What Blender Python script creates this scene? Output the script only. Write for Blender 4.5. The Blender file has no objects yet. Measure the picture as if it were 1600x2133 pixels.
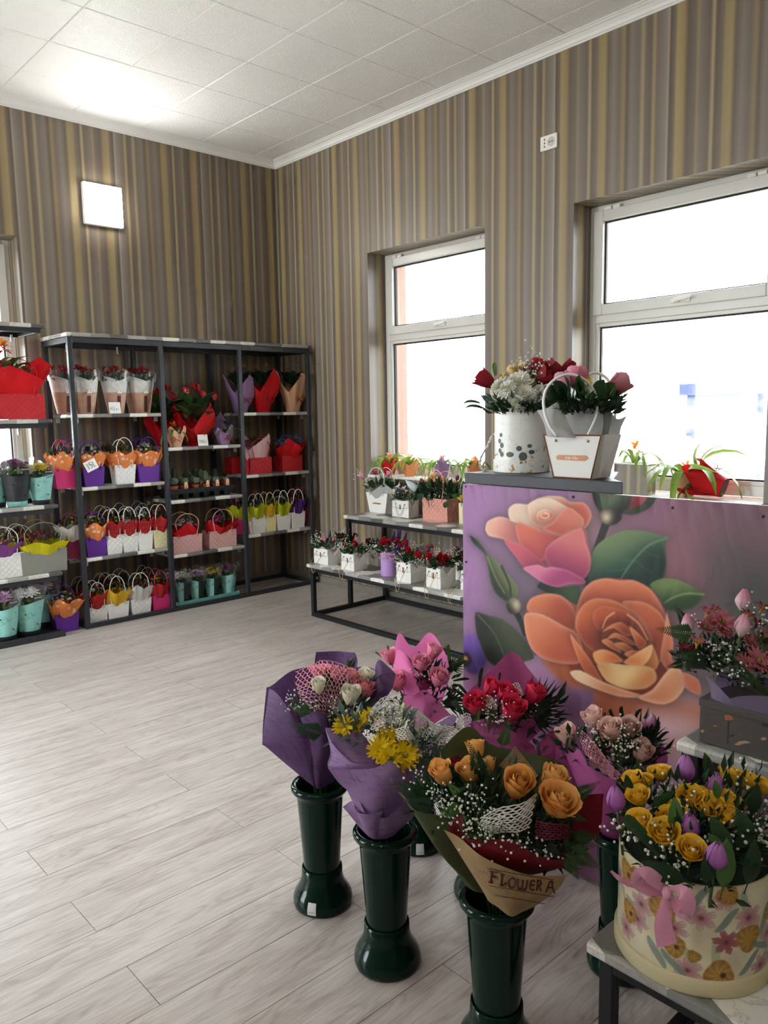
import bpy, math, random
import numpy as np
from mathutils import Vector, Matrix, Euler, noise as mnoise
S = bpy.context.scene
COL = S.collection
PI = math.pi
# ------------------------------------------------------------------ camera
FPX = 1633.8
YAW, PIT, ROL = math.radians(42.544), math.radians(7.2405), math.radians(-.9989)
CAM = Vector((-4.107, -5.776, 1.45))
FW = Vector((math.sin(YAW)*math.cos(PIT), math.cos(YAW)*math.cos(PIT), -math.sin(PIT)))
_r = Vector((math.cos(YAW), -math.sin(YAW), 0)); _u = _r.cross(FW)
RT = _r*math.cos(ROL) + _u*math.sin(ROL)
UP = -_r*math.sin(ROL) + _u*math.cos(ROL)
cd = bpy.data.cameras.new('camera'); cam = bpy.data.objects.new('camera', cd); COL.objects.link(cam)
cd.sensor_fit = 'HORIZONTAL'; cd.sensor_width = 36; cd.lens = FPX/1600*36; cd.clip_start = .05; cd.clip_end = 200
cam.matrix_world = Matrix(((RT.x, UP.x, -FW.x, CAM.x), (RT.y, UP.y, -FW.y, CAM.y), (RT.z, UP.z, -FW.z, CAM.z), (0, 0, 0, 1)))
S.camera = cam
S.view_settings.view_transform = 'Standard'; S.view_settings.look = 'None'; S.view_settings.gamma = 1
S.view_settings.use_curve_mapping = False
S.view_settings.exposure = 1.35
cy = S.cycles
cy.use_denoising = True; cy.max_bounces = 8; cy.diffuse_bounces = 4; cy.glossy_bounces = 3; cy.transmission_bounces = 6
cy.transparent_max_bounces = 12; cy.caustics_reflective = False; cy.caustics_refractive = False
cy.sample_clamp_indirect = 6; cy.use_adaptive_sampling = True; cy.adaptive_threshold = .06; cy.adaptive_min_samples = 12; cy.time_limit = 950
# ------------------------------------------------------------------ overcast daylight
W = bpy.data.worlds.new('sky'); S.world = W; W.use_nodes = True
_bg = W.node_tree.nodes['Background']; _bg.inputs[0].default_value = (.91, .955, 1, 1); _bg.inputs[1].default_value = 7.5
def portal(loc, nrm, w, h):
    l = bpy.data.lights.new('window_portal', 'AREA'); l.shape = 'RECTANGLE'; l.size = w; l.size_y = h
    l.cycles.is_portal = True
    o = bpy.data.objects.new('window_portal', l); COL.objects.link(o); o.location = loc
    o.rotation_euler = Vector(nrm).to_track_quat('-Z', 'Y').to_euler()
portal((.42, -1.745, 1.81), (-1, 0, 0), 1.2, 1.75); portal((.42, -3.58, 1.81), (-1, 0, 0), 1.2, 1.75)
portal((-2.75, .42, 1.81), (0, -1, 0), 1.2, 1.75)
portal((-4.75, .42, 1.81), (0, -1, 0), 1.2, 1.75); portal((-6.62, -1.4, 1.55), (1, 0, 0), 2., 2.8)

# ------------------------------------------------------------------ measuring helpers (pixels of the 1600x2133 frame)
def ray(x, y): return (RT*(x-800) + UP*(1066.5-y) + FW*FPX)
def at_d(x, y, d): return CAM + ray(x, y)*(d/FPX)
def at_x(x, y, X): r = ray(x, y); return CAM + r*((X-CAM.x)/r.x)
def at_y(x, y, Y): r = ray(x, y); return CAM + r*((Y-CAM.y)/r.y)
def at_z(x, y, Z): r = ray(x, y); return CAM + r*((Z-CAM.z)/r.z)
def depth(P): return (Vector(P)-CAM).dot(FW)
def K(x0, y0, s): return lambda x, y: (x0+x/s, y0+y/s)

# ------------------------------------------------------------------ mesh builder
class MB:
    def __init__(s): s.v = []; s.f = []; s.m = []
    def add(s, vs, fs, mi=0, M=None):
        b = len(s.v)
        s.v += [tuple(M @ Vector(p)) for p in vs] if M is not None else [tuple(p) for p in vs]
        s.f += [tuple(i+b for i in f) for f in fs]; s.m += [mi]*len(fs)
        return s
    def box(s, x0, x1, y0, y1, z0, z1, mi=0, M=None):
        return s.add([(x, y, z) for z in (z0, z1) for y in (y0, y1) for x in (x0, x1)],
            [(0, 2, 3, 1), (4, 5, 7, 6), (0, 1, 5, 4), (2, 6, 7, 3), (0, 4, 6, 2), (1, 3, 7, 5)], mi, M)
    def prism(s, pts, z0, z1, mi=0, M=None):
        n = len(pts)
        return s.add([(x, y, z0) for x, y in pts]+[(x, y, z1) for x, y in pts],
            [tuple(range(n-1, -1, -1)), tuple(range(n, 2*n))]+[(i, (i+1) % n, (i+1) % n+n, i+n) for i in range(n)], mi, M)
    def grid(s, fn, nu, nv, mi=0, M=None, loop=False):
        vs = [fn(i/(nu if loop else nu), j/nv) for j in range(nv+1) for i in range(nu+(0 if loop else 1))]
        w = nu+(0 if loop else 1)
        fs = [(j*w+i, j*w+(i+1) % w, (j+1)*w+(i+1) % w, (j+1)*w+i) for j in range(nv) for i in range(nu)]
        return s.add(vs, fs, mi, M)
    def lathe(s, prof, n=24, mi=0, M=None, c=(0, 0)):
        vs = [(c[0]+r*math.cos(2*PI*i/n), c[1]+r*math.sin(2*PI*i/n), z) for r, z in prof for i in range(n)]
        fs = [(j*n+i, j*n+(i+1) % n, (j+1)*n+(i+1) % n, (j+1)*n+i) for j in range(len(prof)-1) for i in range(n)]
        return s.add(vs, fs, mi, M)
    def tube(s, pts, r, n=6, mi=0, M=None, close=False):
        pts = [Vector(p) for p in pts]; N = len(pts); vs = []
        up = None
        for i, p in enumerate(pts):
            if close: t = pts[(i+1) % N]-pts[i-1]
            else: t = pts[min(i+1, N-1)]-pts[max(i-1, 0)]
            t = t.normalized() if t.length > 1e-9 else Vector((0, 0, 1))
            if up is None:
                up = Vector((0, 0, 1)) if abs(t.z) < .9 else Vector((1, 0, 0))
            a = up-t*up.dot(t)
            a = a.normalized() if a.length > 1e-6 else t.orthogonal().normalized()
            up = a; b = t.cross(a)
            rr = r[i] if isinstance(r, (list, tuple)) else r
            vs += [p+(a*math.cos(2*PI*k/n)+b*math.sin(2*PI*k/n))*rr for k in range(n)]
        R = N if close else N-1
        fs = [(j*n+k, j*n+(k+1) % n, ((j+1) % N)*n+(k+1) % n, ((j+1) % N)*n+k) for j in range(R) for k in range(n)]
        if not close: fs += [tuple(range(n-1, -1, -1)), tuple((N-1)*n+k for k in range(n))]
        return s.add(vs, fs, mi, M)
    def mesh(s, name, mats, smooth=True):
        me = bpy.data.meshes.new(name); me.from_pydata(s.v, [], s.f)
        for m in (mats if isinstance(mats, (list, tuple)) else [mats]): me.materials.append(m)
        if any(s.m): me.polygons.foreach_set('material_index', s.m)
        if smooth: me.shade_smooth()
        me.update(); return me
def link(o, parent=None, loc=None, rot=None, scale=None):
    COL.objects.link(o)
    if parent is not None: o.parent = parent
    if loc is not None: o.location = loc
    if rot is not None: o.rotation_euler = rot
    if scale is not None: o.scale = (scale,)*3 if isinstance(scale, (int, float)) else scale
    return o
def obj(name, mb, mats, parent=None, loc=None, rot=None, smooth=False, label=None, kind=None, bevel=0, sub=0, scale=None):
    me = mb.mesh(name, mats, smooth) if isinstance(mb, MB) else mb
    o = link(bpy.data.objects.new(name, me), parent, loc, rot, scale)
    if label: o['label'] = label
    if kind: o['kind'] = kind
    if bevel:
        b = o.modifiers.new('bevel', 'BEVEL'); b.width = bevel; b.segments = 2; b.limit_method = 'ANGLE'; b.angle_limit = .6
    if sub:
        b = o.modifiers.new('sub', 'SUBSURF'); b.levels = sub; b.render_levels = sub
    return o
def thing(name, label, cat, loc=(0, 0, 0), rz=0, group=None):
    o = link(bpy.data.objects.new(name, None), None, loc, (0, 0, rz)); o.empty_display_size = .05
    o['label'] = label; o['category'] = cat
    if group: o['group'] = group
    return o
def tag(o, label, cat, group=None):
    o['label'] = label; o['category'] = cat
    if group: o['group'] = group
    return o
def struct(o): o['kind'] = 'structure'; return o
CACHE = {}
def cached(key, fn):
    if key not in CACHE: CACHE[key] = fn()
    return CACHE[key]
def aim(d, spin=0.):
    d = Vector(d).normalized()
    return (d.to_track_quat('Z', 'Y') @ Euler((0, 0, spin)).to_quaternion()).to_euler()

# ------------------------------------------------------------------ materials
def lin(c):
    if isinstance(c, str): c = tuple(int(c[i:i+2], 16)/255 for i in (0, 2, 4))
    return tuple(x/12.92 if x <= .04045 else ((x+.055)/1.055)**2.4 for x in c)+(1,)
class NT:
    def __init__(s, m): s.t = m.node_tree; s.n = s.t.nodes; s.l = s.t.links
    def node(s, ty, ins=None, **kw):
        n = s.n.new(ty)
        for k, v in kw.items(): setattr(n, k, v)
        for k, v in (ins or {}).items(): s.put(n.inputs[k], v)
        return n
    def put(s, sock, v):
        if hasattr(v, 'is_linked') and getattr(v, 'is_output', False): s.l.new(v, sock)
        else: sock.default_value = v
    def math(s, op, a, b=0., c=0.):
        n = s.node('ShaderNodeMath', {0: a, 1: b, 2: c}, operation=op); return n.outputs[0]
    def vmath(s, op, a, b=(0, 0, 0), c=(0, 0, 0)):
        n = s.node('ShaderNodeVectorMath', {0: a, 1: b, 2: c}, operation=op)
        return n.outputs['Value'] if op in ('LENGTH', 'DOT_PRODUCT', 'DISTANCE') else n.outputs[0]
    def ramp(s, f, stops, interp='LINEAR'):
        n = s.node('ShaderNodeValToRGB', {0: f}); e = n.color_ramp.elements; n.color_ramp.interpolation = interp
        while len(e) < len(stops): e.new(.5)
        for k, (p, c) in enumerate(stops): e[k].position = p; e[k].color = lin(c) if not isinstance(c, float) else (c, c, c, 1)
        return n.outputs[0]
    def mix(s, f, a, b, blend='MIX'):
        n = s.node('ShaderNodeMix', data_type='RGBA', blend_type=blend)
        s.put(n.inputs['Factor'], f); s.put(n.inputs['A'], a); s.put(n.inputs['B'], b); return n.outputs['Result']
    def noise(s, vec, scale=5., detail=2., rough=.5, out='Fac', dist=0.):
        n = s.node('ShaderNodeTexNoise', {'Scale': scale, 'Detail': detail, 'Roughness': rough, 'Distortion': dist})
        if vec is not None: s.l.new(vec, n.inputs['Vector'])
        return n.outputs[out]
    def coord(s, which='Object'):
        if which == 'Position': return s.node('ShaderNodeNewGeometry').outputs['Position']
        return s.node('ShaderNodeTexCoord').outputs[which]
    def bump(s, h, strength=.3, dist=.002):
        return s.node('ShaderNodeBump', {'Height': h, 'Strength': strength, 'Distance': dist}).outputs[0]
def newmat(name):
    m = bpy.data.materials.new(name); m.use_nodes = True
    t = NT(m); return m, t, t.n['Principled BSDF']
MATS = {}
def M_(key, color, rough=.6, var=.12, vscale=9., metal=0., transl=0., bump=0., bscale=60., spec=.4, coat=0., z=None, sheen=0.):
    """procedural material: colour with noise variation, optional gradient along local z ((z0,z1,colour at z1)), translucency, fine relief"""
    if key in MATS: return MATS[key]
    m, t, p = newmat(key); co = t.coord('Object')
    c = lin(color)
    nz = t.noise(co, vscale, 2.)
    base = c
    if z is not None:
        zz = t.node('ShaderNodeSeparateXYZ', {0: co}).outputs[2]
        f = t.node('ShaderNodeMapRange', {0: zz, 1: z[0], 2: z[1]}).outputs[0]
        base = t.mix(f, c, lin(z[2]))
    dark = t.mix(1., base, (1-var*2.2, 1-var*2.2, 1-var*2.2, 1), 'MULTIPLY')
    col = t.mix(nz, base, dark) if var else base
    t.put(p.inputs['Base Color'], col)
    p.inputs['Roughness'].default_value = rough; p.inputs['Metallic'].default_value = metal
    p.inputs['Specular IOR Level'].default_value = spec; p.inputs['Coat Weight'].default_value = coat
    if sheen: p.inputs['Sheen Weight'].default_value = sheen
    if bump:
        t.l.new(t.bump(t.noise(co, bscale, 3.), bump, .002), p.inputs['Normal'])
    if transl:
        tr = t.node('ShaderNodeBsdfTranslucent'); t.put(tr.inputs[0], col)
        mx = t.node('ShaderNodeMixShader', {0: transl, 1: p.outputs[0], 2: tr.outputs[0]})
        t.l.new(mx.outputs[0], t.n['Material Output'].inputs[0])
    MATS[key] = m; return m
# ================================================================== surfaces of the room
def wallpaper():
    m, t, p = newmat('striped_curtain_wallpaper')
    x = t.node('ShaderNodeSeparateXYZ', {0: t.coord('Position')})
    s = t.math('ADD', x.outputs[0], x.outputs[1])
    wob = t.noise(t.vmath('MULTIPLY', t.coord('Position'), (1.5, 1.5, .5)), 1.2, 2.)
    s = t.math('ADD', s, t.math('MULTIPLY', t.math('SUBTRACT', wob, .5), .02))
    ph = t.math('FRACT', t.math('DIVIDE', t.math('ADD', s, 2.149+7.14), .714))
    T, B, G, D = '857e79', '6a5e55', 'a09068', '5c5048'
    st = [(0., 'a09684'), (.012, T), (.05, '786d62'), (.09, B), (.113, G), (.137, D), (.18, '695d53'), (.203, 'a39673'), (.232, '6a6058'), (.3, '7d756c'),
          (.335, '57493c'), (.363, '8e7d56'), (.4, B), (.45, '7f766f'), (.5, '5f5244'), (.53, '9c8b5e'), (.575, '94835a'), (.595, '6f645b'), (.64, '5c4f44'), (.66, 'a89a76'),
          (.685, '64574d'), (.75, '766c64'), (.772, '91825e'), (.792, '6b6056'), (.85, '5c4f46'), (.882, '927f54'), (.93, '9f8d60'), (.952, B), (.985, '4f4238'), (1., 'a09684')]
    c = t.ramp(ph, st)
    # slow brightness differences between neighbouring folds
    n1 = t.node('ShaderNodeTexNoise', {'Scale': 3.1, 'Detail': 3.}, noise_dimensions='1D'); t.l.new(s, n1.inputs['W'])
    c = t.mix(t.math('MULTIPLY', n1.outputs[0], .5), c, lin('70675f'))
    c = t.mix(1., c, (1.27, 1.25, 1.24, 1), 'MULTIPLY')
    weave = t.noise(t.vmath('MULTIPLY', t.coord('Position'), (60, 60, 900)), 1., 1.)
    c = t.mix(t.math('MULTIPLY', weave, .12), c, lin('3a322b'))
    t.put(p.inputs['Base Color'], c); p.inputs['Roughness'].default_value = .42; p.inputs['Specular IOR Level'].default_value = .5
    return m
WALLP = wallpaper()
def ceiling_mat():
    m, t, p = newmat('embossed_ceiling_tile')
    co = t.coord('Position'); n = t.noise(co, 22., 3., .6, dist=1.2)
    v = t.node('ShaderNodeTexVoronoi', {'Scale': 38.}, feature='SMOOTH_F1'); t.l.new(t.vmath('ADD', co, t.noise(co, 12., 2., out='Color')), v.inputs['Vector'])
    h = t.ramp(t.math('MULTIPLY', n, v.outputs[0]), [(.1, 0.), (.3, 1.)])
    t.put(p.inputs['Base Color'], lin('fcfcfc')); p.inputs['Roughness'].default_value = .5
    t.l.new(t.bump(h, .55, .004), p.inputs['Normal']); return m
CEIL = ceiling_mat()
def plank_mat():
    m, t, p = newmat('grey_oak_laminate')
    co = t.coord('Object'); oi = t.node('ShaderNodeObjectInfo').outputs['Random']
    off = t.node('ShaderNodeCombineXYZ', {0: t.math('MULTIPLY', oi, 37.), 1: t.math('MULTIPLY', oi, 91.), 2: 0.}).outputs[0]
    q = t.vmath('ADD', co, off)
    warp = t.noise(t.vmath('MULTIPLY', q, (1.1, 5., 1)), 2.2, 2., out='Fac')
    yy = t.node('ShaderNodeSeparateXYZ', {0: t.vmath('MULTIPLY', q, (1, 1, 1))})
    rings = t.math('SINE', t.math('ADD', t.math('MULTIPLY', yy.outputs[1], 170.), t.math('MULTIPLY', warp, 70.)))
    rings = t.node('ShaderNodeMapRange', {0: rings, 1: -1., 2: 1.}).outputs[0]
    fine = t.noise(t.vmath('MULTIPLY', q, (6., 130., 1)), 1., 4., .65)
    big = t.noise(t.vmath('MULTIPLY', q, (1.4, 11., 1)), 1.6, 4., .65)
    c = t.ramp(big, [(.25, 'b6aca5'), (.5, 'cdc4bd'), (.75, 'dcd4ce')])
    c = t.mix(t.math('MULTIPLY', t.math('POWER', rings, 2.), t.ramp(big, [(.35, .55), (.6, .1)])), c, lin('94887f'))
    c = t.mix(t.math('MULTIPLY', t.ramp(fine, [(.42, 0.), (.68, 1.)]), .45), c, lin('94897f'))
    c = t.mix(t.math('MULTIPLY', oi, .16), c, lin('a2978d'))
    t.put(p.inputs['Base Color'], c); p.inputs['Roughness'].default_value = .36; p.inputs['Specular IOR Level'].default_value = .5
    t.put(p.inputs['Roughness'], t.node('ShaderNodeMapRange', {0: big, 1: .2, 2: .8, 3: .3, 4: .48}).outputs[0])
    t.l.new(t.bump(t.math('ADD', fine, t.math('MULTIPLY', rings, .4)), .12, .001), p.inputs['Normal'])
    return m
PLANK = plank_mat()
def hex_mat():
    """foil print of big marble hexagons on the shelf boards"""
    m, t, p = newmat('marble_hexagon_foil')
    co = t.coord('Object'); x = t.node('ShaderNodeSeparateXYZ', {0: co})
    # the foil folds over the edge: carry the pattern on with z
    u = t.math('ADD', x.outputs[0], t.math('MULTIPLY', x.outputs[2], .0)); v = t.math('ADD', x.outputs[1], x.outputs[2])
    q = t.node('ShaderNodeCombineXYZ', {0: u, 1: v, 2: 0.}).outputs[0]
    sx, sy = .13, .13*1.7320508
    a = t.vmath('SUBTRACT', t.vmath('MODULO', t.vmath('ADD', q, (sx*100, sy*100, 0)), (sx, sy, 1)), (sx/2, sy/2, 0))
    b = t.vmath('SUBTRACT', t.vmath('MODULO', t.vmath('ADD', q, (sx*100.5, sy*100.5, 0)), (sx, sy, 1)), (sx/2, sy/2, 0))
    la = t.vmath('LENGTH', a); lb = t.vmath('LENGTH', b); f = t.math('LESS_THAN', la, lb)
    sel = t.node('ShaderNodeMix', data_type='VECTOR'); t.put(sel.inputs[0], f); t.l.new(b, sel.inputs[4]); t.l.new(a, sel.inputs[5])
    cid = t.vmath('SNAP', t.vmath('ADD', t.vmath('SUBTRACT', q, sel.outputs[1]), (.013, .013, 0)), (.026, .026, 1))
    w = t.node('ShaderNodeTexWhiteNoise', {'Vector': cid}, noise_dimensions='2D').outputs[0]
    c = t.ramp(w, [(0., 'e6e3da'), (.3, '807f7c'), (.48, 'd6d3ca'), (.64, '555453'), (.84, 'a3a09a')], 'CONSTANT')
    vein = t.noise(co, 14., 4., .6, dist=1.5)
    c = t.mix(t.ramp(vein, [(.47, 0.), (.5, .35), (.53, 0.)]), c, lin('6d6a66'))
    c = t.mix(t.math('MULTIPLY', t.noise(co, 30., 3.), .14), c, lin('8d8a85'))
    t.put(p.inputs['Base Color'], c); p.inputs['Roughness'].default_value = .38
    return m
HEXM = hex_mat()
def glass_mat():
    m, t, p = newmat('window_glass')
    tr = t.node('ShaderNodeBsdfTransparent', {0: (.96, .98, .98, 1)}); gl = t.node('ShaderNodeBsdfGlossy', {0: (1, 1, 1, 1), 1: .02})
    fr = t.node('ShaderNodeFresnel', {0: 1.45})
    mx = t.node('ShaderNodeMixShader', {0: t.math('MULTIPLY', fr.outputs[0], .8), 1: tr.outputs[0], 2: gl.outputs[0]})
    t.l.new(mx.outputs[0], t.n['Material Output'].inputs[0]); return m
GLASS = glass_mat()
def misted_glass():
    m, t, p = newmat('misted_window_glass')
    co = t.coord('Object')
    tr = t.node('ShaderNodeBsdfTransparent', {0: (.96, .98, .98, 1)}); gl = t.node('ShaderNodeBsdfGlossy', {0: (1, 1, 1, 1), 1: .02})
    di = t.node('ShaderNodeBsdfTranslucent', {0: (.9, .95, 1, 1)})
    fr = t.node('ShaderNodeFresnel', {0: 1.45})
    n = t.noise(t.vmath('MULTIPLY', co, (1, 30, 4)), 1., 4., .7); n2 = t.noise(co, 2.2, 2.)
    f = t.math('MULTIPLY', t.ramp(n, [(.45, 0.), (.75, 1.)]), t.ramp(n2, [(.42, 0.), (.6, .5)]))
    a = t.node('ShaderNodeMixShader', {0: f, 1: tr.outputs[0], 2: di.outputs[0]})
    mx = t.node('ShaderNodeMixShader', {0: t.math('MULTIPLY', fr.outputs[0], .8), 1: a.outputs[0], 2: gl.outputs[0]})
    t.l.new(mx.outputs[0], t.n['Material Output'].inputs[0]); return m
MGLASS = misted_glass()
def film_mat():
    m, t, p = newmat('clear_plastic_film')
    co = t.coord('Object')
    tr = t.node('ShaderNodeBsdfTransparent', {0: (.95, .96, .96, 1)}); gl = t.node('ShaderNodeBsdfGlossy', {0: (1, 1, 1, 1), 1: .12})
    df = t.node('ShaderNodeBsdfDiffuse', {0: (.9, .9, .9, 1)})
    g = t.node('ShaderNodeMixShader', {0: .45, 1: gl.outputs[0], 2: df.outputs[0]})
    lw = t.node('ShaderNodeLayerWeight', {0: .35}); n = t.noise(co, 18., 2.)
    mx = t.node('ShaderNodeMixShader', {0: t.math('ADD', t.math('MULTIPLY', lw.outputs['Facing'], .35), t.math('MULTIPLY', t.ramp(n, [(.5, 0.), (.75, 1.)]), .18)), 1: tr.outputs[0], 2: g.outputs[0]})
    t.l.new(mx.outputs[0], t.n['Material Output'].inputs[0]); return m
FILM = film_mat()
PVC = M_('white_pvc', 'dedbd5', .3, .03); CORN = M_('cornice_white', 'f6f6f5', .5, .03)
IRON = M_('dark_grey_steel', '303237', .42, .12, 40., spec=.5); IRON2 = M_('black_steel', '1b1c20', .45, .12, 40.)
SILLW = M_('sill_white', 'f0eeea', .3, .03); RUB = M_('black_gasket', '141416', .6, 0)
STUC = M_('terracotta_stucco', 'deab9c', .9, .2, 90., bump=.6, bscale=150.)
BASEB = M_('baseboard_grey_oak', '8d857c', .5, .2, 14.)
WHITEP = M_('switch_white', 'f2f0ea', .35, .02); DARK = M_('slot_black', '0b0b0b', .6, 0)
STEELB = M_('zinc_bracket', 'c9cacb', .35, .05, metal=.8)

# ================================================================== room shell
H = 3.58; XL, YN = -6.2, -8.2
floor = struct(obj('floor', MB().box(XL-.4, .4, YN-.4, .4, -.2, -.012), M_('floor_underlay', '3b3632', .9, .1)))
pw, pl, gap = .1925, 1.22, .0019
pm = MB().box(0, pl-gap, 0, pw-gap, -.012, 0).mesh('floor_plank', PLANK, False)
k = 0; y = -3.305-25*pw; rows = []
while y < 0:
    rows.append(y); y += pw
random.seed(5)
for i, y in enumerate(rows):
    x0 = -3.328 if (i % 2 == 1) else -3.328+pl/2
    x = x0-3*pl
    while x < 0:
        if x+pl > XL+.2 and y+pw > YN and y < 0:
            a, b = max(x, XL), min(x+pl-gap, 0); c = min(y+pw-gap, 0)
            me = pm if (a == x and abs(b-x-pl+gap) < 1e-6 and c-y > pw-.01) else MB().box(0, b-a, 0, c-y, -.012, 0).mesh('floor_plank', PLANK, False)
            obj('floor_plank', me, None, floor, (a, y, 0))
        x += pl
ceil = struct(obj('ceiling', MB().box(XL-.4, .4, YN-.4, .4, H+.012, H+.2), CEIL))
tm = MB()
tm.add([(x, y, z) for z, e in ((.012, 0), (.004, 0), (0, .005)) for x, y in ((e, e), (.4985-e, e), (.4985-e, .4985-e), (e, .4985-e))],
       [(0, 1, 2, 3)]+[(a+i, a+4+i, a+4+(i+1) % 4, a+(i+1) % 4) for a in (0, 4) for i in range(4)]+[(8, 11, 10, 9)])
tme = tm.mesh('ceiling_tile', CEIL, False)
for i in range(-13, 1):
    for j in range(-16, 1):
        x, y = -.25+i*.5, -.01+(j-1)*.495
        if x+.5 < XL or y+.5 < YN: continue
        sx = min(.5, -x)/.5 if x+.5 > 0 else 1
        obj('ceiling_tile', tme, None, ceil, (x, y, H), scale=(sx, .99, 1))
def wall_slab(name, along, boxes):
    mb = MB()
    for a0, a1, z0, z1 in boxes:
        if along == 'y': mb.box(0, .36, a0, a1, z0, z1)
        elif along == 'x': mb.box(a0, a1, 0, .36, z0, z1)
        elif along == '-y': mb.box(XL-.36, XL, a0, a1, z0, z1)
        else: mb.box(a0, a1, YN-.36, YN, z0, z1)
    return struct(obj(name, mb, WALLP))
def holes(a0, a1, hs):
    out = []; a = a0
    for h0, h1, z0, z1 in hs:
        out += [(a, h0, 0, H+.1), (h0, h1, 0, z0), (h0, h1, z1, H+.1)]; a = h1
    return out+[(a, a1, 0, H+.1)]
ZS, ZT = .945, 2.655
wall_slab('wall_right', 'y', holes(YN, 0, [(-4.16, -3.005, ZS, ZT), (-2.323, -1.163, ZS, ZT)]))
wall_slab('wall_back', 'x', holes(XL-.36, .36, [(-5.34, -4.17, ZS, 2.69), (-3.34, -2.17, ZS, 2.69)]))
wall_slab('wall_left', '-y', holes(YN-.36, 0, [(-2.4, -.4, .15, 2.95)]))
wall_slab('wall_front', '-x', [(XL-.36, .36, 0, H+.1)])
# reddish exterior render round the window openings
def reveal_out(name, y0, y1, z0, z1):
    mb = MB()
    mb.box(.262, .375, y1-.03, y1+.03, z0-.03, z1+.03); mb.box(.262, .375, y0-.03, y0+.03, z0-.03, z1+.03)
    mb.box(.262, .375, y0, y1, z1-.01, z1+.03); mb.box(.262, .375, y0, y1, z0-.03, z0+.01)
    return struct(obj(name, mb, STUC))
reveal_out('trim_1', -4.16, -3.005, ZS, ZT); reveal_out('trim_2', -2.323, -1.163, ZS, ZT)
mb = MB(); mb.box(-2.2, -2.14, .262, .375, ZS, 2.7); struct(obj('trim_3', mb, STUC))
# cornice
def cornice(name, p0, p1, n):
    prof = [(0, -.055), (.008, -.055), (.014, -.047), (.02, -.046), (.024, -.03), (.04, -.016), (.052, -.012), (.058, -.006), (.066, -.005), (.07, 0), (0, 0)]
    mb = MB(); d = Vector(p1)-Vector(p0); vs = []
    for P in (p0, p1): vs += [(P[0]+n[0]*a, P[1]+n[1]*a, H+b) for a, b in prof]
    N = len(prof)
    mb.add(vs, [(i, (i+1) % N, (i+1) % N+N, i+N) for i in range(N)]); return struct(obj(name, mb, CORN))
cornice('trim_4', (XL, 0), (0, 0), (0, -1)); cornice('trim_5', (0, 0), (0, YN), (-1, 0))
cornice('trim_6', (XL, YN), (XL, 0), (1, 0)); cornice('trim_7', (0, YN), (XL, YN), (0, 1))
struct(obj('baseboard_back', MB().box(XL, 0, -.016, 0, 0, .06), BASEB, bevel=.004)); struct(obj('baseboard_right', MB().box(-.016, 0, YN, -.016, 0, .06), BASEB, bevel=.004))
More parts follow.
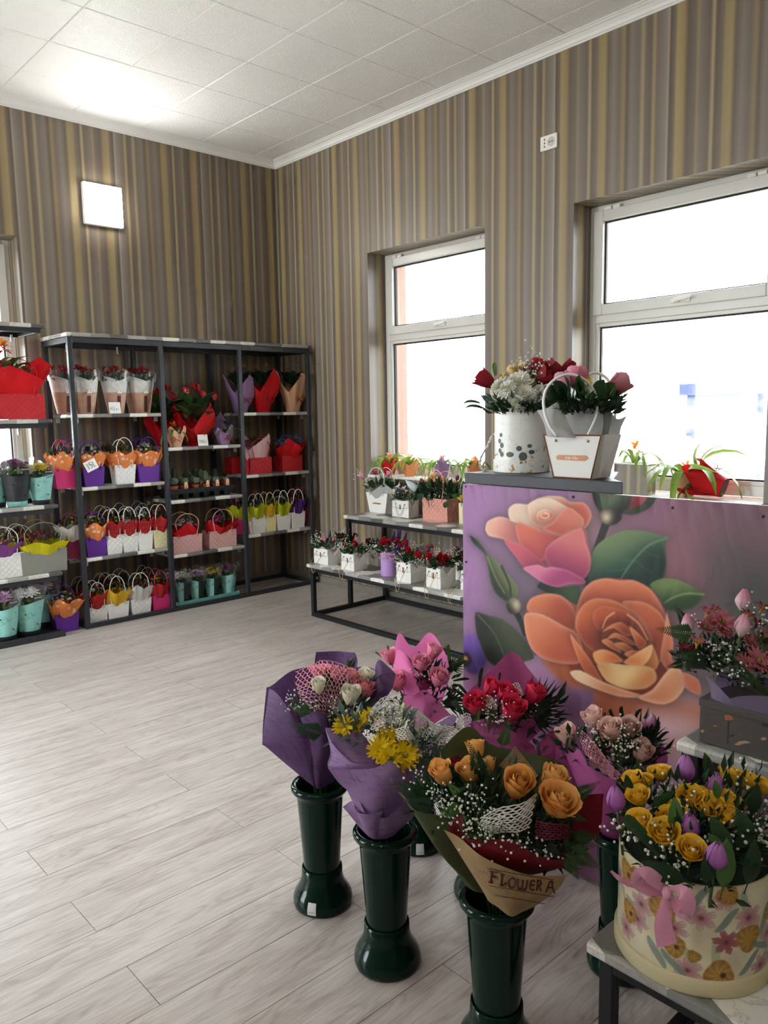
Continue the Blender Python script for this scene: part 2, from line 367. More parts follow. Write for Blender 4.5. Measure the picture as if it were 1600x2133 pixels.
# ------------------------------------------------------------------ windows (top-hung light over a fixed light)
def window(name, w, z0, z1, zt, loc, rz, glass2=GLASS):
    """local: x along the window (0..w), y outwards"""
    o = struct(link(bpy.data.objects.new(name, None), None, loc, (0, 0, rz)))
    mb = MB(); f = .045
    for b in ((0, f, z0, z1), (w-f, w, z0, z1)): mb.box(b[0], b[1], 0, .07, b[2], b[3])
    for b in ((z0, z0+.06), (z1-f, z1), (zt-.035, zt+.03)): mb.box(f, w-f, 0, .07, b[0], b[1])
    obj('window_frame', mb, PVC, o, bevel=.004)
    mb = MB(); a0, a1, b0, b1, s = f-.012, w-f+.012, zt+.012, z1-f+.012, .062
    for b in ((a0, a0+s, b0, b1), (a1-s, a1, b0, b1)): mb.box(b[0], b[1], -.018, .04, b[2], b[3])
    for b in ((b0, b0+s), (b1-s, b1)): mb.box(a0+s, a1-s, -.018, .04, b[0], b[1])
    sash = obj('opening_sash', mb, PVC, o, bevel=.005)
    g = .009; mb = MB()
    i0, i1, j0, j1 = a0+s, a1-s, b0+s, b1-s
    for b in ((i0, i0+g, j0, j1), (i1-g, i1, j0, j1)): mb.box(b[0], b[1], .012, .03, b[2], b[3])
    for b in ((j0, j0+g), (j1-g, j1)): mb.box(i0, i1, .012, .03, b[0], b[1])
    obj('gasket', mb, RUB, sash)
    obj('window_pane', MB().box(i0, i1, .018, .022, j0, j1), GLASS, sash)
    # handle
    hx, hz = w*.52, b0+s*.5
    mb = MB().box(hx-.06, hx+.055, -.028, -.018, hz-.013, hz+.013); mb.box(hx-.028, hx-.004, -.045, -.026, hz-.011, hz+.011)
    mb.add([(hx-.03, -.045, hz+.012), (hx-.03, -.045, hz-.012), (hx+.075, -.05, hz+.016), (hx+.075, -.05, hz+.004), (hx-.03, -.058, hz+.012), (hx-.03, -.058, hz-.012), (hx+.075, -.06, hz+.016), (hx+.075, -.06, hz+.004)],
           [(0, 2, 3, 1), (4, 5, 7, 6), (0, 4, 6, 2), (1, 3, 7, 5), (0, 1, 5, 4), (2, 6, 7, 3)])
    obj('handle', mb, WHITEP, sash, bevel=.003)
    for u in (.14, .86):
        mb = MB(); mb.box(w*u-.05, w*u-.004, -.03, -.016, b1-.006, b1+.014); mb.box(w*u+.004, w*u+.05, -.03, -.016, b1-.006, b1+.014)
        obj('hinge', mb, WHITEP, sash, bevel=.003)
    # fixed light
    c0, c1, d0, d1 = f, w-f, z0+.06, zt-.035
    mb = MB(); q = .022
    for b in ((c0, c0+q, d0, d1), (c1-q, c1, d0, d1)): mb.box(b[0], b[1], .006, .05, b[2], b[3])
    for b in ((d0, d0+q), (d1-q, d1)): mb.box(c0+q, c1-q, .006, .05, b[0], b[1])
    obj('glazing_bead', mb, PVC, o, bevel=.003)
    mb = MB(); c0 += q; c1 -= q; d0 += q; d1 -= q
    for b in ((c0, c0+g, d0, d1), (c1-g, c1, d0, d1)): mb.box(b[0], b[1], .022, .04, b[2], b[3])
    for b in ((d0, d0+g), (d1-g, d1)): mb.box(c0, c1, .022, .04, b[0], b[1])
    obj('gasket', mb, RUB, o)
    obj('window_pane', MB().box(c0, c1, .028, .032, d0, d1), glass2, o)
    return o
def sill(name, x0, x1, y0, y1, z): return struct(obj(name, MB().box(x0, x1, y0, y1, z-.02, z), SILLW, bevel=.005))
window('window_1', 1.16, ZS+.02, ZT, 2.035, (.18, -1.163, 0), -PI/2)
window('window_2', 1.155, ZS+.02, ZT, 2.0, (.18, -3.005, 0), -PI/2, MGLASS)
window('window_3', 1.17, ZS+.02, 2.69, 2.035, (-3.34, .18, 0), 0)
sill('trim_8', -.035, .19, -2.33, -1.155, .967); sill('trim_9', -.035, .19, -4.168, -2.997, .957); sill('trim_10', -3.35, -2.16, -.035, .19, .967)
# unseen shop windows, added to light the left of the room
window('added_window_5', 1.17, ZS+.02, 2.69, 2.035, (-5.34, .18, 0), 0); sill('trim_11', -5.35, -4.16, -.035, .19, .967)
for n_, y0 in (('added_window_4', -2.4),):
    w5 = struct(link(bpy.data.objects.new(n_, None), None, (XL-.2, y0, 0)))
    mb = MB()
    for a in (0, .97, 1.94): mb.box(0, .07, a, a+.06, .15, 2.95)
    for a in (.15, 2.89): mb.box(0, .07, 0, 2., a, a+.06)
    obj('window_frame', mb, PVC, w5, bevel=.004); obj('window_pane', MB().box(.03, .034, .05, 1.95, .2, 2.9), GLASS, w5)
# ------------------------------------------------------------------ outdoors
STRAW = M_('pale_bounce_ground', 'dcd6ca', .95, .3, 6., bump=.8, bscale=30.)  # ground paled to bounce daylight up to the ceiling
struct(obj('ground_outside', MB().box(.36, 40, -30, 30, -.6, -.3), STRAW)); struct(obj('ground_outside', MB().box(-30, XL-.36, -30, 30, -.6, -.3), STRAW))
struct(obj('ground_outside', MB().box(XL-.36, .36, .36, 30, -.6, -.3), STRAW))
FENCEM = M_('pale_concrete_fence', 'cfcac0', .9, .12, 8.)
fence = thing('lattice_fence', 'pale openwork lattice fence standing outside the windows', 'fence', (7.5, 0, -.3))
sl = MB().box(-.02, .02, -.62, .62, -.035, .035).mesh('lattice_slat', FENCEM, False)
for i in range(26):
    yy = -9+i*.55+4
    for sgn in (-1, 1):
        obj('lattice_slat', sl, None, fence, (.021*sgn, yy, 1.02), (sgn*PI/4, 0, 0))
for i in range(8):
    obj('fence_post', MB().box(-.06, .06, -.06, .06, 0, 1.6), FENCEM, fence, (0, -9+i*2.2+3.6, 0))
obj('fence_rail', MB().box(-.05, .05, -6, 10, .42, .52), FENCEM, fence); obj('fence_rail', MB().box(-.05, .05, -6, 10, 1.46, 1.56), FENCEM, fence)
SHED = M_('blue_grey_cladding', '28325c', .8, .2, 5.)
q0 = at_x(1432, 800, 9.5); q1 = at_x(1545, 800, 9.5)
shed = thing('shed', 'low blue grey shed far outside the big window', 'shed', (9.5, q1.y, -.3))
wd = q0.y-q1.y
obj('wall', MB().box(0, 2, 0, wd, 0, q0.z+.1), SHED, shed); obj('roof', MB().prism([(-.1, -.1), (2.1, -.1), (2.1, wd+.1), (-.1, wd+.1)], q0.z+.1, q0.z+.3), M_('shed_roof', '28325c', .7, .2), shed)
# ------------------------------------------------------------------ wall lamp and sockets
EM = bpy.data.materials.new('lamp_diffuser'); EM.use_nodes = True; _t = NT(EM); _e = _t.node('ShaderNodeEmission', {0: (1, .985, .93, 1), 1: 24.})
_t.l.new(_e.outputs[0], _t.n['Material Output'].inputs[0])
for lab_, P_, rz_ in (('square white glowing lamp panel high on the striped wall', (-1.56, 0, 2.98), 0), ('added unseen lamp panel on the far wall opposite the windows', (XL, -4.2, 2.98), PI/2),
        ('added unseen lamp panel on the wall opposite, nearer the front', (XL, -6.4, 2.98), PI/2), ('added unseen lamp panel on the wall facing the rack', (-3.2, YN, 2.98), PI)):
    lp = thing('wall_lamp', lab_, 'lamp', P_, rz_, 'square wall lamps')  # all but the first are out of view, added to brighten the foreground
    obj('lamp_housing', MB().box(-.148, .148, -.045, 0, -.148, .148), WHITEP, lp, bevel=.014)
    obj('diffuser', MB().box(-.141, .141, -.052, -.04, -.141, .141), EM, lp, bevel=.006)
def socket(name, label, loc, rz, bk=False):
    s_ = thing(name, label, 'socket', loc, rz)
    obj('cover_plate', MB().box(-.06, .06, -.012, 0, -.042, .042), WHITEP, s_, bevel=.003)
    obj('round_insert', MB().lathe([(.0, -.0125), (.024, -.0125), (.0255, -.0135), (.027, -.012)], 20, M=Matrix.Rotation(PI/2, 4, 'X') @ Matrix.Diagonal((1, 1, -1, 1))), M_('socket_grey', 'cfccc4', .4, .02), s_, (.018, 0, 0))
    for zz in (-.02, 0, .02): obj('slot', MB().box(-.031, -.025, -.0135, -.011, zz-.005, zz+.005), DARK, s_)
    for xx in (.009, .027): obj('pin_hole', MB().box(xx-.003, xx+.003, -.0145, -.012, -.003, .003), DARK, s_)
    return s_
so = at_x(1145, 297, 0); socket('wall_socket', 'white wall socket high between the two bright windows', (0, so.y, so.z), -PI/2)
so = at_y(161, 1160, 0); socket('wall_socket', 'white wall socket low behind the left bay of the long rack', (so.x, 0, so.z), 0)
# ================================================================== furniture
def frame_box(o, name, x0, x1, y0, y1, z0, z1, m=IRON): return obj(name, MB().box(x0, x1, y0, y1, z0, z1), m, o, bevel=.0025)
def board(o, name, x0, x1, y0, y1, z, th=.026, off=(0, 0), over=None):
    return obj(name, MB().box(-(x1-x0)/2, (x1-x0)/2, -(y1-y0)/2, (y1-y0)/2, -th, 0), HEXM, o, ((x0+x1)/2, (y0+y1)/2, z), bevel=.007)
RX = [-2.05, -1.402, -.745, -.085]; RF, RB = -.482, -.045; TB = .016
rack = thing('display_rack', 'long dark steel display rack of three bays with marble hexagon shelves', 'rack', (0, 0, 0))
for x in RX:
    for yy in (RF, RB): frame_box(rack, 'post', x-TB, x+TB, yy-TB, yy+TB, 0, 1.983)
for yy in (RF, RB):
    for a, b in zip(RX, RX[1:]):
        frame_box(rack, 'rail', a+TB, b-TB, yy-TB, yy+TB, 0, .032); frame_box(rack, 'rail', a+TB, b-TB, yy-TB, yy+TB, 1.945, 1.983)
for x in (RX[0], RX[-1]):
    frame_box(rack, 'rail', x-TB, x+TB, RF+TB, RB-TB, 0, .032); frame_box(rack, 'rail', x-TB, x+TB, RF+TB, RB-TB, 1.945, 1.983)
board(rack, 'top_board', -2.075, -.06, -.51, -.02, 2.01)
SH = [[1.474, .979, .49], [1.222, .83, .423], [1.467, .976, .497]]
for b in range(3):
    for z in SH[b]:
        board(rack, 'shelf_board', RX[b]+TB+.002, RX[b+1]-TB-.002, RF-.01, RB+.015, z)
        for x in (RX[b]+TB+.02, RX[b+1]-TB-.02):
            for yy in (RF+.05, RB-.05): obj('shelf_bracket', MB().box(x-.012, x+.012, yy-.006, yy+.006, z-.06, z-.0265), STEELB, rack)
for x in (-1.98, -1.62): obj('hanging_clip', MB().box(x-.006, x+.006, -.26, -.25, 1.9, 1.95), STEELB, rack)
# stepped shelf unit by the left window, seen only at its right end
lsh = thing('shelf_unit', 'dark steel shelf unit with marble boards cut by the left edge', 'shelf', (0, 0, 0))
LZ = [2.05, 1.444, .885, .432]
for z in LZ:
    board(lsh, 'shelf_board', -3.3, -2.205, -.52, -.1, z)
    for yy in (-.5, -.13): frame_box(lsh, 'rail', -3.3, -2.235, yy-.012, yy+.012, z-.056, z-.027)
    frame_box(lsh, 'rail', -2.259, -2.235, -.487, -.143, z-.056, z-.027)
    obj('shelf_bracket', MB().box(-2.36, -2.35, -.32, -.3, z-.1, z-.0565), STEELB, lsh)
for x in (-3.26, -2.66):
    for yy in (-.5, -.13): frame_box(lsh, 'post', x-.014, x+.014, yy-.0125, yy+.0125, 0, 1.993)
frame_box(lsh, 'floor_board', -3.3, -2.235, -.53, -.12, .004, .03, IRON2); frame_box(lsh, 'rail', -3.3, -2.23, -.56, -.53, 0, .04)
# two-tier benches
def bench(label, X, y0, y1):
    o = thing('tiered_bench', label, 'bench', (X, y0, 0))
    L = y1-y0; zl, zu, t = .385, .70, .015
    def tb(n, *a): frame_box(o, n, *a, IRON2)
    for yy in (-t, -L+t):
        for x, zz in ((.015, zl), (.36, zu), (.715, zu)): tb('leg', x-t, x+t, yy-t, yy+t, .03 if x != .36 else .03, zz-.026)
        tb('foot_rail', -0., .73, yy-t, yy+t, 0, .03); tb('side_rail', .03, .345, yy-t, yy+t, zl-.056, zl-.026); tb('side_rail', .375, .7, yy-t, yy+t, zu-.056, zu-.026)
        obj('corner_plate', MB().box(.03, .055, yy-.004, yy+.004, zl-.1, zl-.056), IRON2, o)
    for x in (.015, .715): tb('floor_rail', x-t, x+t, -L+2*t, -2*t, 0, .03)
    for x, z in ((.015, zl), (.345-.0, zl), (.375+.0, zu), (.715, zu)): tb('rail', x-t, x+t, -L+2*t, -2*t, z-.056, z-.0265)
    for x0, x1, z in ((-.02, .345, zl), (.335, .74, zu)):
        obj('top_board', MB().box(-(L/2+.02), L/2+.02, -(x1-x0)/2, (x1-x0)/2, -.026, 0), HEXM, o, ((x0+x1)/2, -L/2, z), (0, 0, -PI/2), bevel=.007)
    return o
L_ = 2.0
def bench_at(label, X, ytop, L):
    o = bench(label, X, 0, L); o.location = (X, ytop, 0); return o
bench_at('two tier dark steel bench with marble boards under the small window', -.765, -1.34, 2.0)
bench_at('two tier steel bench with marble boards at the lower right corner', -2.812, -4.985, 2.0)
# ================================================================== flower, leaf and paper makers
def petal_mat(c, c2=None, z=(0., 1.5)): return M_('petal_%s_%s' % (c, c2), c, .6, .1, 3., transl=.22, spec=.25, z=(z[0], z[1], c2) if c2 else None)
LEAFC = {'dark': '34552f', 'mid': '567c3c', 'light': '8fb043', 'grey': '64776a', 'olive': '65753b', 'fern': '436638', 'deep': '274229', 'red': '8e1f2c'}
def leaf_mat(k='dark'): return M_('leaf_'+k, LEAFC[k], .42, .2, 14., transl=.25, spec=.5)
STEM = leaf_mat('mid')
def rose_mesh(c, c2=None, nl=5, openn=.5):
    def f():
        mb = MB(); rnd = random.Random(hash((c, nl, openn)) & 255); H_ = 1.55
        for L in range(nl):
            t = L/(nl-1); n = 3 if L < nl-1 else 5 if openn > .6 else 4
            for k in range(n):
                a0 = 2*PI*(k+.37*L)/n+rnd.uniform(-.15, .15); hw = (1.25 if L else 1.6) if n == 3 else .95
                R = .16+.72*t**.9; hh = H_*(1-.16*t*openn)*rnd.uniform(.96, 1.04); cu = (t**2)*(.28+.42*openn)*rnd.uniform(.7, 1.2)
                cl = (1-t)*.34
                def fn(u, v, a0=a0, hw=hw, R=R, hh=hh, cu=cu, cl=cl, t=t):
                    uu = u*2-1; ww = hw*(.45+.55*math.sin(min(1, v*1.25)*PI/2))
                    r = R*(.3+.7*math.sin(min(1., v*1.5)*PI/2))*(1-cl*max(0, v-.55)*2.)+cu*max(0, v-.62)**1.6*2.2
                    r += .05*(1-uu*uu)*0+.03*uu*(1 if t > 0 else .6)
                    zz = hh*v*(1-.14*uu*uu*v)-cu*.55*max(0, v-.75)**1.4*2
                    if v > .9: zz += .05*math.sin(uu*4+a0)+(.1*t*(1-abs(uu))**3)
                    a = a0+uu*ww
                    return (r*math.cos(a), r*math.sin(a), zz)
                mb.grid(fn, 5, 5)
        def sp(u, v):
            a = u*4.2*PI; r = (.04+.24*u)*(.55+.45*v)*(1-.25*max(0, v-.7)); return (r*math.cos(a), r*math.sin(a), (.35+1.17*v)*(1-.03*u))
        mb.grid(sp, 30, 3); mb.lathe([(0, 1.1), (.26, 1.0), (.3, .5)], 8)
        mb.lathe([(0, .0), (.28, .02), (.34, .12), (.2, .2)], 8, 1)
        for k in range(5):
            a = 2*PI*k/5
            mb.grid(lambda u, v, a=a: ((.3+.3*v)*math.cos(a+(u-.5)*.7*(1-v)), (.3+.3*v)*math.sin(a+(u-.5)*.7*(1-v)), .08-.15*v*v+.1*v), 1, 3, 1)
        mb.tube([(0, 0, .05), (0, 0, -.9), (.05, 0, -2.2)], .075, 5, 1)
        if openn < .65: mb.v = [(x*.8, y*.8, z*1.12) if z > 0 else (x, y, z) for x, y, z in mb.v]
        return mb.mesh('rose', [petal_mat(c, c2, (.1, 1.55)), STEM])
    return cached(('rose', c, c2, nl, openn), f)
def tulip_mesh(c, c2=None):
    def f():
        mb = MB()
        for k in range(6):
            a0 = 2*PI*k/6; R = .62 if k % 2 else .54
            def fn(u, v, a0=a0, R=R):
                uu = u*2-1; r = R*math.sin(min(1, v*1.7+.12)*PI/2)*(1-.74*(max(0, v-.38)/.62)**1.7)
                a = a0+uu*.66*math.sin(min(1., .3+v*1.1)*PI/2)*(1-max(0, v-.8)*2.2)
                return (r*math.cos(a), r*math.sin(a), 1.75*v*(1-.05*uu*uu))
            mb.grid(fn, 5, 8)
        mb.tube([(0, 0, .03), (.02, 0, -1.4), (.1, 0, -3.2)], .08, 6, 1)
        return mb.mesh('tulip', [petal_mat(c, c2, (0, 1.6)), STEM])
    return cached(('tulip', c, c2), f)
def pompon_mesh(c, c2=None, n=70, flat=.75, ln=.5, wd=.17):
    """double chrysanthemum, carnation: many small petals on a dome"""
    def f():
        mb = MB(); rnd = random.Random(7)
        for i in range(n):
            t = (i+.5)/n; th = math.acos(1-1.25*t); a = i*2.39996
            d = Vector((math.sin(th)*math.cos(a), math.sin(th)*math.sin(a), math.cos(th)*flat))
            l = ln*(.55+.6*t)*rnd.uniform(.8, 1.2); r0 = .5; tn = Vector((-math.sin(a), math.cos(a), 0)); upv = Vector((0, 0, 1))
            b = d*r0*.8; e = d*(r0+l)*1.0+upv*.12*(1-t)+upv*rnd.uniform(-.08, .08); mpt = (b+e)/2+upv*.07
            w = wd*rnd.uniform(.8, 1.2)
            mb.add([b-tn*w*.4, b+tn*w*.4, mpt+tn*w, mpt-tn*w, e+tn*w*.55-upv*.02, e-tn*w*.55-upv*.02, e+d*.06], [(0, 1, 2, 3), (3, 2, 4, 5), (5, 4, 6)])
        mb.lathe([(0, .45*flat), (.35, .4*flat), (.52, .1), (.4, -.2), (0, -.25)], 10)
        mb.tube([(0, 0, -.1), (0, 0, -2.0)], .08, 5, 1)
        return mb.mesh('chrysanthemum', [petal_mat(c, c2, (-.3, .9)), STEM])
    return cached(('pom', c, c2, n, flat, ln, wd), f)
def daisy_mesh(c, cc='8b8a35', n=19):
    def f():
        mb = MB(); rnd = random.Random(3)
        for ring, (m_, l, zt) in enumerate(((n, 1., .16), (n-4, .72, .34))):
            for k in range(m_):
                a = 2*PI*(k+.5*ring)/m_+rnd.uniform(-.1, .1); L = l*rnd.uniform(.88, 1.08); tip = zt*rnd.uniform(.3, 1.4)
                def fn(u, v, a=a, L=L, tip=tip):
                    w = .185*math.sin(min(1., .25+v*.85)*PI)**.6 if v < 1 else .06
                    r = .1+L*v; return (r*math.cos(a)-(u-.5)*2*w*math.sin(a), r*math.sin(a)+(u-.5)*2*w*math.cos(a), tip*v**1.5*1.4+.05*abs(u-.5))
                mb.grid(fn, 2, 4)
        mb.lathe([(.24, .02), (.22, .13), (.12, .19), (0, .2)], 10, 1)
        mb.tube([(0, 0, 0), (0, 0, -2.)], .07, 5, 2)
        return mb.mesh('daisy', [petal_mat(c), M_('eye_'+cc, cc, .8, .2, 20.), STEM])
    return cached(('daisy', c, cc, n), f)
def trumpet_mesh(c, c2='e8b62c'):
    """freesia / lily like six petal flower"""
    def f():
        mb = MB()
        for k in range(6):
            a0 = 2*PI*k/6
            def fn(u, v, a0=a0):
                uu = u*2-1; r = .1+.8*v**1.4; a = a0+uu*.5*math.sin(min(1, .3+v*.75)*PI)
                return (r*math.cos(a), r*math.sin(a), 1.1*v-.5*v**3)
            mb.grid(fn, 4, 5)
        mb.lathe([(0, .3), (.1, .35), (.12, .1), (.05, -.4)], 6, 1)
        return mb.mesh('freesia', [M_('petal_%s_%s_t' % (c, c2), c2, .6, .1, 3., transl=.22, z=(.1, .55, c)), M_('throat_'+c2, c2, .6)])
    return cached(('trumpet', c, c2), f)
def spike_mesh(c):
    """feathery astilbe or statice plume"""
    def f():
        mb = MB(); rnd = random.Random(5)
        for i in range(90):
            t = i/90; a = i*2.4; l = .62*(1-t)+.1; z = .4+2.1*t
            d = Vector((math.cos(a), math.sin(a), .75)).normalized(); b = Vector((0, 0, z)); e = b+d*l
            tn = Vector((-math.sin(a), math.cos(a), 0))*.06
            mb.add([b, (b+e)/2+tn, e, (b+e)/2-tn], [(0, 1, 2, 3)])
            mb.add([b, (b+e)/2+Vector((0, 0, .06)), e, (b+e)/2-Vector((0, 0, .06))], [(0, 1, 2, 3)])
        mb.tube([(0, 0, -1), (0, 0, 2.4)], .04, 4, 1)
        return mb.mesh('astilbe', [petal_mat(c), STEM])
    return cached(('spike', c), f)
def anthurium_mesh():
    def f():
        mb = MB()
        def fn(u, v):
            uu = u*2-1; w = .75*math.sin(min(1., .12+v*.88)*PI)**.55*(1-.25*v) if v < .999 else 0.
            return (uu*w, -.35+1.5*v-(.25*(1-abs(uu)) if v < .1 else 0), .25*uu*uu+.25*math.sin(v*PI)*.5)
        mb.grid(fn, 6, 8); mb.tube([(0, -.1, .1), (0, .15, .45), (0, .3, .75)], [.07, .08, .04], 6, 1)
        mb.tube([(0, -.1, .05), (0, -.3, -1.4), (0, -.2, -3.2)], .05, 5, 2)
        return mb.mesh('anthurium_flower', [M_('anthurium_red', 'b3151f', .25, .08, 4., coat=.4), M_('spadix', 'c9694a', .6), STEM])
    return cached('anth', f)
def bromeliad_star(c='d8342a'):
    def f():
        mb = MB()
        for r in range(3):
            n = 6-r
            for k in range(n):
                a = 2*PI*(k+.5*r)/n; L = 1-.2*r; s = .35+.45*r
                mb.grid(lambda u, v, a=a, L=L, s=s: (math.cos(a)*(.08+L*v)*(1-.0*v)-(u-.5)*.34*math.sin(v*PI*.92+.2)*math.sin(a), math.sin(a)*(.08+L*v)+(u-.5)*.34*math.sin(v*PI*.92+.2)*math.cos(a), .2*r+s*v*.9-.45*v*v), 2, 5)
        return mb.mesh('flower_star', [M_('bract_'+c, c, .4, .12, 4., transl=.3, z=(0., .9, 'f0912f'))])
    return cached(('star', c), f)
def blade_mesh(k, droop=.8, w=.1, tip=1., fold=.25):
    """strap leaf rising along +z and bending to +x, unit length"""
    def f():
        mb = MB()
        def fn(u, v):
            uu = u*2-1; a = droop*v*v*1.2; x = v*math.sin(a*.62); z = v*math.cos(a*.62)
            ww = w*(math.sin(min(1., .35+v*1.1)*PI/2) if v < .6 else max(0, 1-((v-.6)/.4)**2)**.8)
            return (x-abs(uu)*ww*fold*-.0+fold*ww*(uu*uu)*-1*math.cos(a), uu*ww, z+fold*ww*uu*uu*math.sin(a))
        mb.grid(fn, 4, 9)
        return mb.mesh('leaf', [leaf_mat(k)])
    return cached(('blade', k, droop, w, fold), f)
def broad_mesh(k, w=.38, droop=.6):
    def f():
        mb = MB()
        def fn(u, v):
            uu = u*2-1; a = droop*v; ww = w*math.sin(min(1, v*1.02)*PI)**.75 if 0 < v < .98 else .004
            return (v*math.sin(a), uu*ww, v*math.cos(a)-uu*uu*ww*.2+.015*math.sin(v*18)*abs(uu))
        mb.grid(fn, 6, 8); mb.tube([(0, 0, -.25), (0, 0, .02)], .015, 4)
        return mb.mesh('leaf', [leaf_mat(k)])
    return cached(('broad', k, w, droop), f)
def fern_mesh(k='fern', n=16, droop=.7, wd=.3):
    def f():
        mb = MB()
        def ax(v): a = droop*v; return Vector((v*math.sin(a), 0, v*math.cos(a)))
        for i in range(n):
            v = .12+.86*i/n; p = ax(v); t = (ax(v+.02)-p).normalized(); l = wd*math.sin(min(1., .25+.75*(1-v)*1.25)*PI/2)*(1.05-v*.75)
            for s in (-1, 1):
                o = (Vector((0, s, 0))+t*.55).normalized(); nrm = o.cross(t).normalized()
                b = p; e = p+o*l-nrm*s*.02; w = t*l*.17
                mb.add([b, b+o*l*.3+w, b+o*l*.72+w*.8, e, b+o*l*.72-w*.7, b+o*l*.3-w], [(0, 1, 2, 5), (5, 2, 3, 4)])
        mb.tube([ax(i/6) for i in range(7)], [.012, .011, .01, .009, .008, .006, .003], 4)
        return mb.mesh('fern_frond', [leaf_mat(k)])
    return cached(('fern', k, n, droop, wd), f)
def palm_mesh(k='deep', n=11):
    def f():
        mb = MB()
        for i in range(n):
            a = (i/(n-1)-.5)*2.2; L = .55+.45*math.cos(a)
            d = Vector((.15, math.sin(a), math.cos(a))); t = Vector((0, math.cos(a), -math.sin(a)))
            b = Vector((0, 0, .15*0))
            mb.add([b, b+d*L*.45+t*.045, b+d*L, b+d*L*.45-t*.045], [(0, 1, 2, 3)])
        mb.tube([(0, 0, -.4), (0, 0, .1)], .02, 4)
        return mb.mesh('palm_leaf', [leaf_mat(k)])
    return cached(('palm', k, n), f)
def put(name, me, root, P, d=(0, 0, 1), s=.03, spin=None, rnd=random, label=None):
    """a flower or leaf as a part: P and d in the world, root is unrotated"""
    L = Vector(P)-Vector(root.location)
    o = obj(name, me, None, root, root.matrix_basis.to_3x3().inverted() @ L, None, scale=s, label=label)
    dd = root.matrix_basis.to_3x3().inverted() @ Vector(d)
    o.rotation_euler = aim(dd, rnd.uniform(0, 6.28) if spin is None else spin); return o
def leafy(n, fn, size, k='dark', seed=0, wid=.34, up=.4):
    """a mass of small leaves: fn(rnd) -> (point, outward direction)"""
    mb = MB(); rnd = random.Random(seed)
    for i in range(n):
        p, d = fn(rnd); p = Vector(p); d = (Vector(d)+Vector((rnd.uniform(-.5, .5), rnd.uniform(-.5, .5), rnd.uniform(-.3, .5)+up*.3))).normalized()
        s = size*rnd.uniform(.6, 1.3); t = d.cross(Vector((rnd.uniform(-1, 1), rnd.uniform(-1, 1), rnd.uniform(-1, 1)))).normalized(); nn = d.cross(t)
        w = wid*s
        mb.add([p, p+d*s*.45+t*w*.5+nn*s*.06, p+d*s-nn*s*.1, p+d*s*.45-t*w*.5+nn*s*.06, p+d*s*.5], [(0, 1, 4), (1, 2, 4), (2, 3, 4), (3, 0, 4)])
    return mb
ICO = [(0, 0, 1)]+[(.894*math.cos(2*PI*i/5), .894*math.sin(2*PI*i/5), .447) for i in range(5)]+[(.894*math.cos(2*PI*(i+.5)/5), .894*math.sin(2*PI*(i+.5)/5), -.447) for i in range(5)]+[(0, 0, -1)]
ICOF = [(0, 1+i, 1+(i+1) % 5) for i in range(5)]+[(1+i, 6+i, 1+(i+1) % 5) for i in range(5)]+[(1+(i+1) % 5, 6+i, 6+(i+1) % 5) for i in range(5)]+[(11, 6+(i+1) % 5, 6+i) for i in range(5)]
GYPM = M_('babys_breath_white', 'eceae2', .7, .06, transl=.2)
def gyps(spots, seed=0, r=.004, stem=True):
    """sprays of baby's breath: spots = [(centre, radius, n, root point)]"""
    mb = MB(); rnd = random.Random(seed)
    for c, R, n, rt in spots:
        c = Vector(c); rt = Vector(rt)
        for i in range(n):
            p = c+Vector((rnd.gauss(0, 1), rnd.gauss(0, 1), rnd.gauss(0, .8)))*R*.5; q = r*rnd.uniform(.65, 1.25)
            mb.add([p+Vector(v)*q for v in ICO], ICOF)
            if stem and i % 3 == 0: mb.tube([p, (p+c)/2-Vector((0, 0, R*.2)), rt], .0006, 3, 1)
    return mb
def small_blooms(n, fn, size, seed=0, np_=6):
    mb = MB(); rnd = random.Random(seed)
    for i in range(n):
        p, d = fn(rnd); p = Vector(p); d = Vector(d).normalized(); s = size*rnd.uniform(.75, 1.25)
        t = d.orthogonal().normalized(); b = d.cross(t); mi = i % 2 if rnd.random() < .7 else 0
        for ring, (rr, hh) in enumerate(((1., .25), (.6, .6))):
            vs = [p-d*s*.2]; fs = []
            for k in range(np_):
                a = 2*PI*(k+.5*ring)/np_; a1 = a+PI/np_
                vs.append(p+(t*math.cos(a)+b*math.sin(a))*s*rr+d*s*hh); vs.append(p+(t*math.cos(a1)+b*math.sin(a1))*s*rr*.62+d*s*hh*.7)
            N = 2*np_
            fs = [(0, 1+k, 1+(k+1) % N) for k in range(N)]
            mb.add(vs, fs, 0)
    return mb
def crm(pts, n):
    """Catmull-Rom through points"""
    P = [Vector(p) for p in pts]; P = [P[0]*2-P[1]]+P+[P[-1]*2-P[-2]]; out = []
    for i in range(1, len(P)-2):
        for k in range(n):
            t = k/n; a, b, c, d = P[i-1], P[i], P[i+1], P[i+2]
            out.append(.5*((2*b)+(c-a)*t+(2*a-5*b+4*c-d)*t*t+(3*b-a-3*c+d)*t**3))
    return out+[P[-2]]
def loft(rows, nu=5, nv=5):
    R = [crm(r, nu) for r in rows]; cols = list(zip(*R)); C_ = [crm(c, nv) for c in cols]
    return [list(r) for r in zip(*C_)]
def grid_mb(G, mi=0):
    mb = MB(); h, w = len(G), len(G[0])
    return mb.add([p for r in G for p in r], [(j*w+i, j*w+i+1, (j+1)*w+i+1, (j+1)*w+i) for j in range(h-1) for i in range(w-1)], mi)
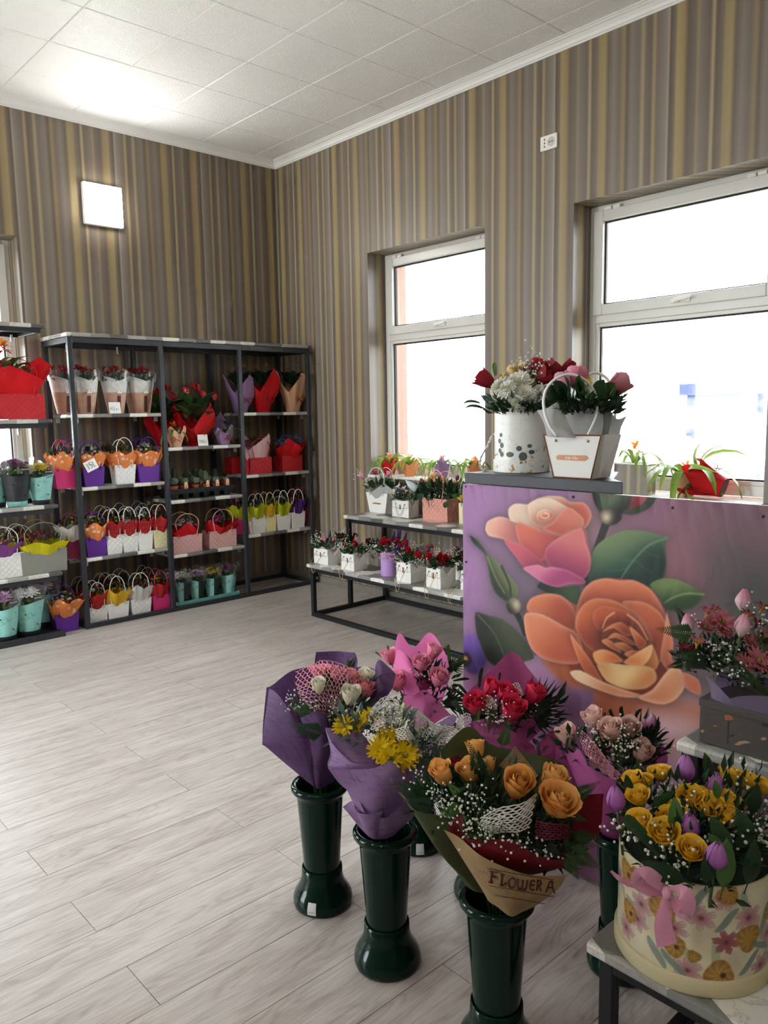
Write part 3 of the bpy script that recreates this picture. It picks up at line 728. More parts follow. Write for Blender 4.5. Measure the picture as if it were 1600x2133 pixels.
def paper_mat(key, c, lines=None, transl=.18, rough=.6):
    if key in MATS: return MATS[key]
    m, t, p = newmat(key); co = t.coord('Object'); col = lin(c)
    n = t.noise(co, 6., 2.); dk = tuple(x*.82 for x in col[:3])+(1,)
    cc = t.mix(n, col, dk)
    if lines:  # irregular woven line print
        for v in ((1, 0, .35), (.2, .1, 1)):
            d = t.vmath('DOT_PRODUCT', co, v); nn = t.noise(co, 9., 2.)
            q = t.node('ShaderNodeTexNoise', {'Scale': 230., 'Detail': 0.}, noise_dimensions='1D'); t.put(q.inputs['W'], t.math('ADD', d, t.math('MULTIPLY', nn, .004)))
            mk = t.math('MULTIPLY', t.ramp(q.outputs[0], [(.6, 0.), (.66, 1.)]), t.ramp(t.noise(co, 40., 1.), [(.42, 0.), (.55, .55)]))
            cc = t.mix(mk, cc, lin(lines))
    t.put(p.inputs['Base Color'], cc); p.inputs['Roughness'].default_value = rough; p.inputs['Specular IOR Level'].default_value = .3
    tr = t.node('ShaderNodeBsdfTranslucent'); t.put(tr.inputs[0], cc)
    mx = t.node('ShaderNodeMixShader', {0: transl, 1: p.outputs[0], 2: tr.outputs[0]}); t.l.new(mx.outputs[0], t.n['Material Output'].inputs[0])
    MATS[key] = m; return m
def dotted_paper(key, c, dots, scale=55., thr=.28):
    if key in MATS: return MATS[key]
    m, t, p = newmat(key); co = t.coord('Object')
    v = t.node('ShaderNodeTexVoronoi', {'Scale': scale, 'Randomness': .7}); t.l.new(co, v.inputs['Vector'])
    cc = t.mix(t.ramp(v.outputs[0], [(thr-.04, 1.), (thr, 0.)]), lin(c), lin(dots))
    t.put(p.inputs['Base Color'], cc); p.inputs['Roughness'].default_value = .6
    tr = t.node('ShaderNodeBsdfTranslucent'); t.put(tr.inputs[0], cc)
    mx = t.node('ShaderNodeMixShader', {0: .2, 1: p.outputs[0], 2: tr.outputs[0]}); t.l.new(mx.outputs[0], t.n['Material Output'].inputs[0])
    MATS[key] = m; return m
def wrap_cone(r0x, r0y, r1x, r1y, h, peaks=4, pk=.3, seed=0, fold=.06, open_=0., lean=(0, 0), n=40, sq=2.6, valley=None):
    """paper wrapped round a pot or a posy: superellipse section, pleats growing to the top edge, pointed corners"""
    rnd = random.Random(seed); ph = rnd.uniform(0, 6.28); ks = [(rnd.randint(5, 7), rnd.uniform(0, 6.28), rnd.uniform(.5, 1.)), (rnd.randint(9, 13), rnd.uniform(0, 6.28), rnd.uniform(.3, .6))]
    pkh = [rnd.uniform(.55, 1.2) for _ in range(peaks)]
    if valley is not None: ph = (-valley*peaks) % peaks; pkh = [rnd.uniform(.85, 1.15) for _ in range(peaks)]
    def fn(u, v):
        a = 2*PI*u; ca, sa = math.cos(a), math.sin(a)
        q = (abs(ca)**sq+abs(sa)**sq)**(-1/sq); q = 1+(q-1)*(1-v*.7)
        rip = sum(k[2]*(abs(((a*k[0]/PI+k[1]) % 2)-1)*2-1) for k in ks)*fold*(v**1.3)
        x = (u*peaks+ph) % peaks; i = int(x); tri = max(0, 1-abs(x-i-.5)*2.)
        hz = h*(1-pk+pk*pkh[i]*(tri if peaks < 5 else tri**.6)*1.6)
        f = v**1.15
        rx, ry = r0x+(r1x-r0x)*f, r0y+(r1y-r0y)*f
        return (ca*rx*q*(1+rip)+lean[0]*v*v, sa*ry*q*(1+rip)+lean[1]*v*v, hz*v)
    mb = MB(); mb.grid(fn, n, 8, loop=True); return mb
def quilt_mat(key, c, quilt=True, rough=.5):
    if key in MATS: return MATS[key]
    m, t, p = newmat(key); co = t.coord('Object'); x = t.node('ShaderNodeSeparateXYZ', {0: co})
    t.put(p.inputs['Base Color'], t.mix(t.noise(co, 20., 2.), lin(c), tuple(v*.88 for v in lin(c)[:3])+(1,))); p.inputs['Roughness'].default_value = rough
    if quilt:
        s = t.math('ADD', x.outputs[0], x.outputs[1]); z = x.outputs[2]; hs = []
        for sg in (1, -1):
            f = t.math('FRACT', t.math('MULTIPLY', t.math('ADD', s, t.math('MULTIPLY', z, 1.*sg)), 26.)); hs.append(t.math('ABSOLUTE', t.math('SUBTRACT', f, .5)))
        hh = t.math('MAXIMUM', hs[0], hs[1]); t.l.new(t.bump(t.ramp(hh, [(.38, 1.), (.5, 0.)]), .7, .004), p.inputs['Normal'])
    else:
        t.l.new(t.bump(t.noise(co, 160., 2.), .12, .001), p.inputs['Normal'])
    MATS[key] = m; return m
RIVET = M_('rivet_metal', 'b8a98a', .3, 0, metal=.9)
def bag_body(wt, wb, dt, db, h):
    """open paper carrier with gusset folds; front face towards -y, front bottom edge at y=0"""
    mb = MB(); th = .0015
    yo = (dt-db)/2
    def ring(w, d, z, y0, g):
        return [(-w/2, y0, z), (w/2, y0, z), (w/2-g, y0+d/2, z), (w/2, y0+d, z), (-w/2, y0+d, z), (-w/2+g, y0+d/2, z)]
    A = ring(wb, db, 0, 0, 0); B = ring(wt, dt, h, -yo, min(.018, dt*.18)); Mid = ring((wt+wb)/2, (dt+db)/2, h*.5, -yo/2, .003)
    mb.add(A+Mid+B, [(i, (i+1) % 6, (i+1) % 6+6, i+6) for i in range(6)]+[(i+6, (i+1) % 6+6, (i+1) % 6+12, i+12) for i in range(6)]+[(5, 4, 3, 2, 1, 0)])
    # inner lining down to the filling
    I = ring(wt-2*th, dt-2*th, h, -yo+th, min(.018, dt*.18)); J = ring((wt+wb)/2-2*th, (dt+db)/2-2*th, h*.55, -yo/2+th, .004)
    mb.add(B+I+J, [(i, (i+1) % 6, (i+1) % 6+6, i+6) for i in range(6)]+[(i+6, (i+1) % 6+6, (i+1) % 6+12, i+12) for i in range(6)]+[(12, 13, 14, 15, 16, 17)])
    return mb
def arc_handle(sp, top, z0, y, r=.0028, bulge=1.5, lean=0.):
    pts = []
    for i in range(17):
        a = PI*i/16; x = -math.cos(a)*sp; s = math.sin(a)
        e = s**.8; w = 1+(bulge-1)*math.sin(min(1, s*1.35)*PI/2)*(1-.0*s)
        if s < .999: w *= 1
        pts.append((x*w, y+lean*s, z0+top*(s**.62)))
    return MB().tube(pts, r, 5)
# ================================================================== gift bags, wrapped pots and sleeves
BAGC = {'white': 'eeebe6', 'purple': '5f2390', 'violet': '7a4bb0', 'pink': 'e5b1ac', 'red': 'c8202b', 'hotpink': 'd12d72', 'cream': 'eadfae', 'grey': '8b8a82', 'maroon': '8f1f48', 'moss': '3e4641', 'coral': 'e8a394', 'yellow': 'eee3a6'}
PAPER = {}
def PM(k):
    if k in PAPER: return PAPER[k]
    f = {'orange': lambda: dotted_paper('orange_flower_paper', 'ee8a45', 'f4d3bd', 24., .3), 'reddot': lambda: dotted_paper('red_dotted_paper', 'b4141f', 'd8a05c', 75., .2),
         'yellow': lambda: dotted_paper('yellow_net_paper', 'dcab1c', 'f2d76a', 85., .25), 'red': lambda: paper_mat('red_paper', 'd9131c'), 'lime': lambda: paper_mat('lime_paper', 'bcc01c'),
         'purple': lambda: paper_mat('purple_paper', '5f2a80'), 'white': lambda: paper_mat('white_tissue', 'e9e7e2', transl=.3), 'pinkp': lambda: paper_mat('blush_paper', 'f0c3c6'),
         'peach': lambda: paper_mat('peach_paper', 'e9b592'), 'lilac': lambda: paper_mat('lilac_paper', 'a885b4'), 'salmon': lambda: paper_mat('salmon_paper', 'ee9a68'),
         'yel2': lambda: paper_mat('bright_yellow_paper', 'e0d31a'), 'mag': lambda: paper_mat('mauve_paper', '8a4a94'), 'greyt': lambda: paper_mat('grey_tissue', 'c9c8c4', transl=.25)}
    PAPER[k] = f[k](); return PAPER[k]
def BLO(k): return M_('bloom_'+k, k, .65, .12, 60., transl=.2, spec=.2)
SEED = [100]
def nseed(): SEED[0] += 1; return SEED[0]
def dome(rx, ry, zc, hz, yc=0.):
    def fn(r):
        a = r.uniform(0, 6.28); q = math.sqrt(r.random()); x, y = rx*q*math.cos(a), ry*q*math.sin(a)
        return (x, yc+y, zc+hz*(1-q*q)*r.uniform(.75, 1.05)), (x/rx*.8, y/ry*.8, 1.-.3*q)
    return fn
def gift_bag(label, X, y, z, w=.145, h=.135, d=.1, bag='white', quilt=True, handle=None, wrap='orange', blooms=('f2eee2',), nb=22, leaf='dark', rz=0., hh=.2, tb=.82, wh=.1, group=None, cat='flower bag', wl=(0, 0), bsz=.012, fl=1.42, peaks=7):
    s = nseed(); o = thing('gift_bag', label, cat, (X, y, z), rz, group)
    bm = quilt_mat('bag_%s_%d' % (bag, quilt), BAGC[bag], quilt)
    obj('bag_body', cached(('bag', w, h, d, bag, quilt, tb), lambda: bag_body(w, w*tb, d, d*.92, h).mesh('bag_body', bm, False)), None, o)
    yc = d/2-.02*0; hm = M_('cord_'+(handle or bag), BAGC[handle or bag], .5, .05)
    rr = random.Random(s); sp = w*.3
    for k, yy in enumerate((-.004-(d-d*.92)/2, d*.92+.001)):
        obj('handle', arc_handle(sp, hh*rr.uniform(.94, 1.05), h-.018, yy, lean=(.012 if k == 0 else -.012)*rr.uniform(0, 1.5), bulge=1.35+rr.uniform(-.1, .25)), hm, o, smooth=True)
    for sx in (-1, 1): obj('rivet', cached('rivet', lambda: MB().lathe([(0, .0016), (.0028, .001), (.0034, 0)], 8, M=Matrix.Rotation(PI/2, 4, 'X')).mesh('rivet', RIVET)), None, o, (sx*sp, -.001-(d-d*.92)/2*.9, h-.018))
    if wrap:
        obj('wrapping_paper', wrap_cone(w*.4, d*.4, w*.5*fl, d*.5*fl*1.15, h*.45+wh*.92, peaks, .38 if peaks < 5 else .2, s, .07 if peaks < 5 else .12, lean=wl), PM(wrap), o, (0, d*.46, h*.55), smooth=False)
    zt = h+wh*(.62 if peaks < 5 else .74)
    obj('foliage', leafy(46, dome(w*.42, d*.5, zt, .045, d*.46), .045, leaf, s), leaf_mat(leaf), o, kind='stuff')
    for k, c in enumerate(blooms):
        obj('blossoms', small_blooms(max(3, nb//len(blooms)), dome(w*.42, d*.52, zt+.022, .05, d*.46), bsz, s+k*17), BLO(c), o, kind='stuff')
    return o
def ribbon_bow(r, zc, mat, o, ang=-PI/2, rx=None):
    mb = MB().tube([(r*math.cos(2*PI*i/20), (rx or r)*math.sin(2*PI*i/20), zc+.003*math.sin(i*1.7)) for i in range(20)], .0022, 5, close=True)
    c = Vector((math.cos(ang)*r*1.04, math.sin(ang)*r*1.04, zc)); t = Vector((-math.sin(ang), math.cos(ang), 0)); n = Vector((math.cos(ang), math.sin(ang), 0))
    for s in (-1, 1):
        mb.tube([c+t*s*r*.75*math.sin(PI*i/8)*(1 if i < 9 else 1)*(.55+.45*math.sin(PI*i/8))+Vector((0, 0, .25*r*math.sin(2*PI*i/8)))+n*.25*r*math.sin(PI*i/8) for i in range(9)], .002, 5)
        mb.tube([c, c+t*s*r*.3-Vector((0, 0, .35*r))+n*.1*r, c+t*s*r*.75-Vector((0, 0, .55*r))+n*.15*r], .0018, 5)
    return obj('ribbon', mb, mat, o, smooth=True)
REDR = M_('red_raffia', 'b3141f', .5, .1)
def bromeliad(label, X, y, z, wrap, s=1., leaf='light', star='d8342a', group=None, nl=9, rz=0., tilt=0., L=.15, cat='potted plant', box=None, azs=None, ribbon=True, droop=1.3, xmax=None):
    sd = nseed(); rr = random.Random(sd); o = thing('potted_bromeliad', label, cat, (X, y, z), rz, group)
    if box is None:
        obj('wrapping_paper', wrap_cone(.036*s, .036*s, .075*s, .07*s, .135*s, 4, .36, sd, .09), PM(wrap), o)
        obj('pot', MB().lathe([(0, .001), (.033*s, .001), (.043*s, .08*s), (.038*s, .08*s), (.036*s, .068*s), (0, .068*s)], 14), M_('nursery_pot', '5a3a2a', .7), o)
        if ribbon: ribbon_bow(.049*s, .058*s, REDR, o, rr.uniform(-2.6, -1.2))
    z0 = .07*s
    for i in range(nl):
        a = 2*PI*i/nl+rr.uniform(-.25, .25); l = L*s*rr.uniform(.8, 1.25); el = rr.uniform(.35, .75)
        me = blade_mesh(leaf, droop+.35*(i % 3), .075)
        if xmax is not None and X+l*.95*math.cos(a+rz) > xmax: l = max(.04, (xmax-X)/(.95*math.cos(a+rz)))
        lo = obj('leaf', me, None, o, (.012*math.cos(a), .012*math.sin(a), z0), scale=l)
        lo.rotation_euler = (Euler((0, 0, a)).to_matrix() @ Euler((0, el, 0)).to_matrix()).to_euler()
    if star: obj('flower_star', bromeliad_star(star), None, o, (0, 0, z0+.06*s), (rr.uniform(-.2, .2), rr.uniform(-.2, .2), rr.uniform(0, 6)), scale=.045*s)
    if tilt: o.rotation_euler = (tilt, 0, rz)
    return o
TEALP = None
def sleeve_mat(key, c, c2):
    if key in MATS: return MATS[key]
    m, t, p = newmat(key); co = t.coord('Object'); n = t.noise(co, 28., 4., .65, dist=1.)
    t.put(p.inputs['Base Color'], t.mix(t.ramp(n, [(.5, 0.), (.62, .8)]), lin(c), lin(c2))); p.inputs['Roughness'].default_value = .5; MATS[key] = m; return m
TEAL = sleeve_mat('teal_marbled_sleeve', '8cc4bb', '6da89f'); BLKS = sleeve_mat('black_sleeve', '23262a', '2f3338')
def chrysanth_pot(label, X, y, z, body='teal', c='e9e6dd', c2=None, s=1., tagtext=True, half=False, group=None, nf=5, base=None):
    sd = nseed(); rr = random.Random(sd); o = thing('potted_chrysanthemum', label, 'potted plant', (X, y, z), 0, group)
    m = TEAL if body == 'teal' else BLKS; m2 = BLKS if body == 'teal' else TEAL
    n = 20; r0, r1, h = .052*s, .085*s, .185*s; mb = MB()
    def fn(u, v):
        a = 2*PI*u-PI/2; sq = 1+.04*math.cos(4*a)*v; zz = h*v*(1+.05*math.sin(a*2+sd)*(v > .9)); rad = (r0+(r1-r0)*v)*sq; return (rad*math.cos(a), rad*math.sin(a), .004+zz)
    mb.grid(fn, n, 6, loop=True)
    mb.m = [1 if (half and i % n in (19, 0, 1, 2, 3)) else 0 for i in range(len(mb.f))]
    obj('sleeve', mb, [m, m2], o, smooth=True)
    if base != 'none': obj('sleeve_base', MB().lathe([(0, .0005), (r0*1.02, .0005), (r0*1.1, .03*s)], n), m2, o, smooth=True)
    obj('clear_film', wrap_cone(r1, r1, r1*1.25, r1*1.2, .1*s, 4, .22, sd, .03, n=24), FILM, o, (0, 0, h), smooth=True)
    for hz in ((-.5, .7), (.45, .35)): obj('punch_hole', cached('punch', lambda: MB().lathe([(0, 0), (.005, 0)], 8, M=Matrix.Rotation(PI/2, 4, 'X')).mesh('punch_hole', DARK)), None, o, ((r0+(r1-r0)*hz[1])*.98*math.sin(hz[0]), -(r0+(r1-r0)*hz[1])*1.0*math.cos(hz[0])-.0015, h*hz[1]))
    obj('foliage', leafy(46, dome(r1*.85, r1*.85, h-.015, .05), .05, 'olive', sd, .5), leaf_mat('olive'), o, kind='stuff')
    for i in range(nf):
        a = i*2.4+rr.uniform(-.3, .3); q = (i/nf)**.5*.055*s if i else 0
        P = (q*math.cos(a), q*math.sin(a), h+.062*s-.25*q); d = Vector((q*math.cos(a)*9, q*math.sin(a)*9, 1))
        f = obj('chrysanthemum', pompon_mesh(c, c2, 46, .7, .55), None, o, P, aim(d, a), scale=.043*s*rr.uniform(.9, 1.15))
    if tagtext:
        tg = obj('sleeve_tag', MB().box(-.022, .022, -.0006, .0006, -.016, .016), M_('tag_black', '1a1a1c', .5, 0), o, (.03*s, -.078*s, h+.03*s), (-.2, 0, rr.uniform(-.2, .2)))
        text('Decorum', .0115, tg, (-.0195, -.0012, -.004), (PI/2, 0, 0), WHITEP)
    return o
def text(body, size, parent, loc, rot, mat, name='lettering', align='LEFT'):
    cu = bpy.data.curves.new(name, 'FONT'); cu.body = body; cu.size = size; cu.extrude = .0002; cu.align_x = align; cu.resolution_u = 2
    o = bpy.data.objects.new(name, cu); me = bpy.data.meshes.new_from_object(o); me.name = name
    bpy.data.objects.remove(o); bpy.data.curves.remove(cu)
    if not me.materials: me.materials.append(mat)
    return link(bpy.data.objects.new(name, me), parent, loc, rot)
INK = M_('ink_black', '15151a', .6, 0)
GLY = {'4': [[(.6, 1), (0, .35), (.9, .35)], [(.62, .7), (.6, -.05)]], '5': [[(.85, 1), (.2, 1), (.12, .55), (.6, .6), (.8, .3), (.5, 0), (.05, .05)]], '3': [[(.1, .95), (.6, 1), (.75, .75), (.35, .55), (.8, .35), (.55, 0), (.05, .08)]],
       '1': [[(.2, .75), (.5, 1), (.45, 0)]], '0': [[(.5, 1), (.12, .75), (.12, .25), (.45, 0), (.8, .3), (.8, .75), (.5, 1)]], 'L': [[(.2, 1), (.12, 0), (.75, .02)]],
       'e': [[(.1, .28), (.6, .32), (.55, .5), (.25, .5), (.08, .25), (.25, 0), (.65, .08)]], 'i': [[(.3, .45), (.32, 0), (.45, .05)], [(.3, .68), (.31, .74)]]}
def price_card(label, X, y, z, w, h, word, rz=0., lean=.15, name='price_card', roll=0.):
    o = thing(name, label, 'price card', (X, y, z), rz)
    c = obj('card', MB().box(-w/2, w/2, -.0008, .0008, 0, h), WHITEP, o, None, (-lean, roll, 0))
    mb = MB(); u = w*.86/len(word); hh = min(u*1.7, h*.5)
    for i, ch in enumerate(word):
        for st in GLY[ch]:
            P = [(-w*.43+(i+.08+.8*a)*u, -.0016, h*.28+b*hh) for a, b in st]
            mb.tube(crm(P, 4) if len(P) > 2 else P, u*.055, 5)
    obj('handwriting', mb, INK, c)
    return o
def rx(px, py, y): return at_y(px, py, y).x
# ---------------------------------------------------------------- long rack, left bay
YF = -.468
def cyclamen(label, px, y, tall=1.):
    sd = nseed(); X = rx(px, 860, y); o = thing('potted_cyclamen', label, 'potted plant', (X, y, 1.474), 0, 'cyclamen in peach sleeves')
    r0, r1, h = .055, .098, .225*tall
    PEA = M_('peach_print_sleeve', 'd9ac93', .5, .25, 30., z=(.145, .15, 'eceae6')); n = 24; mb = MB()
    def fn(u, v):
        a = 2*PI*u; f = math.cos(a+PI/2); hz = h*(1+.16*abs(math.sin(a+PI/2))*(v)); rad = (r0+(r1-r0)*v)*(1+.03*math.sin(5*a)*v)
        return (rad*math.cos(a), rad*math.sin(a)*.85, .002+hz*v)
    mb.grid(fn, n, 8, loop=True); obj('sleeve', mb, PEA, o, smooth=True)
    obj('cut_out_window', MB().grid(lambda u, v: (-.012+.024*u, -(r0+(r1-r0)*(.05+.5*v))*.853-.001, h*(.05+.5*v)), 2, 5), M_('brown_window', '5b2a22', .6), o)
    obj('round_logo', MB().lathe([(.009, 0), (.012, .0004), (.0105, .0008)], 16, M=Matrix.Rotation(PI/2, 4, 'X')), M_('logo_grey', '8b8782', .5), o, (0, -(r0+(r1-r0)*.72)*.86-.002, h*.7))
    obj('logo_patch', MB().box(-.016, .016, -.0006, .0006, -.018, .018), WHITEP, o, (0, -(r0+(r1-r0)*.7)*.86-.0005, h*.7), (-.2, 0, 0))
    obj('clear_film', wrap_cone(r1, r1*.85, r1*1.12, r1, .075, 3, .5, sd, .03, n=24), FILM, o, (0, 0, h), smooth=True)
    obj('foliage', leafy(50, dome(r1*.8, r1*.7, h-.01, .03), .055, 'grey', sd, .6), leaf_mat('grey'), o, kind='stuff')
    rr = random.Random(sd)
    for i in range(10):
        a = i*2.4; q = .075*math.sqrt(i/10); obj('cyclamen_flower', trumpet_mesh('a3131f', '7d0d1c'), None, o, (q*math.cos(a), q*math.sin(a)*.8, h+.04+rr.uniform(0, .05)), (rr.uniform(-.6, .6), rr.uniform(-.6, .6), a), scale=.034)
    return o
cyclamen('red cyclamen in peach sleeve half hidden behind the left rack post', 137, -.36)
cyclamen('red cyclamen in peach sleeve just right of the left rack post', 180, -.38)
cyclamen('red cyclamen in peach sleeve standing behind the 45 price card', 242, -.37)
cyclamen('red cyclamen in peach sleeve at the right end of the top left shelf', 297, -.37)
cyclamen('red cyclamen in peach sleeve squeezed in the rear of the top left shelf', 285, -.16)
price_card('small white card with 45 handwritten on the top shelf', rx(240, 850, -.474), -.474, 1.475, .082, .078, '45Lei')
Z1 = .98
gift_bag('hot pink bag with orange paper at the far left of the second shelf', rx(137, 1002, YF), YF, Z1, bag='hotpink', quilt=False, wrap='orange', blooms=('8e2a3c',))
gift_bag('violet bag with white tissue behind the left rack post', rx(160, 1004, -.38), -.38, Z1, bag='violet', quilt=False, wrap='white', blooms=('c9a63a', 'efe9da'))
gift_bag('purple bag with orange paper behind the 35 price card', rx(197, 1005, YF), YF, Z1, bag='purple', quilt=False, wrap='orange', blooms=('f2eee2',), w=.155)
gift_bag('dark moss green bag standing in the rear of the second shelf', rx(229, 1000, -.3), -.3, Z1, bag='moss', quilt=False, wrap='orange', blooms=('a8323c',))
gift_bag('white quilted bag with orange flowered paper on the second shelf', rx(263, 1003, YF), YF, Z1, wrap='orange', blooms=('c9862e', 'b8402e'), w=.155)
gift_bag('purple bag with orange paper and white blossoms beside the second rack post', rx(312, 998, YF), YF, Z1, bag='purple', quilt=False, wrap='orange', blooms=('f2eee2',), w=.175, fl=1.5)
gift_bag('purple bag in the rear right corner of the second shelf', rx(296, 985, -.22), -.22, Z1, bag='purple', quilt=False, wrap='orange', blooms=('8e2a3c',))
price_card('tilted white card with 35 handwritten among orange papers', rx(194, 965, -.52), -.52, Z1+.115, .085, .072, '35L', lean=.12, roll=-.4)
Z2 = .491
gift_bag('maroon bag with pale film at the left end of the third shelf', rx(154, 1140, -.42), -.42, Z2, bag='maroon', quilt=False, wrap='white', blooms=('e0c23c', 'b0202c'))
gift_bag('purple bag with orange flowered paper on the third shelf', rx(203, 1152, YF), YF, Z2, bag='purple', quilt=False, wrap='orange', blooms=('f4f1ea', 'd8b83c'), w=.16, wl=(0, -.01))
gift_bag('white quilted bag with red dotted paper beside the purple bag', rx(240, 1148, YF), YF, Z2, w=.125, wrap='reddot', blooms=('e8c84a', 'a5182a'))
gift_bag('white quilted bag with red dotted paper in the middle of the third shelf', rx(273, 1143, YF), YF, Z2, w=.125, wrap='reddot', blooms=('a5182a',))
gift_bag('plain white bag with red dotted paper and white blossoms', rx(304, 1138, YF), YF, Z2, w=.12, quilt=False, wrap='reddot', blooms=('f4f1ea',))
gift_bag('cream quilted bag with red paper and pink blossoms beside the second post', rx(338, 1133, YF), YF, Z2, w=.135, bag='cream', wrap='reddot', blooms=('d94a9a',))
for n_, (px, bg, cc) in enumerate(((178, 'hotpink', 'e0c23c'), (222, 'white', 'c9862e'), (262, 'white', '8e1626'), (300, 'white', 'f4f1ea'))):
    gift_bag(('hot pink handled bag in the rear left of the third shelf', 'white handled bag behind the purple one on the third shelf', 'white handled bag behind the handwritten card on the third shelf', 'white handled bag in the rear right of the third shelf')[n_],
             rx(px, 1120, -.25), -.25, Z2, bag=bg, quilt=False, wrap='reddot', blooms=(cc,))
price_card('tilted white card with 45 handwritten among red papers', rx(262, 1072, -.4), -.4, Z2+.2, .085, .065, '45L', rz=.1, lean=.2, roll=-.35)
ZF = .003
def on_floor(px, py): p = at_z(px, py, 0); return p
for lab, px, py, kw in (('white quilted bag with red dotted paper on the floor behind the left post', 206, 1300, dict(wrap='reddot', blooms=('f4f1ea', '9c1224'))),
        ('white bag with yellow paper on the floor of the left bay', 248, 1290, dict(w=.165, quilt=False, wrap='yellow', blooms=('d8a02c', '7d0f22'))),
        ('white quilted bag with white tissue on the floor of the left bay', 296, 1280, dict(w=.16, wrap='white', blooms=('7d0f22',))),
        ('hot pink bag with red dotted paper on the floor beside the second post', 338, 1272, dict(w=.145, bag='hotpink', quilt=False, wrap='reddot', blooms=('e3b63a',)))):
    gift_bag(lab, rx(px, py, -.455), -.455, ZF, **kw)
for n_, (px, bg, cc) in enumerate(((178, 'white', '8e1626'), (222, 'white', '9c1224'), (262, 'white', '7d0f22'), (310, 'white', 'e3b63a'))):
    gift_bag(('white handled bag at the rear left on the floor under the rack', 'white handled bag behind the red dotted one on the floor', 'white handled bag behind the yellow one on the floor', 'white handled bag behind the hot pink one on the floor')[n_],
             rx(px, 1270, -.26), -.26, ZF, bag=bg, quilt=False, wrap='reddot', blooms=(cc,))
fp = on_floor(142, 1316)
gift_bag('purple bag with orange paper and white flowers standing on the floor before the rack', fp.x, fp.y, 0, bag='purple', quilt=False, wrap='orange', blooms=('ece7dc', 'f4f1ea'), nb=30, w=.17, h=.13, fl=1.6, hh=.22, wl=(.02, -.02))
# ---------------------------------------------------------------- long rack, middle bay
def anthurium(label, px, y, big=True, wrap='red', nfl=6):
    sd = nseed(); rr = random.Random(sd); X = rx(px, 925, y); o = thing('potted_anthurium', label, 'potted plant', (X, y, 1.222), 0)
    obj('wrapping_paper', wrap_cone(.055, .055, .16, .135, .235, 3, .5, sd, .1, valley=.66), PM(wrap), o); ribbon_bow(.075, .085, REDR, o, -1.9)
    for i in range(13):
        a = i*2.4; l = .15+.03*(i % 3); el = .3+.5*rr.random()
        lo = obj('leaf', broad_mesh('mid' if i % 4 == 0 else 'dark', .3, .5), None, o, (.05*math.cos(a), .05*math.sin(a), .17+.012*i), scale=l)
        lo.rotation_euler = (Euler((0, 0, a)).to_matrix() @ Euler((0, el, 0)).to_matrix()).to_euler()
    for i in range(nfl):
        a = i*2.4+.5; q = .03+.02*i; z = .43-.03*(i % 3)+.01*rr.uniform(-1, 1)
        f = obj('anthurium_flower', anthurium_mesh(), None, o, (q*math.cos(a)*1.25, q*math.sin(a)*.6-.02, z), (1.05+rr.uniform(-.3, .2), 0, rr.uniform(-.7, .7)), scale=.042)
    return o
anthurium('tall red anthurium in bright red paper in the middle bay', 407, -.36)
anthurium('red anthurium in dark red paper half hidden behind the second post', 345, -.22, nfl=4)
bromeliad('small bromeliad in peach paper with red bow in the middle bay', rx(366, 928, -.44), -.44, 1.223, 'peach', 1.05, 'mid', '9c1a22', L=.13)
bromeliad('small bromeliad in lilac paper with red bow beside the 100 card', rx(467, 924, -.43), -.43, 1.223, 'lilac', 1.0, 'mid', None, L=.15, nl=8)
bromeliad('bromeliad in lilac paper in the rear of the middle bay', rx(452, 915, -.24), -.24, 1.223, 'lilac', 1.45, 'dark', None, L=.13, nl=7)
price_card('small white card with 100 handwritten before the red anthurium', rx(424, 928, -.478), -.478, 1.223, .085, .085, '100Lei')
# cactus tray
CAC = M_('cactus_green', '56664a', .7, .2, 30.); CAC2 = M_('cactus_grey', '6c7566', .7, .2, 30.); TERR = M_('terracotta_pot', '9a4f36', .8, .1, 30.); SPN = M_('cactus_spines', 'c9c3a8', .7, 0)
def cactus_mesh(kind):
    def f():
        mb = MB(); n = 20
        def ball(cx, cy, r, h, ribs=9, z0=.045):
            def fn(u, v):
                a = 2*PI*u; t = v*PI; rr = r*math.sin(max(.06, t*.93+.1))**.75*(1+.1*math.cos(ribs*a)); return (cx+rr*math.cos(a), cy+rr*math.sin(a), z0+h*(1-math.cos(t))/2)
            mb.grid(fn, 27, 7, loop=True)
            for k in range(ribs):
                for j in range(3):
                    a = 2*PI*k/ribs; zz = z0+h*(.3+.25*j); rr = r*1.02
                    p = Vector((cx+rr*math.cos(a), cy+rr*math.sin(a), zz)); d = Vector((math.cos(a), math.sin(a), .2))*.006; t = Vector((-math.sin(a), math.cos(a), 0))*.0008
                    mb.add([p-t, p+t, p+d], [(0, 1, 2)], 1)
        if kind == 0: ball(0, 0, .027, .045)
        elif kind == 1: ball(0, 0, .015, .1, 7); ball(.018, .005, .011, .07, 7); ball(-.016, .008, .012, .085, 7)
        elif kind == 2: ball(-.013, 0, .018, .04); ball(.015, .006, .018, .045); ball(0, -.015, .015, .035)
        else: ball(0, 0, .02, .085, 8); ball(.02, 0, .015, .05)
        return mb.mesh('cactus_body', [CAC if kind % 2 else CAC2, SPN])
    return cached(('cactus', kind), f)
tx0, tx1 = rx(354, 1030, -.46), rx(489, 1020, -.46)
tray = thing('plant_tray', 'black plastic tray holding small cacti on the middle shelf', 'tray', ((tx0+tx1)/2, -.34, .8305))
BLKP = M_('black_plastic', '1b1d20', .45, .1); tw = (tx1-tx0)/2
obj('tray_rim', MB().box(-tw, tw, -.12, -.11, .055, .078), BLKP, tray); obj('tray_rim', MB().box(-tw, tw, .11, .12, .055, .078), BLKP, tray)
for sx in (-1, 1): obj('tray_rim', MB().box(sx*tw-(.01 if sx > 0 else 0), sx*tw+(0 if sx > 0 else .01), -.11, .11, .055, .078), BLKP, tray)
obj('tray_deck', MB().box(-tw+.01, tw-.01, -.11, .11, .04, .055), BLKP, tray)
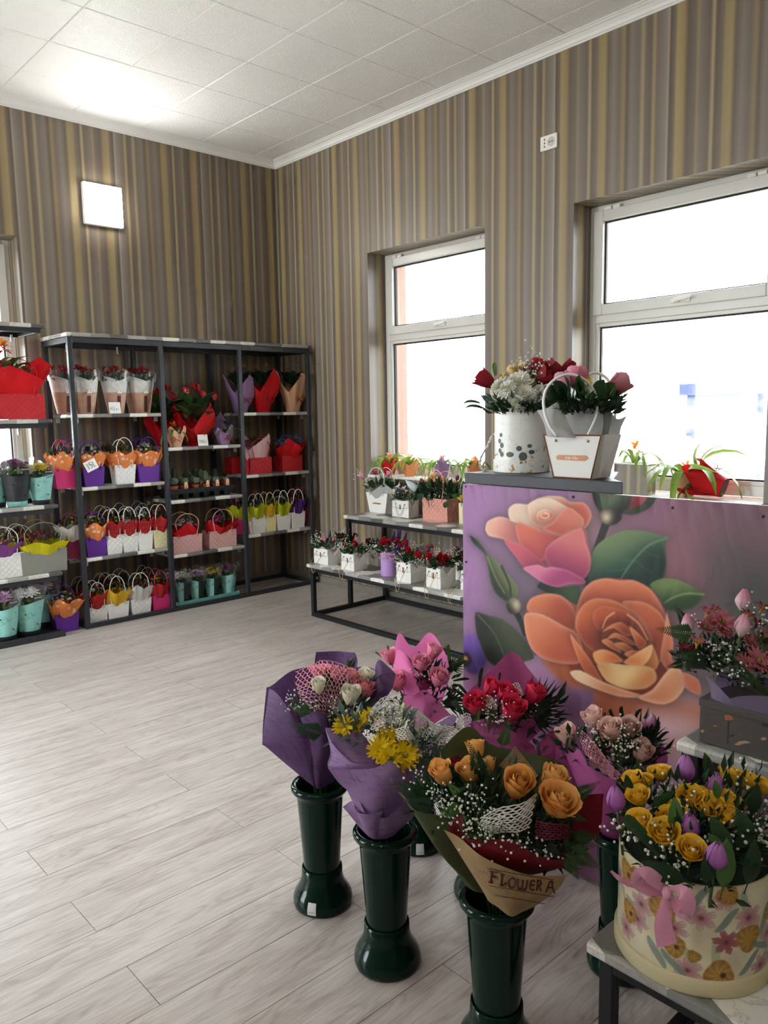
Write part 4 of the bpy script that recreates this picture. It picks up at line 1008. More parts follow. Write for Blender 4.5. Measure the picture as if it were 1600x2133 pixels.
for i in range(6):
    for j in range(3):
        obj('tray_cell', MB().lathe([(.026, 0), (.034, .04)], 10), BLKP, tray, (-tw+.055+i*(2*tw-.11)/5, -.08+j*.08, .0005))
LABC = M_('plant_label_peach', 'e8b693', .5, .02)
rr = random.Random(8)
names = ['round grey green', 'columnar three stemmed', 'clustered round', 'upright ribbed']; k = 0
pos = ('first', 'second', 'third', 'fourth', 'fifth', 'sixth')
for j in range(3):
    for i in range(6):
        kd = (0, 0, 2, 3, 0, 2, 1, 0, 1, 3, 2, 0, 1, 1, 3, 3, 0, 3)[j*6+i]
        lab = '%s cactus, %s from the left in the %s row of the tray' % (names[kd], pos[i], ('front', 'middle', 'rear')[j])
        c = thing('potted_cactus', lab, 'cactus', (tray.location.x-tw+.055+i*(2*tw-.11)/5, -.42+j*.08, .886), rr.uniform(0, 6), 'cacti in the black tray')
        obj('cactus_body', cactus_mesh(kd), None, c, scale=rr.uniform(.95, 1.2)); obj('pot', cached('cpot', lambda: MB().lathe([(0, 0), (.023, 0), (.031, .046), (.028, .046), (.026, .04), (0, .04)], 14).mesh('pot', TERR, True)), None, c)
        if (i, j) in ((1, 0), (3, 0), (4, 0), (5, 0), (3, 1)):
            lb = obj('plant_label', cached('plabel', lambda: MB().prism([(-.013, 0), (.013, 0), (.013, .045), (.006, .055), (-.006, .055), (-.013, .045)], -.0005, .0005, M=Matrix.Rotation(PI/2, 4, 'X')).mesh('plant_label', LABC, False)), None, c, (0, -.036, .018)); lb.rotation_euler = (0, 0, 0)
            obj('label_mark', cached('pmark', lambda: MB().box(-.004, .004, -.001, 0, .012, .02).mesh('label_mark', M_('label_red', '8e1f1c', .5))), None, lb, (0, -.0006, 0))
            c.rotation_euler = (0, 0, rr.uniform(-.2, .2))
gift_bag('pink quilted carrier with red paper and pale azalea at the left', rx(392, 1146, YF), YF, .424, w=.24, h=.135, d=.12, bag='pink', tb=1., wrap='red', blooms=('f4ccd2',), nb=56, fl=1.2, wh=.07, hh=.19, wl=(-.02, -.0), peaks=4, cat='gift carrier')
gift_bag('pink quilted carrier with red paper and dark pink azalea at the right', rx(466, 1136, YF+.01), YF+.01, .424, w=.235, h=.135, d=.13, bag='pink', tb=1., wrap='red', blooms=('c84a86',), nb=50, fl=1.2, wh=.07, hh=.19, wl=(.03, -.0), peaks=4, cat='gift carrier')
tt0, tt1 = rx(369, 1255, -.44), rx(495, 1235, -.44)
tr2 = thing('plant_tray', 'turquoise tray under the chrysanthemums on the floor of the rack', 'tray', ((tt0+tt1)/2, -.36, .001)); tw2 = (tt1-tt0)/2
TQ = M_('turquoise_plastic', '6fb3a6', .45, .06)
obj('tray_base', MB().box(-tw2, tw2, -.1, .1, .03, .036), TQ, tr2, bevel=.002)
for a in ((-tw2, tw2, -.106, -.1), (-tw2, tw2, .1, .106), (-tw2-.006, -tw2, -.106, .106), (tw2, tw2+.006, -.106, .106)): obj('tray_rim', MB().box(*a, .026, .055), TQ, tr2, bevel=.002)
obj('tray_foot', MB().box(-tw2+.02, tw2-.02, -.09, .09, 0, .03), BLKP, tr2)
for lab, px, py, c, c2 in (('white chrysanthemum in teal and black sleeve on the turquoise tray', 381, 1249, 'ebe9e2', None), ('lilac chrysanthemum in teal and black sleeve on the turquoise tray', 411, 1242, 'b77cb8', 'e6cfe4'),
        ('yellow chrysanthemum in teal and black sleeve on the turquoise tray', 443, 1236, 'e3c21e', None), ('dark purple chrysanthemum in teal sleeve at the right tray end', 476, 1231, '77244f', 'a05a8a')):
    chrysanth_pot(lab, rx(px, py, -.4), -.4, .0365, 'teal', c, c2, .86, False, c != '77244f', nf=6, base='none')
chrysanth_pot('white chrysanthemum in teal sleeve behind the second post on the floor', rx(362, 1240, -.2), -.2, .003, 'teal', 'ebe9e2', None, .9, False)
# ---------------------------------------------------------------- long rack, right bay
def calathea(label, px, y, wrap, s=1., lean=(0, 0)):
    sd = nseed(); rr = random.Random(sd); X = rx(px, 855, y); o = thing('potted_calathea', label, 'potted plant', (X, y, 1.468), 0)
    obj('wrapping_paper', wrap_cone(.05*s, .048*s, .125*s, .11*s, .255*s, 3, .42, sd, .07, lean=lean, valley=.62), PM(wrap), o); ribbon_bow(.068*s, .1*s, REDR, o, -1.4)
    for i in range(12):
        a = i*2.4; el = .12+.3*rr.random(); l = .12*s
        lo = obj('leaf', broad_mesh('deep', .33, .6), None, o, (.02*math.cos(a), .02*math.sin(a), .2*s+.005*i), scale=l)
        lo.rotation_euler = (Euler((0, 0, a)).to_matrix() @ Euler((0, el, 0)).to_matrix()).to_euler()
    for i in range(2): obj('flower', bromeliad_star('c06a2a'), None, o, (.05*(i-.5)*2, 0, .335*s+.02*i), (.3, .2*i, i), scale=.022)
    return o
calathea('dark leaved calathea in lilac paper behind the third post', 501, -.34, 'lilac', 1.0)
calathea('dark leaved calathea in bright red paper on the top right shelf', 547, -.36, 'red', 1.05, (.02, 0))
calathea('dark leaved calathea in peach paper at the top right rack end', 610, -.36, 'peach', 1.05)
def hydrangea(o, spots, c, c2, R=.055):
    for i, p in enumerate(spots):
        obj('hydrangea_head', small_blooms(46, lambda r: (lambda d: (Vector(p)+d*R, d))(Vector((r.gauss(0, 1), r.gauss(0, 1), abs(r.gauss(0, 1))*.8+.1)).normalized()), .013, 40+i, 4), BLO(c if i % 2 == 0 else c2), o)
hb = gift_bag('red quilted carrier with blush paper and pink hydrangea', rx(544, 981, YF), YF, .977, w=.21, h=.13, d=.12, bag='red', tb=1., handle='red', wrap='pinkp', blooms=(), fl=1.2, wh=.15, hh=.17, peaks=2, cat='gift carrier')
hydrangea(hb, [(-.09, .07, .215), (.06, .09, .25)], 'b0606f', 'c0717d')
hb = gift_bag('red plain carrier with red paper and blue hydrangeas', rx(609, 976, -.43), -.43, .977, w=.205, h=.13, d=.13, bag='red', quilt=False, tb=1., handle='red', wrap='red', blooms=(), fl=1.3, wh=.13, hh=.17, peaks=3, wl=(.02, -.02), cat='gift carrier')
hydrangea(hb, [(-.075, .03, .215), (.0, .07, .25), (.08, .04, .24)], '7389b5', '5f79ad')
hb = gift_bag('red carrier with pink hydrangea half hidden behind the third post', rx(506, 980, -.3), -.3, .977, w=.2, h=.13, d=.12, bag='red', quilt=False, tb=1., handle='red', wrap=None, blooms=(), hh=.17, cat='gift carrier')
hydrangea(hb, [(-.05, .05, .18), (.05, .07, .19)], 'b0606f', 'a85866')
Z3 = .498
gift_bag('white bag with lime paper beside the third post', rx(541, 1105, YF), YF, Z3, w=.14, quilt=False, wrap='lime', blooms=('efe9d0', '6a2a6e'), fl=1.5)
gift_bag('cream bag with yellow paper on the right bay shelf', rx(565, 1101, YF), YF, Z3, w=.11, bag='yellow', quilt=False, wrap='yellow', blooms=('8b6a2e',))
gift_bag('white bag with lime paper and tiny white blossoms', rx(592, 1097, YF), YF, Z3, w=.145, quilt=False, wrap='lime', blooms=('f4f1ea',), fl=1.5)
gift_bag('white bag with purple paper and orange blossoms at the right end', rx(622, 1093, YF), YF, Z3, w=.145, quilt=False, wrap='purple', blooms=('d9762c', 'b03a2e'))
for lab, px, y_, bg, wr in (('hot pink bag with purple and lime paper behind the third post', 505, -.4, 'hotpink', 'lime'), ('hot pink handled bag behind the white lime bags', 545, -.24, 'hotpink', 'purple'), ('hot pink handled bag behind the cream bag', 580, -.24, 'hotpink', 'yellow'), ('hot pink bag in the rear right corner of the right bay', 632, -.3, 'hotpink', 'purple')):
    gift_bag(lab, rx(px, 1095, y_), y_, Z3, bag=bg, quilt=False, wrap=wr, blooms=('b03a6e',))
# ---------------------------------------------------------------- shelf unit at the left edge
hb = gift_bag('large red quilted carrier with red paper at the left picture edge', at_y(37, 865, -.5).x, -.5, 1.446, w=.34, h=.16, d=.16, bag='red', tb=1., handle='red', wrap='red', blooms=(), fl=1.15, wh=.2, hh=.24, peaks=2, wl=(.05, -.0), leaf='dark', cat='gift carrier')
for i in range(12):
    a = i*2.4; lo = obj('leaf', blade_mesh('dark' if i % 3 else 'mid', .8, .13), None, hb, (.03*math.cos(a)-.06, .08+.02*math.sin(a), .22), scale=.25)
    lo.rotation_euler = (Euler((0, 0, a)).to_matrix() @ Euler((0, .15+.3*(i % 3)/2, 0)).to_matrix()).to_euler()
for i, (dx, dz) in enumerate(((-.06, .43), (-.14, .33))): obj('flower_star', bromeliad_star('b0202a'), None, hb, (dx, .0, dz), (.3, 0, i), scale=.065)
ZL = .887
chrysanth_pot('purple chrysanthemum in black sleeve on the left shelf', at_y(36, 1046, -.43).x, -.43, ZL, 'black', '6d2450', 'a06a92', 1.12)
chrysanth_pot('yellow chrysanthemum in teal sleeve at the left shelf end', at_y(86, 1042, -.43).x, -.43, ZL, 'teal', 'e8cf2a', None, 1.0)
chrysanth_pot('chrysanthemum in teal sleeve behind the black sleeved one', at_y(58, 1035, -.24).x, -.24, ZL, 'teal', '6d2450', None, 1.0, False)
chrysanth_pot('white chrysanthemum in teal sleeve cut by the left picture edge', at_y(0, 1046, -.36).x-.02, -.36, ZL, 'teal', 'ebe9e2', None, 1.0, False)
ZM = .434
gift_bag('white quilted carrier with mauve paper at the left picture edge', at_y(12, 1192, -.49).x, -.49, ZM, w=.24, h=.16, d=.13, tb=1., wrap='mag', blooms=('c9a05a', 'efe3c8'), nb=40, fl=1.2, wh=.07, hh=.19, cat='gift carrier', bsz=.01)
gift_bag('grey carrier with yellow paper and dark red flowers on the left shelf', at_y(94, 1183, -.49).x, -.49, ZM, w=.3, h=.155, d=.14, bag='grey', quilt=False, tb=.96, handle='grey', wrap='yel2', blooms=('9a2f4c', 'b0566a'), nb=54, fl=1.3, wh=.06, hh=.21, cat='gift carrier')
gift_bag('white bag with orange paper in the rear of the left shelf', at_y(46, 1170, -.26).x, -.26, ZM, w=.2, tb=1., quilt=False, wrap='orange', blooms=('b5472f',), cat='gift carrier')
for lab, px, py, c, c2, y_ in (('lilac pink chrysanthemum in teal sleeve on the floor at the left edge', 11, 1327, 'b070a4', 'd8b4d0', -.47), ('white chrysanthemum in teal sleeve on the floor at the left', 62, 1322, 'f0eee8', None, -.45), ('pale lilac chrysanthemum in teal sleeve behind the white one', 96, 1305, 'c79ac4', 'e6d3e4', -.28)):
    chrysanth_pot(lab, at_y(px, py, y_).x, y_, .031, 'teal', c, c2, 1.2 if y_ < -.3 else 1.15, True)
# ================================================================== bench by the small window
c5 = K(640, 900, 4.4444)
GOLD = M_('gold_foil', 'b8864a', .3, .1, metal=.85); GOLD2 = M_('gold_foil_pale', 'd9b45c', .35, .1, metal=.7); CHAIN = M_('gold_chain', 'bfa57c', .4, .1, metal=.6)
STATICE = '5a3c93'
def front_edge(k, l, r, z):
    a = at_z(*k(*l), z); b = at_z(*k(*r), z); return (a+b)/2, (a-b).length
def leaf_ring(o, c, R, n, k, size, seed, up=.3, z=0., sy=1.):
    def fn(r):
        a = r.uniform(0, 6.28); q = R*r.uniform(.35, 1.); return (c[0]+q*math.cos(a), c[1]+sy*q*math.sin(a), c[2]+z+r.uniform(-.01, .02)), (math.cos(a), math.sin(a), up)
    return obj('foliage', leafy(n, fn, size, k, seed), leaf_mat(k), o, kind='stuff')
def flowers_px(o, k, lst, dep, size, upb=.75, out=.5, cen=None):
    """lst: (kind, x, y, relative size, depth offset, colours...) in crop coordinates"""
    rr = random.Random(len(lst)+int(dep*100)); O = Vector(o.location)
    for it in lst:
        kind, x, y, s = it[0], it[1], it[2], it[3]; dd = it[4] if len(it) > 4 else 0.; cs = it[5:]
        P = at_d(*k(x, y), dep+dd); hor = Vector((P.x-O.x if cen is None else P.x-cen[0], P.y-O.y if cen is None else P.y-cen[1], 0))
        d = (hor.normalized()*out if hor.length > 1e-4 else Vector())+Vector((0, 0, upb))-Vector((FW.x, FW.y, 0))*.12
        d.normalize(); S_ = size*s
        if kind == 'rose': me, nm, ax = rose_mesh(*cs[:2], openn=(cs[2] if len(cs) > 2 else .5)), 'rose', .8
        elif kind == 'tulip': me, nm, ax = tulip_mesh(*cs), 'tulip', .85; 
        elif kind == 'pom': me, nm, ax = pompon_mesh(*cs), 'chrysanthemum', .3
        elif kind == 'carn': me, nm, ax = pompon_mesh(cs[0], cs[1] if len(cs) > 1 else None, 60, .9, .4, .26), 'carnation', .3
        elif kind == 'daisy': me, nm, ax = daisy_mesh(*cs), 'chrysanthemum', .1
        elif kind == 'trump': me, nm, ax = trumpet_mesh(*cs), 'freesia', .5
        elif kind == 'spike': me, nm, ax = spike_mesh(*cs), 'astilbe', 1.1; S_ *= 1.45
        if kind in ('daisy', 'trump'): d = (d-Vector((FW.x, FW.y, 0))*(.8 if kind == 'daisy' else .4)).normalized()
        if kind in ('tulip', 'spike'): d = (d+Vector((0, 0, .9))).normalized()
        put(nm, me, o, P-d*S_*ax, d, S_, rnd=rr)
def gyp_px(o, k, lst, dep, root, r=.004, seed=0):
    O = Vector(o.location); inv = o.matrix_basis.to_3x3().inverted(); sp = []
    for it in lst:
        x, y, R, n = it[:4]; dd = it[4] if len(it) > 4 else 0.
        sp.append((inv @ (at_d(*k(x, y), dep+dd)-O), R, int(n*1.35), inv @ (Vector(root)-O)))
    return obj('babys_breath', gyps(sp, seed, r), [GYPM, STEM], o, kind='stuff', smooth=True)
def box_bag(label, k, l, r, z, h, d, fl, gy=(), leafk='dark', chain=True, nleaf=70, yshift=0.):
    C_, w = front_edge(k, l, r, z); sd = nseed(); o = thing('box_bag', label, 'flower bag', (C_.x+yshift, C_.y, z+.001), -PI/2)
    wm = quilt_mat('bag_white_0', BAGC['white'], False)
    obj('bag_body', bag_body(w, w*.97, d, d, h), wm, o)
    yf = -.002
    mb = MB(); P = [(-w*.47, yf, h*.97), (-w*.48, yf, h*.64), (-w*.44, yf, h*.56), (0, yf, h*.545), (w*.44, yf, h*.56), (w*.48, yf, h*.64), (w*.47, yf, h*.97)]
    obj('flap_line', MB().tube(P, .0011, 4), GOLD, o)
    mb = MB()
    for a, b in ((-.006, -.0035), (.0035, .006)): mb.box(a, b, yf-.002, yf, h*.5, h*.76)
    for zz in (h*.5, h*.62, h*.74): mb.box(-.006, .006, yf-.002, yf, zz-.002, zz+.002)
    obj('clasp', mb, GOLD, o)
    for sx in (-1, 1): obj('eyelet', cached('eyelet', lambda: MB().lathe([(0, .001), (.0035, .001), (.0048, 0)], 8, M=Matrix.Rotation(PI/2, 4, 'X')).mesh('eyelet', DARK)), None, o, (sx*w*.27, yf, h*.8))
    if chain:
        N = 17; pts = []
        for i in range(N):
            t = i/(N-1)*2-1; drop = 1-abs(t)**2.6
            fw_ = max(.012, C_.x+yshift-(-.785 if z < .5 else -.43)+.007); zz = h*.8-(h*.8+(.055 if z < .5 else -.012))*drop*.98
            pts.append((w*.27*t*(1-.25*(1-abs(t))) if abs(t) < .98 else w*.27*t, yf-.004-(fw_ if z < .5 else .01)*min(1, max(0, (h*.75-zz)/(h*.62))), zz))
        obj('chain_strap', MB().tube(pts, .0019, 4), CHAIN, o, smooth=True)
    obj('tissue', wrap_cone(w*.42, d*.42, w*.5, d*.5, h*.42, 5, .3, sd, .05, n=30, sq=5.), PM('greyt'), o, (0, d*.5, h*.66))
    leaf_ring(o, (0, d*.5, h*1.02), max(w, d)*.56, nleaf, leafk, .045, sd, .25); leaf_ring(o, (0, d*.5, h*1.22), max(w, d)*.42, nleaf, leafk, .04, sd+1, .6)
    dep = depth(o.matrix_basis @ Vector((0, d*.5, h))); flowers_px(o, k, fl, dep, .0255, cen=o.matrix_basis @ Vector((0, d*.5, h)))
    if gy: gyp_px(o, k, [(g_[0], g_[1], g_[2]*1.15, int(g_[3]*2.2), *g_[4:]) for g_ in gy], dep, o.matrix_basis @ Vector((0, d*.5, h*.9)), .0034, sd)
    return o
LZ_, UZ_ = .385, .70
RO, PK = ('9c1020', 'b3182a'), ('e0748a', 'f0a0ae')
box_bag('white box bag with pink roses at the left end of the lower bench tier', c5, (76, 1208), (181, 1240), LZ_, .112, .12, [('rose', 150, 1005, 1.15, 0, *PK), ('rose', 250, 1015, 1.15, 0, *PK), ('spike', 210, 955, .7, .04, STATICE), ('spike', 190, 1010, .6, .0, STATICE)], [(95, 985, .05, 22), (130, 1010, .03, 8), (245, 965, .02, 6, .05)])
box_bag('white box bag with red roses and pale astilbe second on the lower tier', c5, (313, 1268), (440, 1292), LZ_, .112, .12, [('rose', 435, 1050, 1.2, -.01, *RO), ('rose', 345, 1045, .8, 0, *RO), ('spike', 445, 1000, .75, .02, 'e8b7ba'), ('spike', 525, 1015, .7, .02, 'e8b7ba')], [(390, 1085, .06, 40), (320, 1050, .05, 24), (540, 1060, .04, 16)])
box_bag('white box bag with dark red roses in the rear left of the lower tier', c5, (232, 1150), (330, 1170), LZ_, .11, .11, [('rose', 325, 968, 1.1, 0, '6e0f1c'), ('rose', 440, 962, 1., .02, '6e0f1c'), ('tulip', 268, 955, .6, 0, 'e8e6d8')], [(385, 945, .06, 34), (340, 930, .04, 14)], chain=False)
box_bag('white box bag with purple statice in the rear middle of the lower tier', c5, (553, 1225), (660, 1245), LZ_, .11, .11, [('rose', 572, 1015, 1.1, 0, '6e0f1c'), ('spike', 622, 1030, .8, 0, STATICE), ('spike', 650, 1040, .6, 0, STATICE)], [(650, 1052, .05, 26), (680, 1090, .05, 20)], chain=False)
# round lilac box with ribbon
cb = at_z(*c5(757, 1335), LZ_); o = thing('flower_box', 'lilac round box with pink ribbon and red roses on the lower tier', 'flower box', (cb.x+.03, cb.y+.03, LZ_+.001))
LIL = M_('lilac_card', 'b58fca', .5, .05); r_ = .055
obj('box_body', MB().lathe([(0, 0), (r_, 0), (r_, .16), (r_-.002, .16), (r_-.002, .13), (0, .13)], 72), LIL, o, smooth=False)
ribbon_bow(r_+.002, .135, M_('pink_satin', 'dd9aae', .35, .05), o, -2.35); leaf_ring(o, (0, 0, .165), .085, 46, 'dark', .06, 9)
dp = depth(o.location+Vector((0, 0, .18)))
flowers_px(o, c5, [('rose', 712, 1005, 1.1, 0, *RO), ('rose', 748, 1035, 1.1, -.02, *RO), ('rose', 820, 1010, 1.1, .02, *RO), ('rose', 690, 1040, .9, 0, *RO), ('spike', 850, 965, 1.15, .03, STATICE), ('spike', 800, 985, 1., .03, STATICE), ('spike', 905, 985, .8, .03, STATICE)], dp, .025)
gyp_px(o, c5, [(725, 1085, .06, 60), (640, 1070, .04, 16), (800, 1060, .04, 16)], dp, o.location+Vector((0, 0, .15)), .0042)
box_bag('white box bag with fern and red roses right of the lilac box', c5, (820, 1378), (968, 1404), LZ_, .125, .13, [('rose', 938, 1112, 1.25, -.01, *RO), ('rose', 912, 1035, 1.1, .04, *RO), ('rose', 865, 1060, .9, .03, *RO), ('spike', 862, 1090, .8, 0, STATICE), ('spike', 830, 1115, .8, -.01, STATICE), ('spike', 915, 1085, .7, 0, STATICE), ('spike', 1020, 1090, .6, .05, STATICE)], [(840, 1180, .05, 20), (1000, 1065, .04, 16, .05), (870, 1130, .04, 16)])
bb = box_bag('white box bag with one large red rose in front on the lower tier', c5, (1087, 1437), (1250, 1458), LZ_, .125, .135, [('rose', 1250, 1195, 1.75, -.03, *RO), ('rose', 1132, 1160, 1.2, 0, *RO), ('rose', 1032, 1145, 1.2, .01, *RO), ('spike', 1195, 1135, .85, 0, 'e8b7ba'), ('spike', 1120, 1225, .7, -.02, 'e8b7ba'), ('spike', 1300, 1150, .8, 0, 'e8b7ba'), ('tulip', 1112, 1085, 1., .03, '8c2f63'), ('tulip', 1152, 1060, .8, .05, '8c2130')], [(1060, 1200, .04, 12), (1220, 1110, .04, 16), (1310, 1130, .04, 12)])
box_bag('white box bag with mauve tulip in the rear right of the lower tier', c5, (1355, 1365), (1440, 1380), LZ_, .12, .11, [('tulip', 1390, 1085, 1., .03, '8c2f63'), ('rose', 1435, 1165, 1.1, 0, *RO), ('spike', 1350, 1130, .8, 0, 'e8b7ba')], [(1400, 1130, .05, 20)], chain=False)
box_bag('white box bag mostly hidden by the rose banner on the lower tier', c5, (1413, 1462), (1520, 1478), LZ_, .12, .12, [('rose', 1480, 1250, 1.2, 0, *RO)], [(1460, 1230, .04, 12)])
# upper tier
C_, w_ = front_edge(c5, (572, 742), (728, 755), UZ_)
o = gift_bag('white tapered bag with grey tissue, pink rose and white carnations on the upper tier', C_.x, C_.y, UZ_+.001, w=.24, h=.15, d=.12, quilt=False, wrap='greyt', blooms=(), rz=-PI/2, tb=.72, wh=.06, hh=.2, fl=1.3, peaks=4, leaf='dark')
obj('gold_stroke', MB().prism([(-.055, .0), (-.03, .006), (.03, .007), (.055, .001), (.03, -.005), (-.035, -.004)], .0, .0006, M=Matrix.Translation((0, -.0038, .07)) @ Matrix.Rotation(PI/2, 4, 'X')), GOLD2, o)
dp = depth(o.location+Vector((.06, 0, .2)))
flowers_px(o, c5, [('rose', 503, 408, 1.3, 0, 'e58ea8', 'f3bccb'), ('carn', 556, 440, 1.7, -.02, 'f3f1ec'), ('carn', 545, 490, 1.4, -.03, 'f3f1ec'), ('daisy', 635, 382, 1.6, .02, 'c42a5c', '8e1a3c'), ('trump', 665, 425, 2., 0, 'f6f5ef', 'e6e9c8'), ('trump', 620, 420, 1.8, 0, 'f6f5ef', 'e6e9c8'), ('rose', 750, 390, 1.2, .04, 'ec7fb0', 'f4a9cc'), ('carn', 700, 400, 1.2, .03, 'f3f1ec')], dp, .021)
leaf_ring(o, (0, .06, .19), .12, 70, 'dark', .06, 31, .5); gyp_px(o, c5, [(800, 430, .04, 14), (470, 380, .04, 10)], dp, o.location+Vector((.06, 0, .15)), .004)
box_bag('white box bag with white and violet freesias on the upper tier', c5, (771, 783), (957, 797), UZ_, .12, .1, [('trump', 892, 515, 1.4, 0, 'f6f5ef', 'e9e6c0'), ('trump', 800, 548, 1.4, 0, 'f3efcf', 'e9d98a'), ('trump', 858, 535, 1.1, -.01, '4c2d86', '6a4aa0'), ('trump', 970, 572, 1.3, 0, 'f3efcf', 'e9d98a'), ('trump', 915, 540, 1.2, .02, 'f6f5ef', 'e9e6c0'), ('trump', 840, 500, 1.2, .03, 'f6f5ef', 'e9e6c0'), ('spike', 1010, 560, .6, .02, STATICE)], [(850, 590, .05, 26), (800, 580, .03, 12)])
C_, w_ = front_edge(c5, (1057, 818), (1312, 829), UZ_)
o = gift_bag('coral quilted carrier with tulips and peach roses on the upper tier', C_.x, C_.y, UZ_+.001, w=.235, h=.155, d=.13, bag='coral', tb=1., wrap=None, blooms=(), rz=-PI/2, hh=.21, leaf='deep', cat='gift carrier')
dp = depth(o.location+Vector((.065, 0, .22))); PE = ('e8b06a', 'f2c98e')
flowers_px(o, c5, [('rose', x, y, s, 0, *PE, .7) for x, y, s in ((1180, 403, 1.1), (1122, 455, 1.1), (1187, 455, 1.1), (1272, 482, 1.), (1262, 432, 1.), (1376, 468, 1.), (1050, 515, 1.), (1150, 420, .9), (1225, 440, .9))]+
           [('tulip', x, y, s, dd, '8c3a5c', 'a85a70') for x, y, s, dd in ((1060, 455, 1.2, 0), (1390, 425, 1.2, 0), (1420, 515, 1.2, -.04), (1245, 418, 1.1, .04))]+[('trump', 1000, 440, 1.3, 0, 'e9ece0', 'cdd8a8'), ('trump', 1030, 490, 1., 0, 'e9ece0', 'cdd8a8')], dp, .021)
leaf_ring(o, (0, .065, .19), .14, 60, 'deep', .09, 41, .6)
rr = random.Random(4)
for x, y, l, kk in ((1120, 640, .17, 'dark'), (1170, 640, .16, 'deep'), (1330, 640, .16, 'dark'), (1400, 640, .18, 'mid'), (1060, 640, .14, 'deep'), (1290, 650, .15, 'dark'), (1220, 645, .15, 'deep')):
    put('leaf', broad_mesh(kk, .22, .35), o, at_d(*c5(x, y), dp-.03), Vector(((x-1220)/500*RT.x, (x-1220)/500*RT.y, 1)), l, spin=2.4, rnd=rr)
put('leaf', broad_mesh('dark', .4, .3), o, at_d(*c5(1290, 640), dp-.13), Vector((-.3, -.1, -1)), .055, rnd=rr)
put('leaf', broad_mesh('deep', .42, .3), o, at_d(*c5(1060, 560), dp), Vector((-RT.x*1.2, -RT.y*1.2, .5)), .15, spin=1.2, rnd=rr)
gyp_px(o, c5, [(1235, 560, .06, 34, -.06)], dp, o.location+Vector((.06, 0, .16)), .004)
C_, w_ = front_edge(c5, (1420, 853), (1530, 862), UZ_)
o = gift_bag('cream box bag with yellow rose half hidden by the rose banner', C_.x, C_.y, UZ_+.001, w=.13, h=.14, d=.11, bag='cream', quilt=False, tb=1., wrap=None, blooms=(), rz=-PI/2, leaf='mid')
dp = depth(o.location+Vector((.05, 0, .2))); flowers_px(o, c5, [('rose', 1432, 612, 1.2, 0, 'e9c81e', 'f2da4a', .7), ('rose', 1490, 600, 1.2, 0, 'e9c81e', 'f2da4a', .7), ('rose', 1460, 590, 1., 0, 'e9c81e', 'f2da4a', .7)], dp, .021); leaf_ring(o, (0, .055, .17), .1, 50, 'mid', .06, 43, .2)
# ================================================================== window sills
for lab, px, py, wr, kw in (('bromeliad in bright red paper at the left of the small window sill', 812, 985, 'red', dict(rz=.4)), ('bromeliad in salmon paper with red bow on the small window sill', 854, 990, 'salmon', dict(rz=2.)),
        ('bromeliad in lilac paper on the small window sill', 921, 996, 'lilac', dict(rz=4.2)), ('bromeliad in orange paper at the right of the small window sill', 990, 1000, 'salmon', dict(rz=1.2))):
    P = at_x(px, py, .055); bromeliad(lab, .055, P.y, .968, wr, .95, 'light', 'd8342a', L=.2, nl=13, xmax=.17, **kw)
# planter covered with the striped wallpaper
a = at_x(1283, 1030, .02).y; b = at_x(1357, 1032, .02).y; w_ = (a-b)*.93
pb = bromeliad('bromeliad in a box covered with striped wallpaper on the big window sill', .03, (a+b)/2, .958, None, 1.2, 'light', 'd8642a', L=.16, nl=12, box=1, xmax=.17)
hw, hh_ = w_/2, .175; mb = MB()
mb.add([(x, y, z) for z in (0, hh_) for x, y in ((-.05, -hw), (.05, -hw), (.05, hw), (-.05, hw))], [(0, 1, 5, 4), (1, 2, 6, 5), (2, 3, 7, 6), (3, 0, 4, 7), (3, 2, 1, 0)])
obj('planter_box', mb, WALLP, pb); mb = MB()
for q in ((-.052, -.046, -hw-.002, hw+.002), (.046, .052, -hw-.002, hw+.002), (-.046, .046, -hw-.002, -hw+.006), (-.046, .046, hw-.006, hw+.002)): mb.box(q[0], q[1], q[2], q[3], hh_-.004, hh_+.004)
obj('white_rim', mb, SILLW, pb); obj('soil', MB().box(-.046, .046, -hw+.006, hw-.006, hh_-.03, hh_-.02), M_('soil', '3a2c22', .9), pb)
for c in pb.children:
    if c.name.startswith(('leaf', 'flower_star')): c.location.z += .09
P = at_x(1428, 1034, .06); bromeliad('bromeliad in peach paper with red bow on the big window sill', .06, P.y, .958, 'peach', 1.1, 'light', 'd8342a', L=.24, nl=14, xmax=.17)
P = at_x(1497, 1032, .07); o = bromeliad('bromeliad tipped over in crumpled red paper on the big window sill', .045, P.y-.04, 1.018, 'red', 1.45, 'light', None, L=.15, nl=9, rz=.1, tilt=-1.25, ribbon=True)
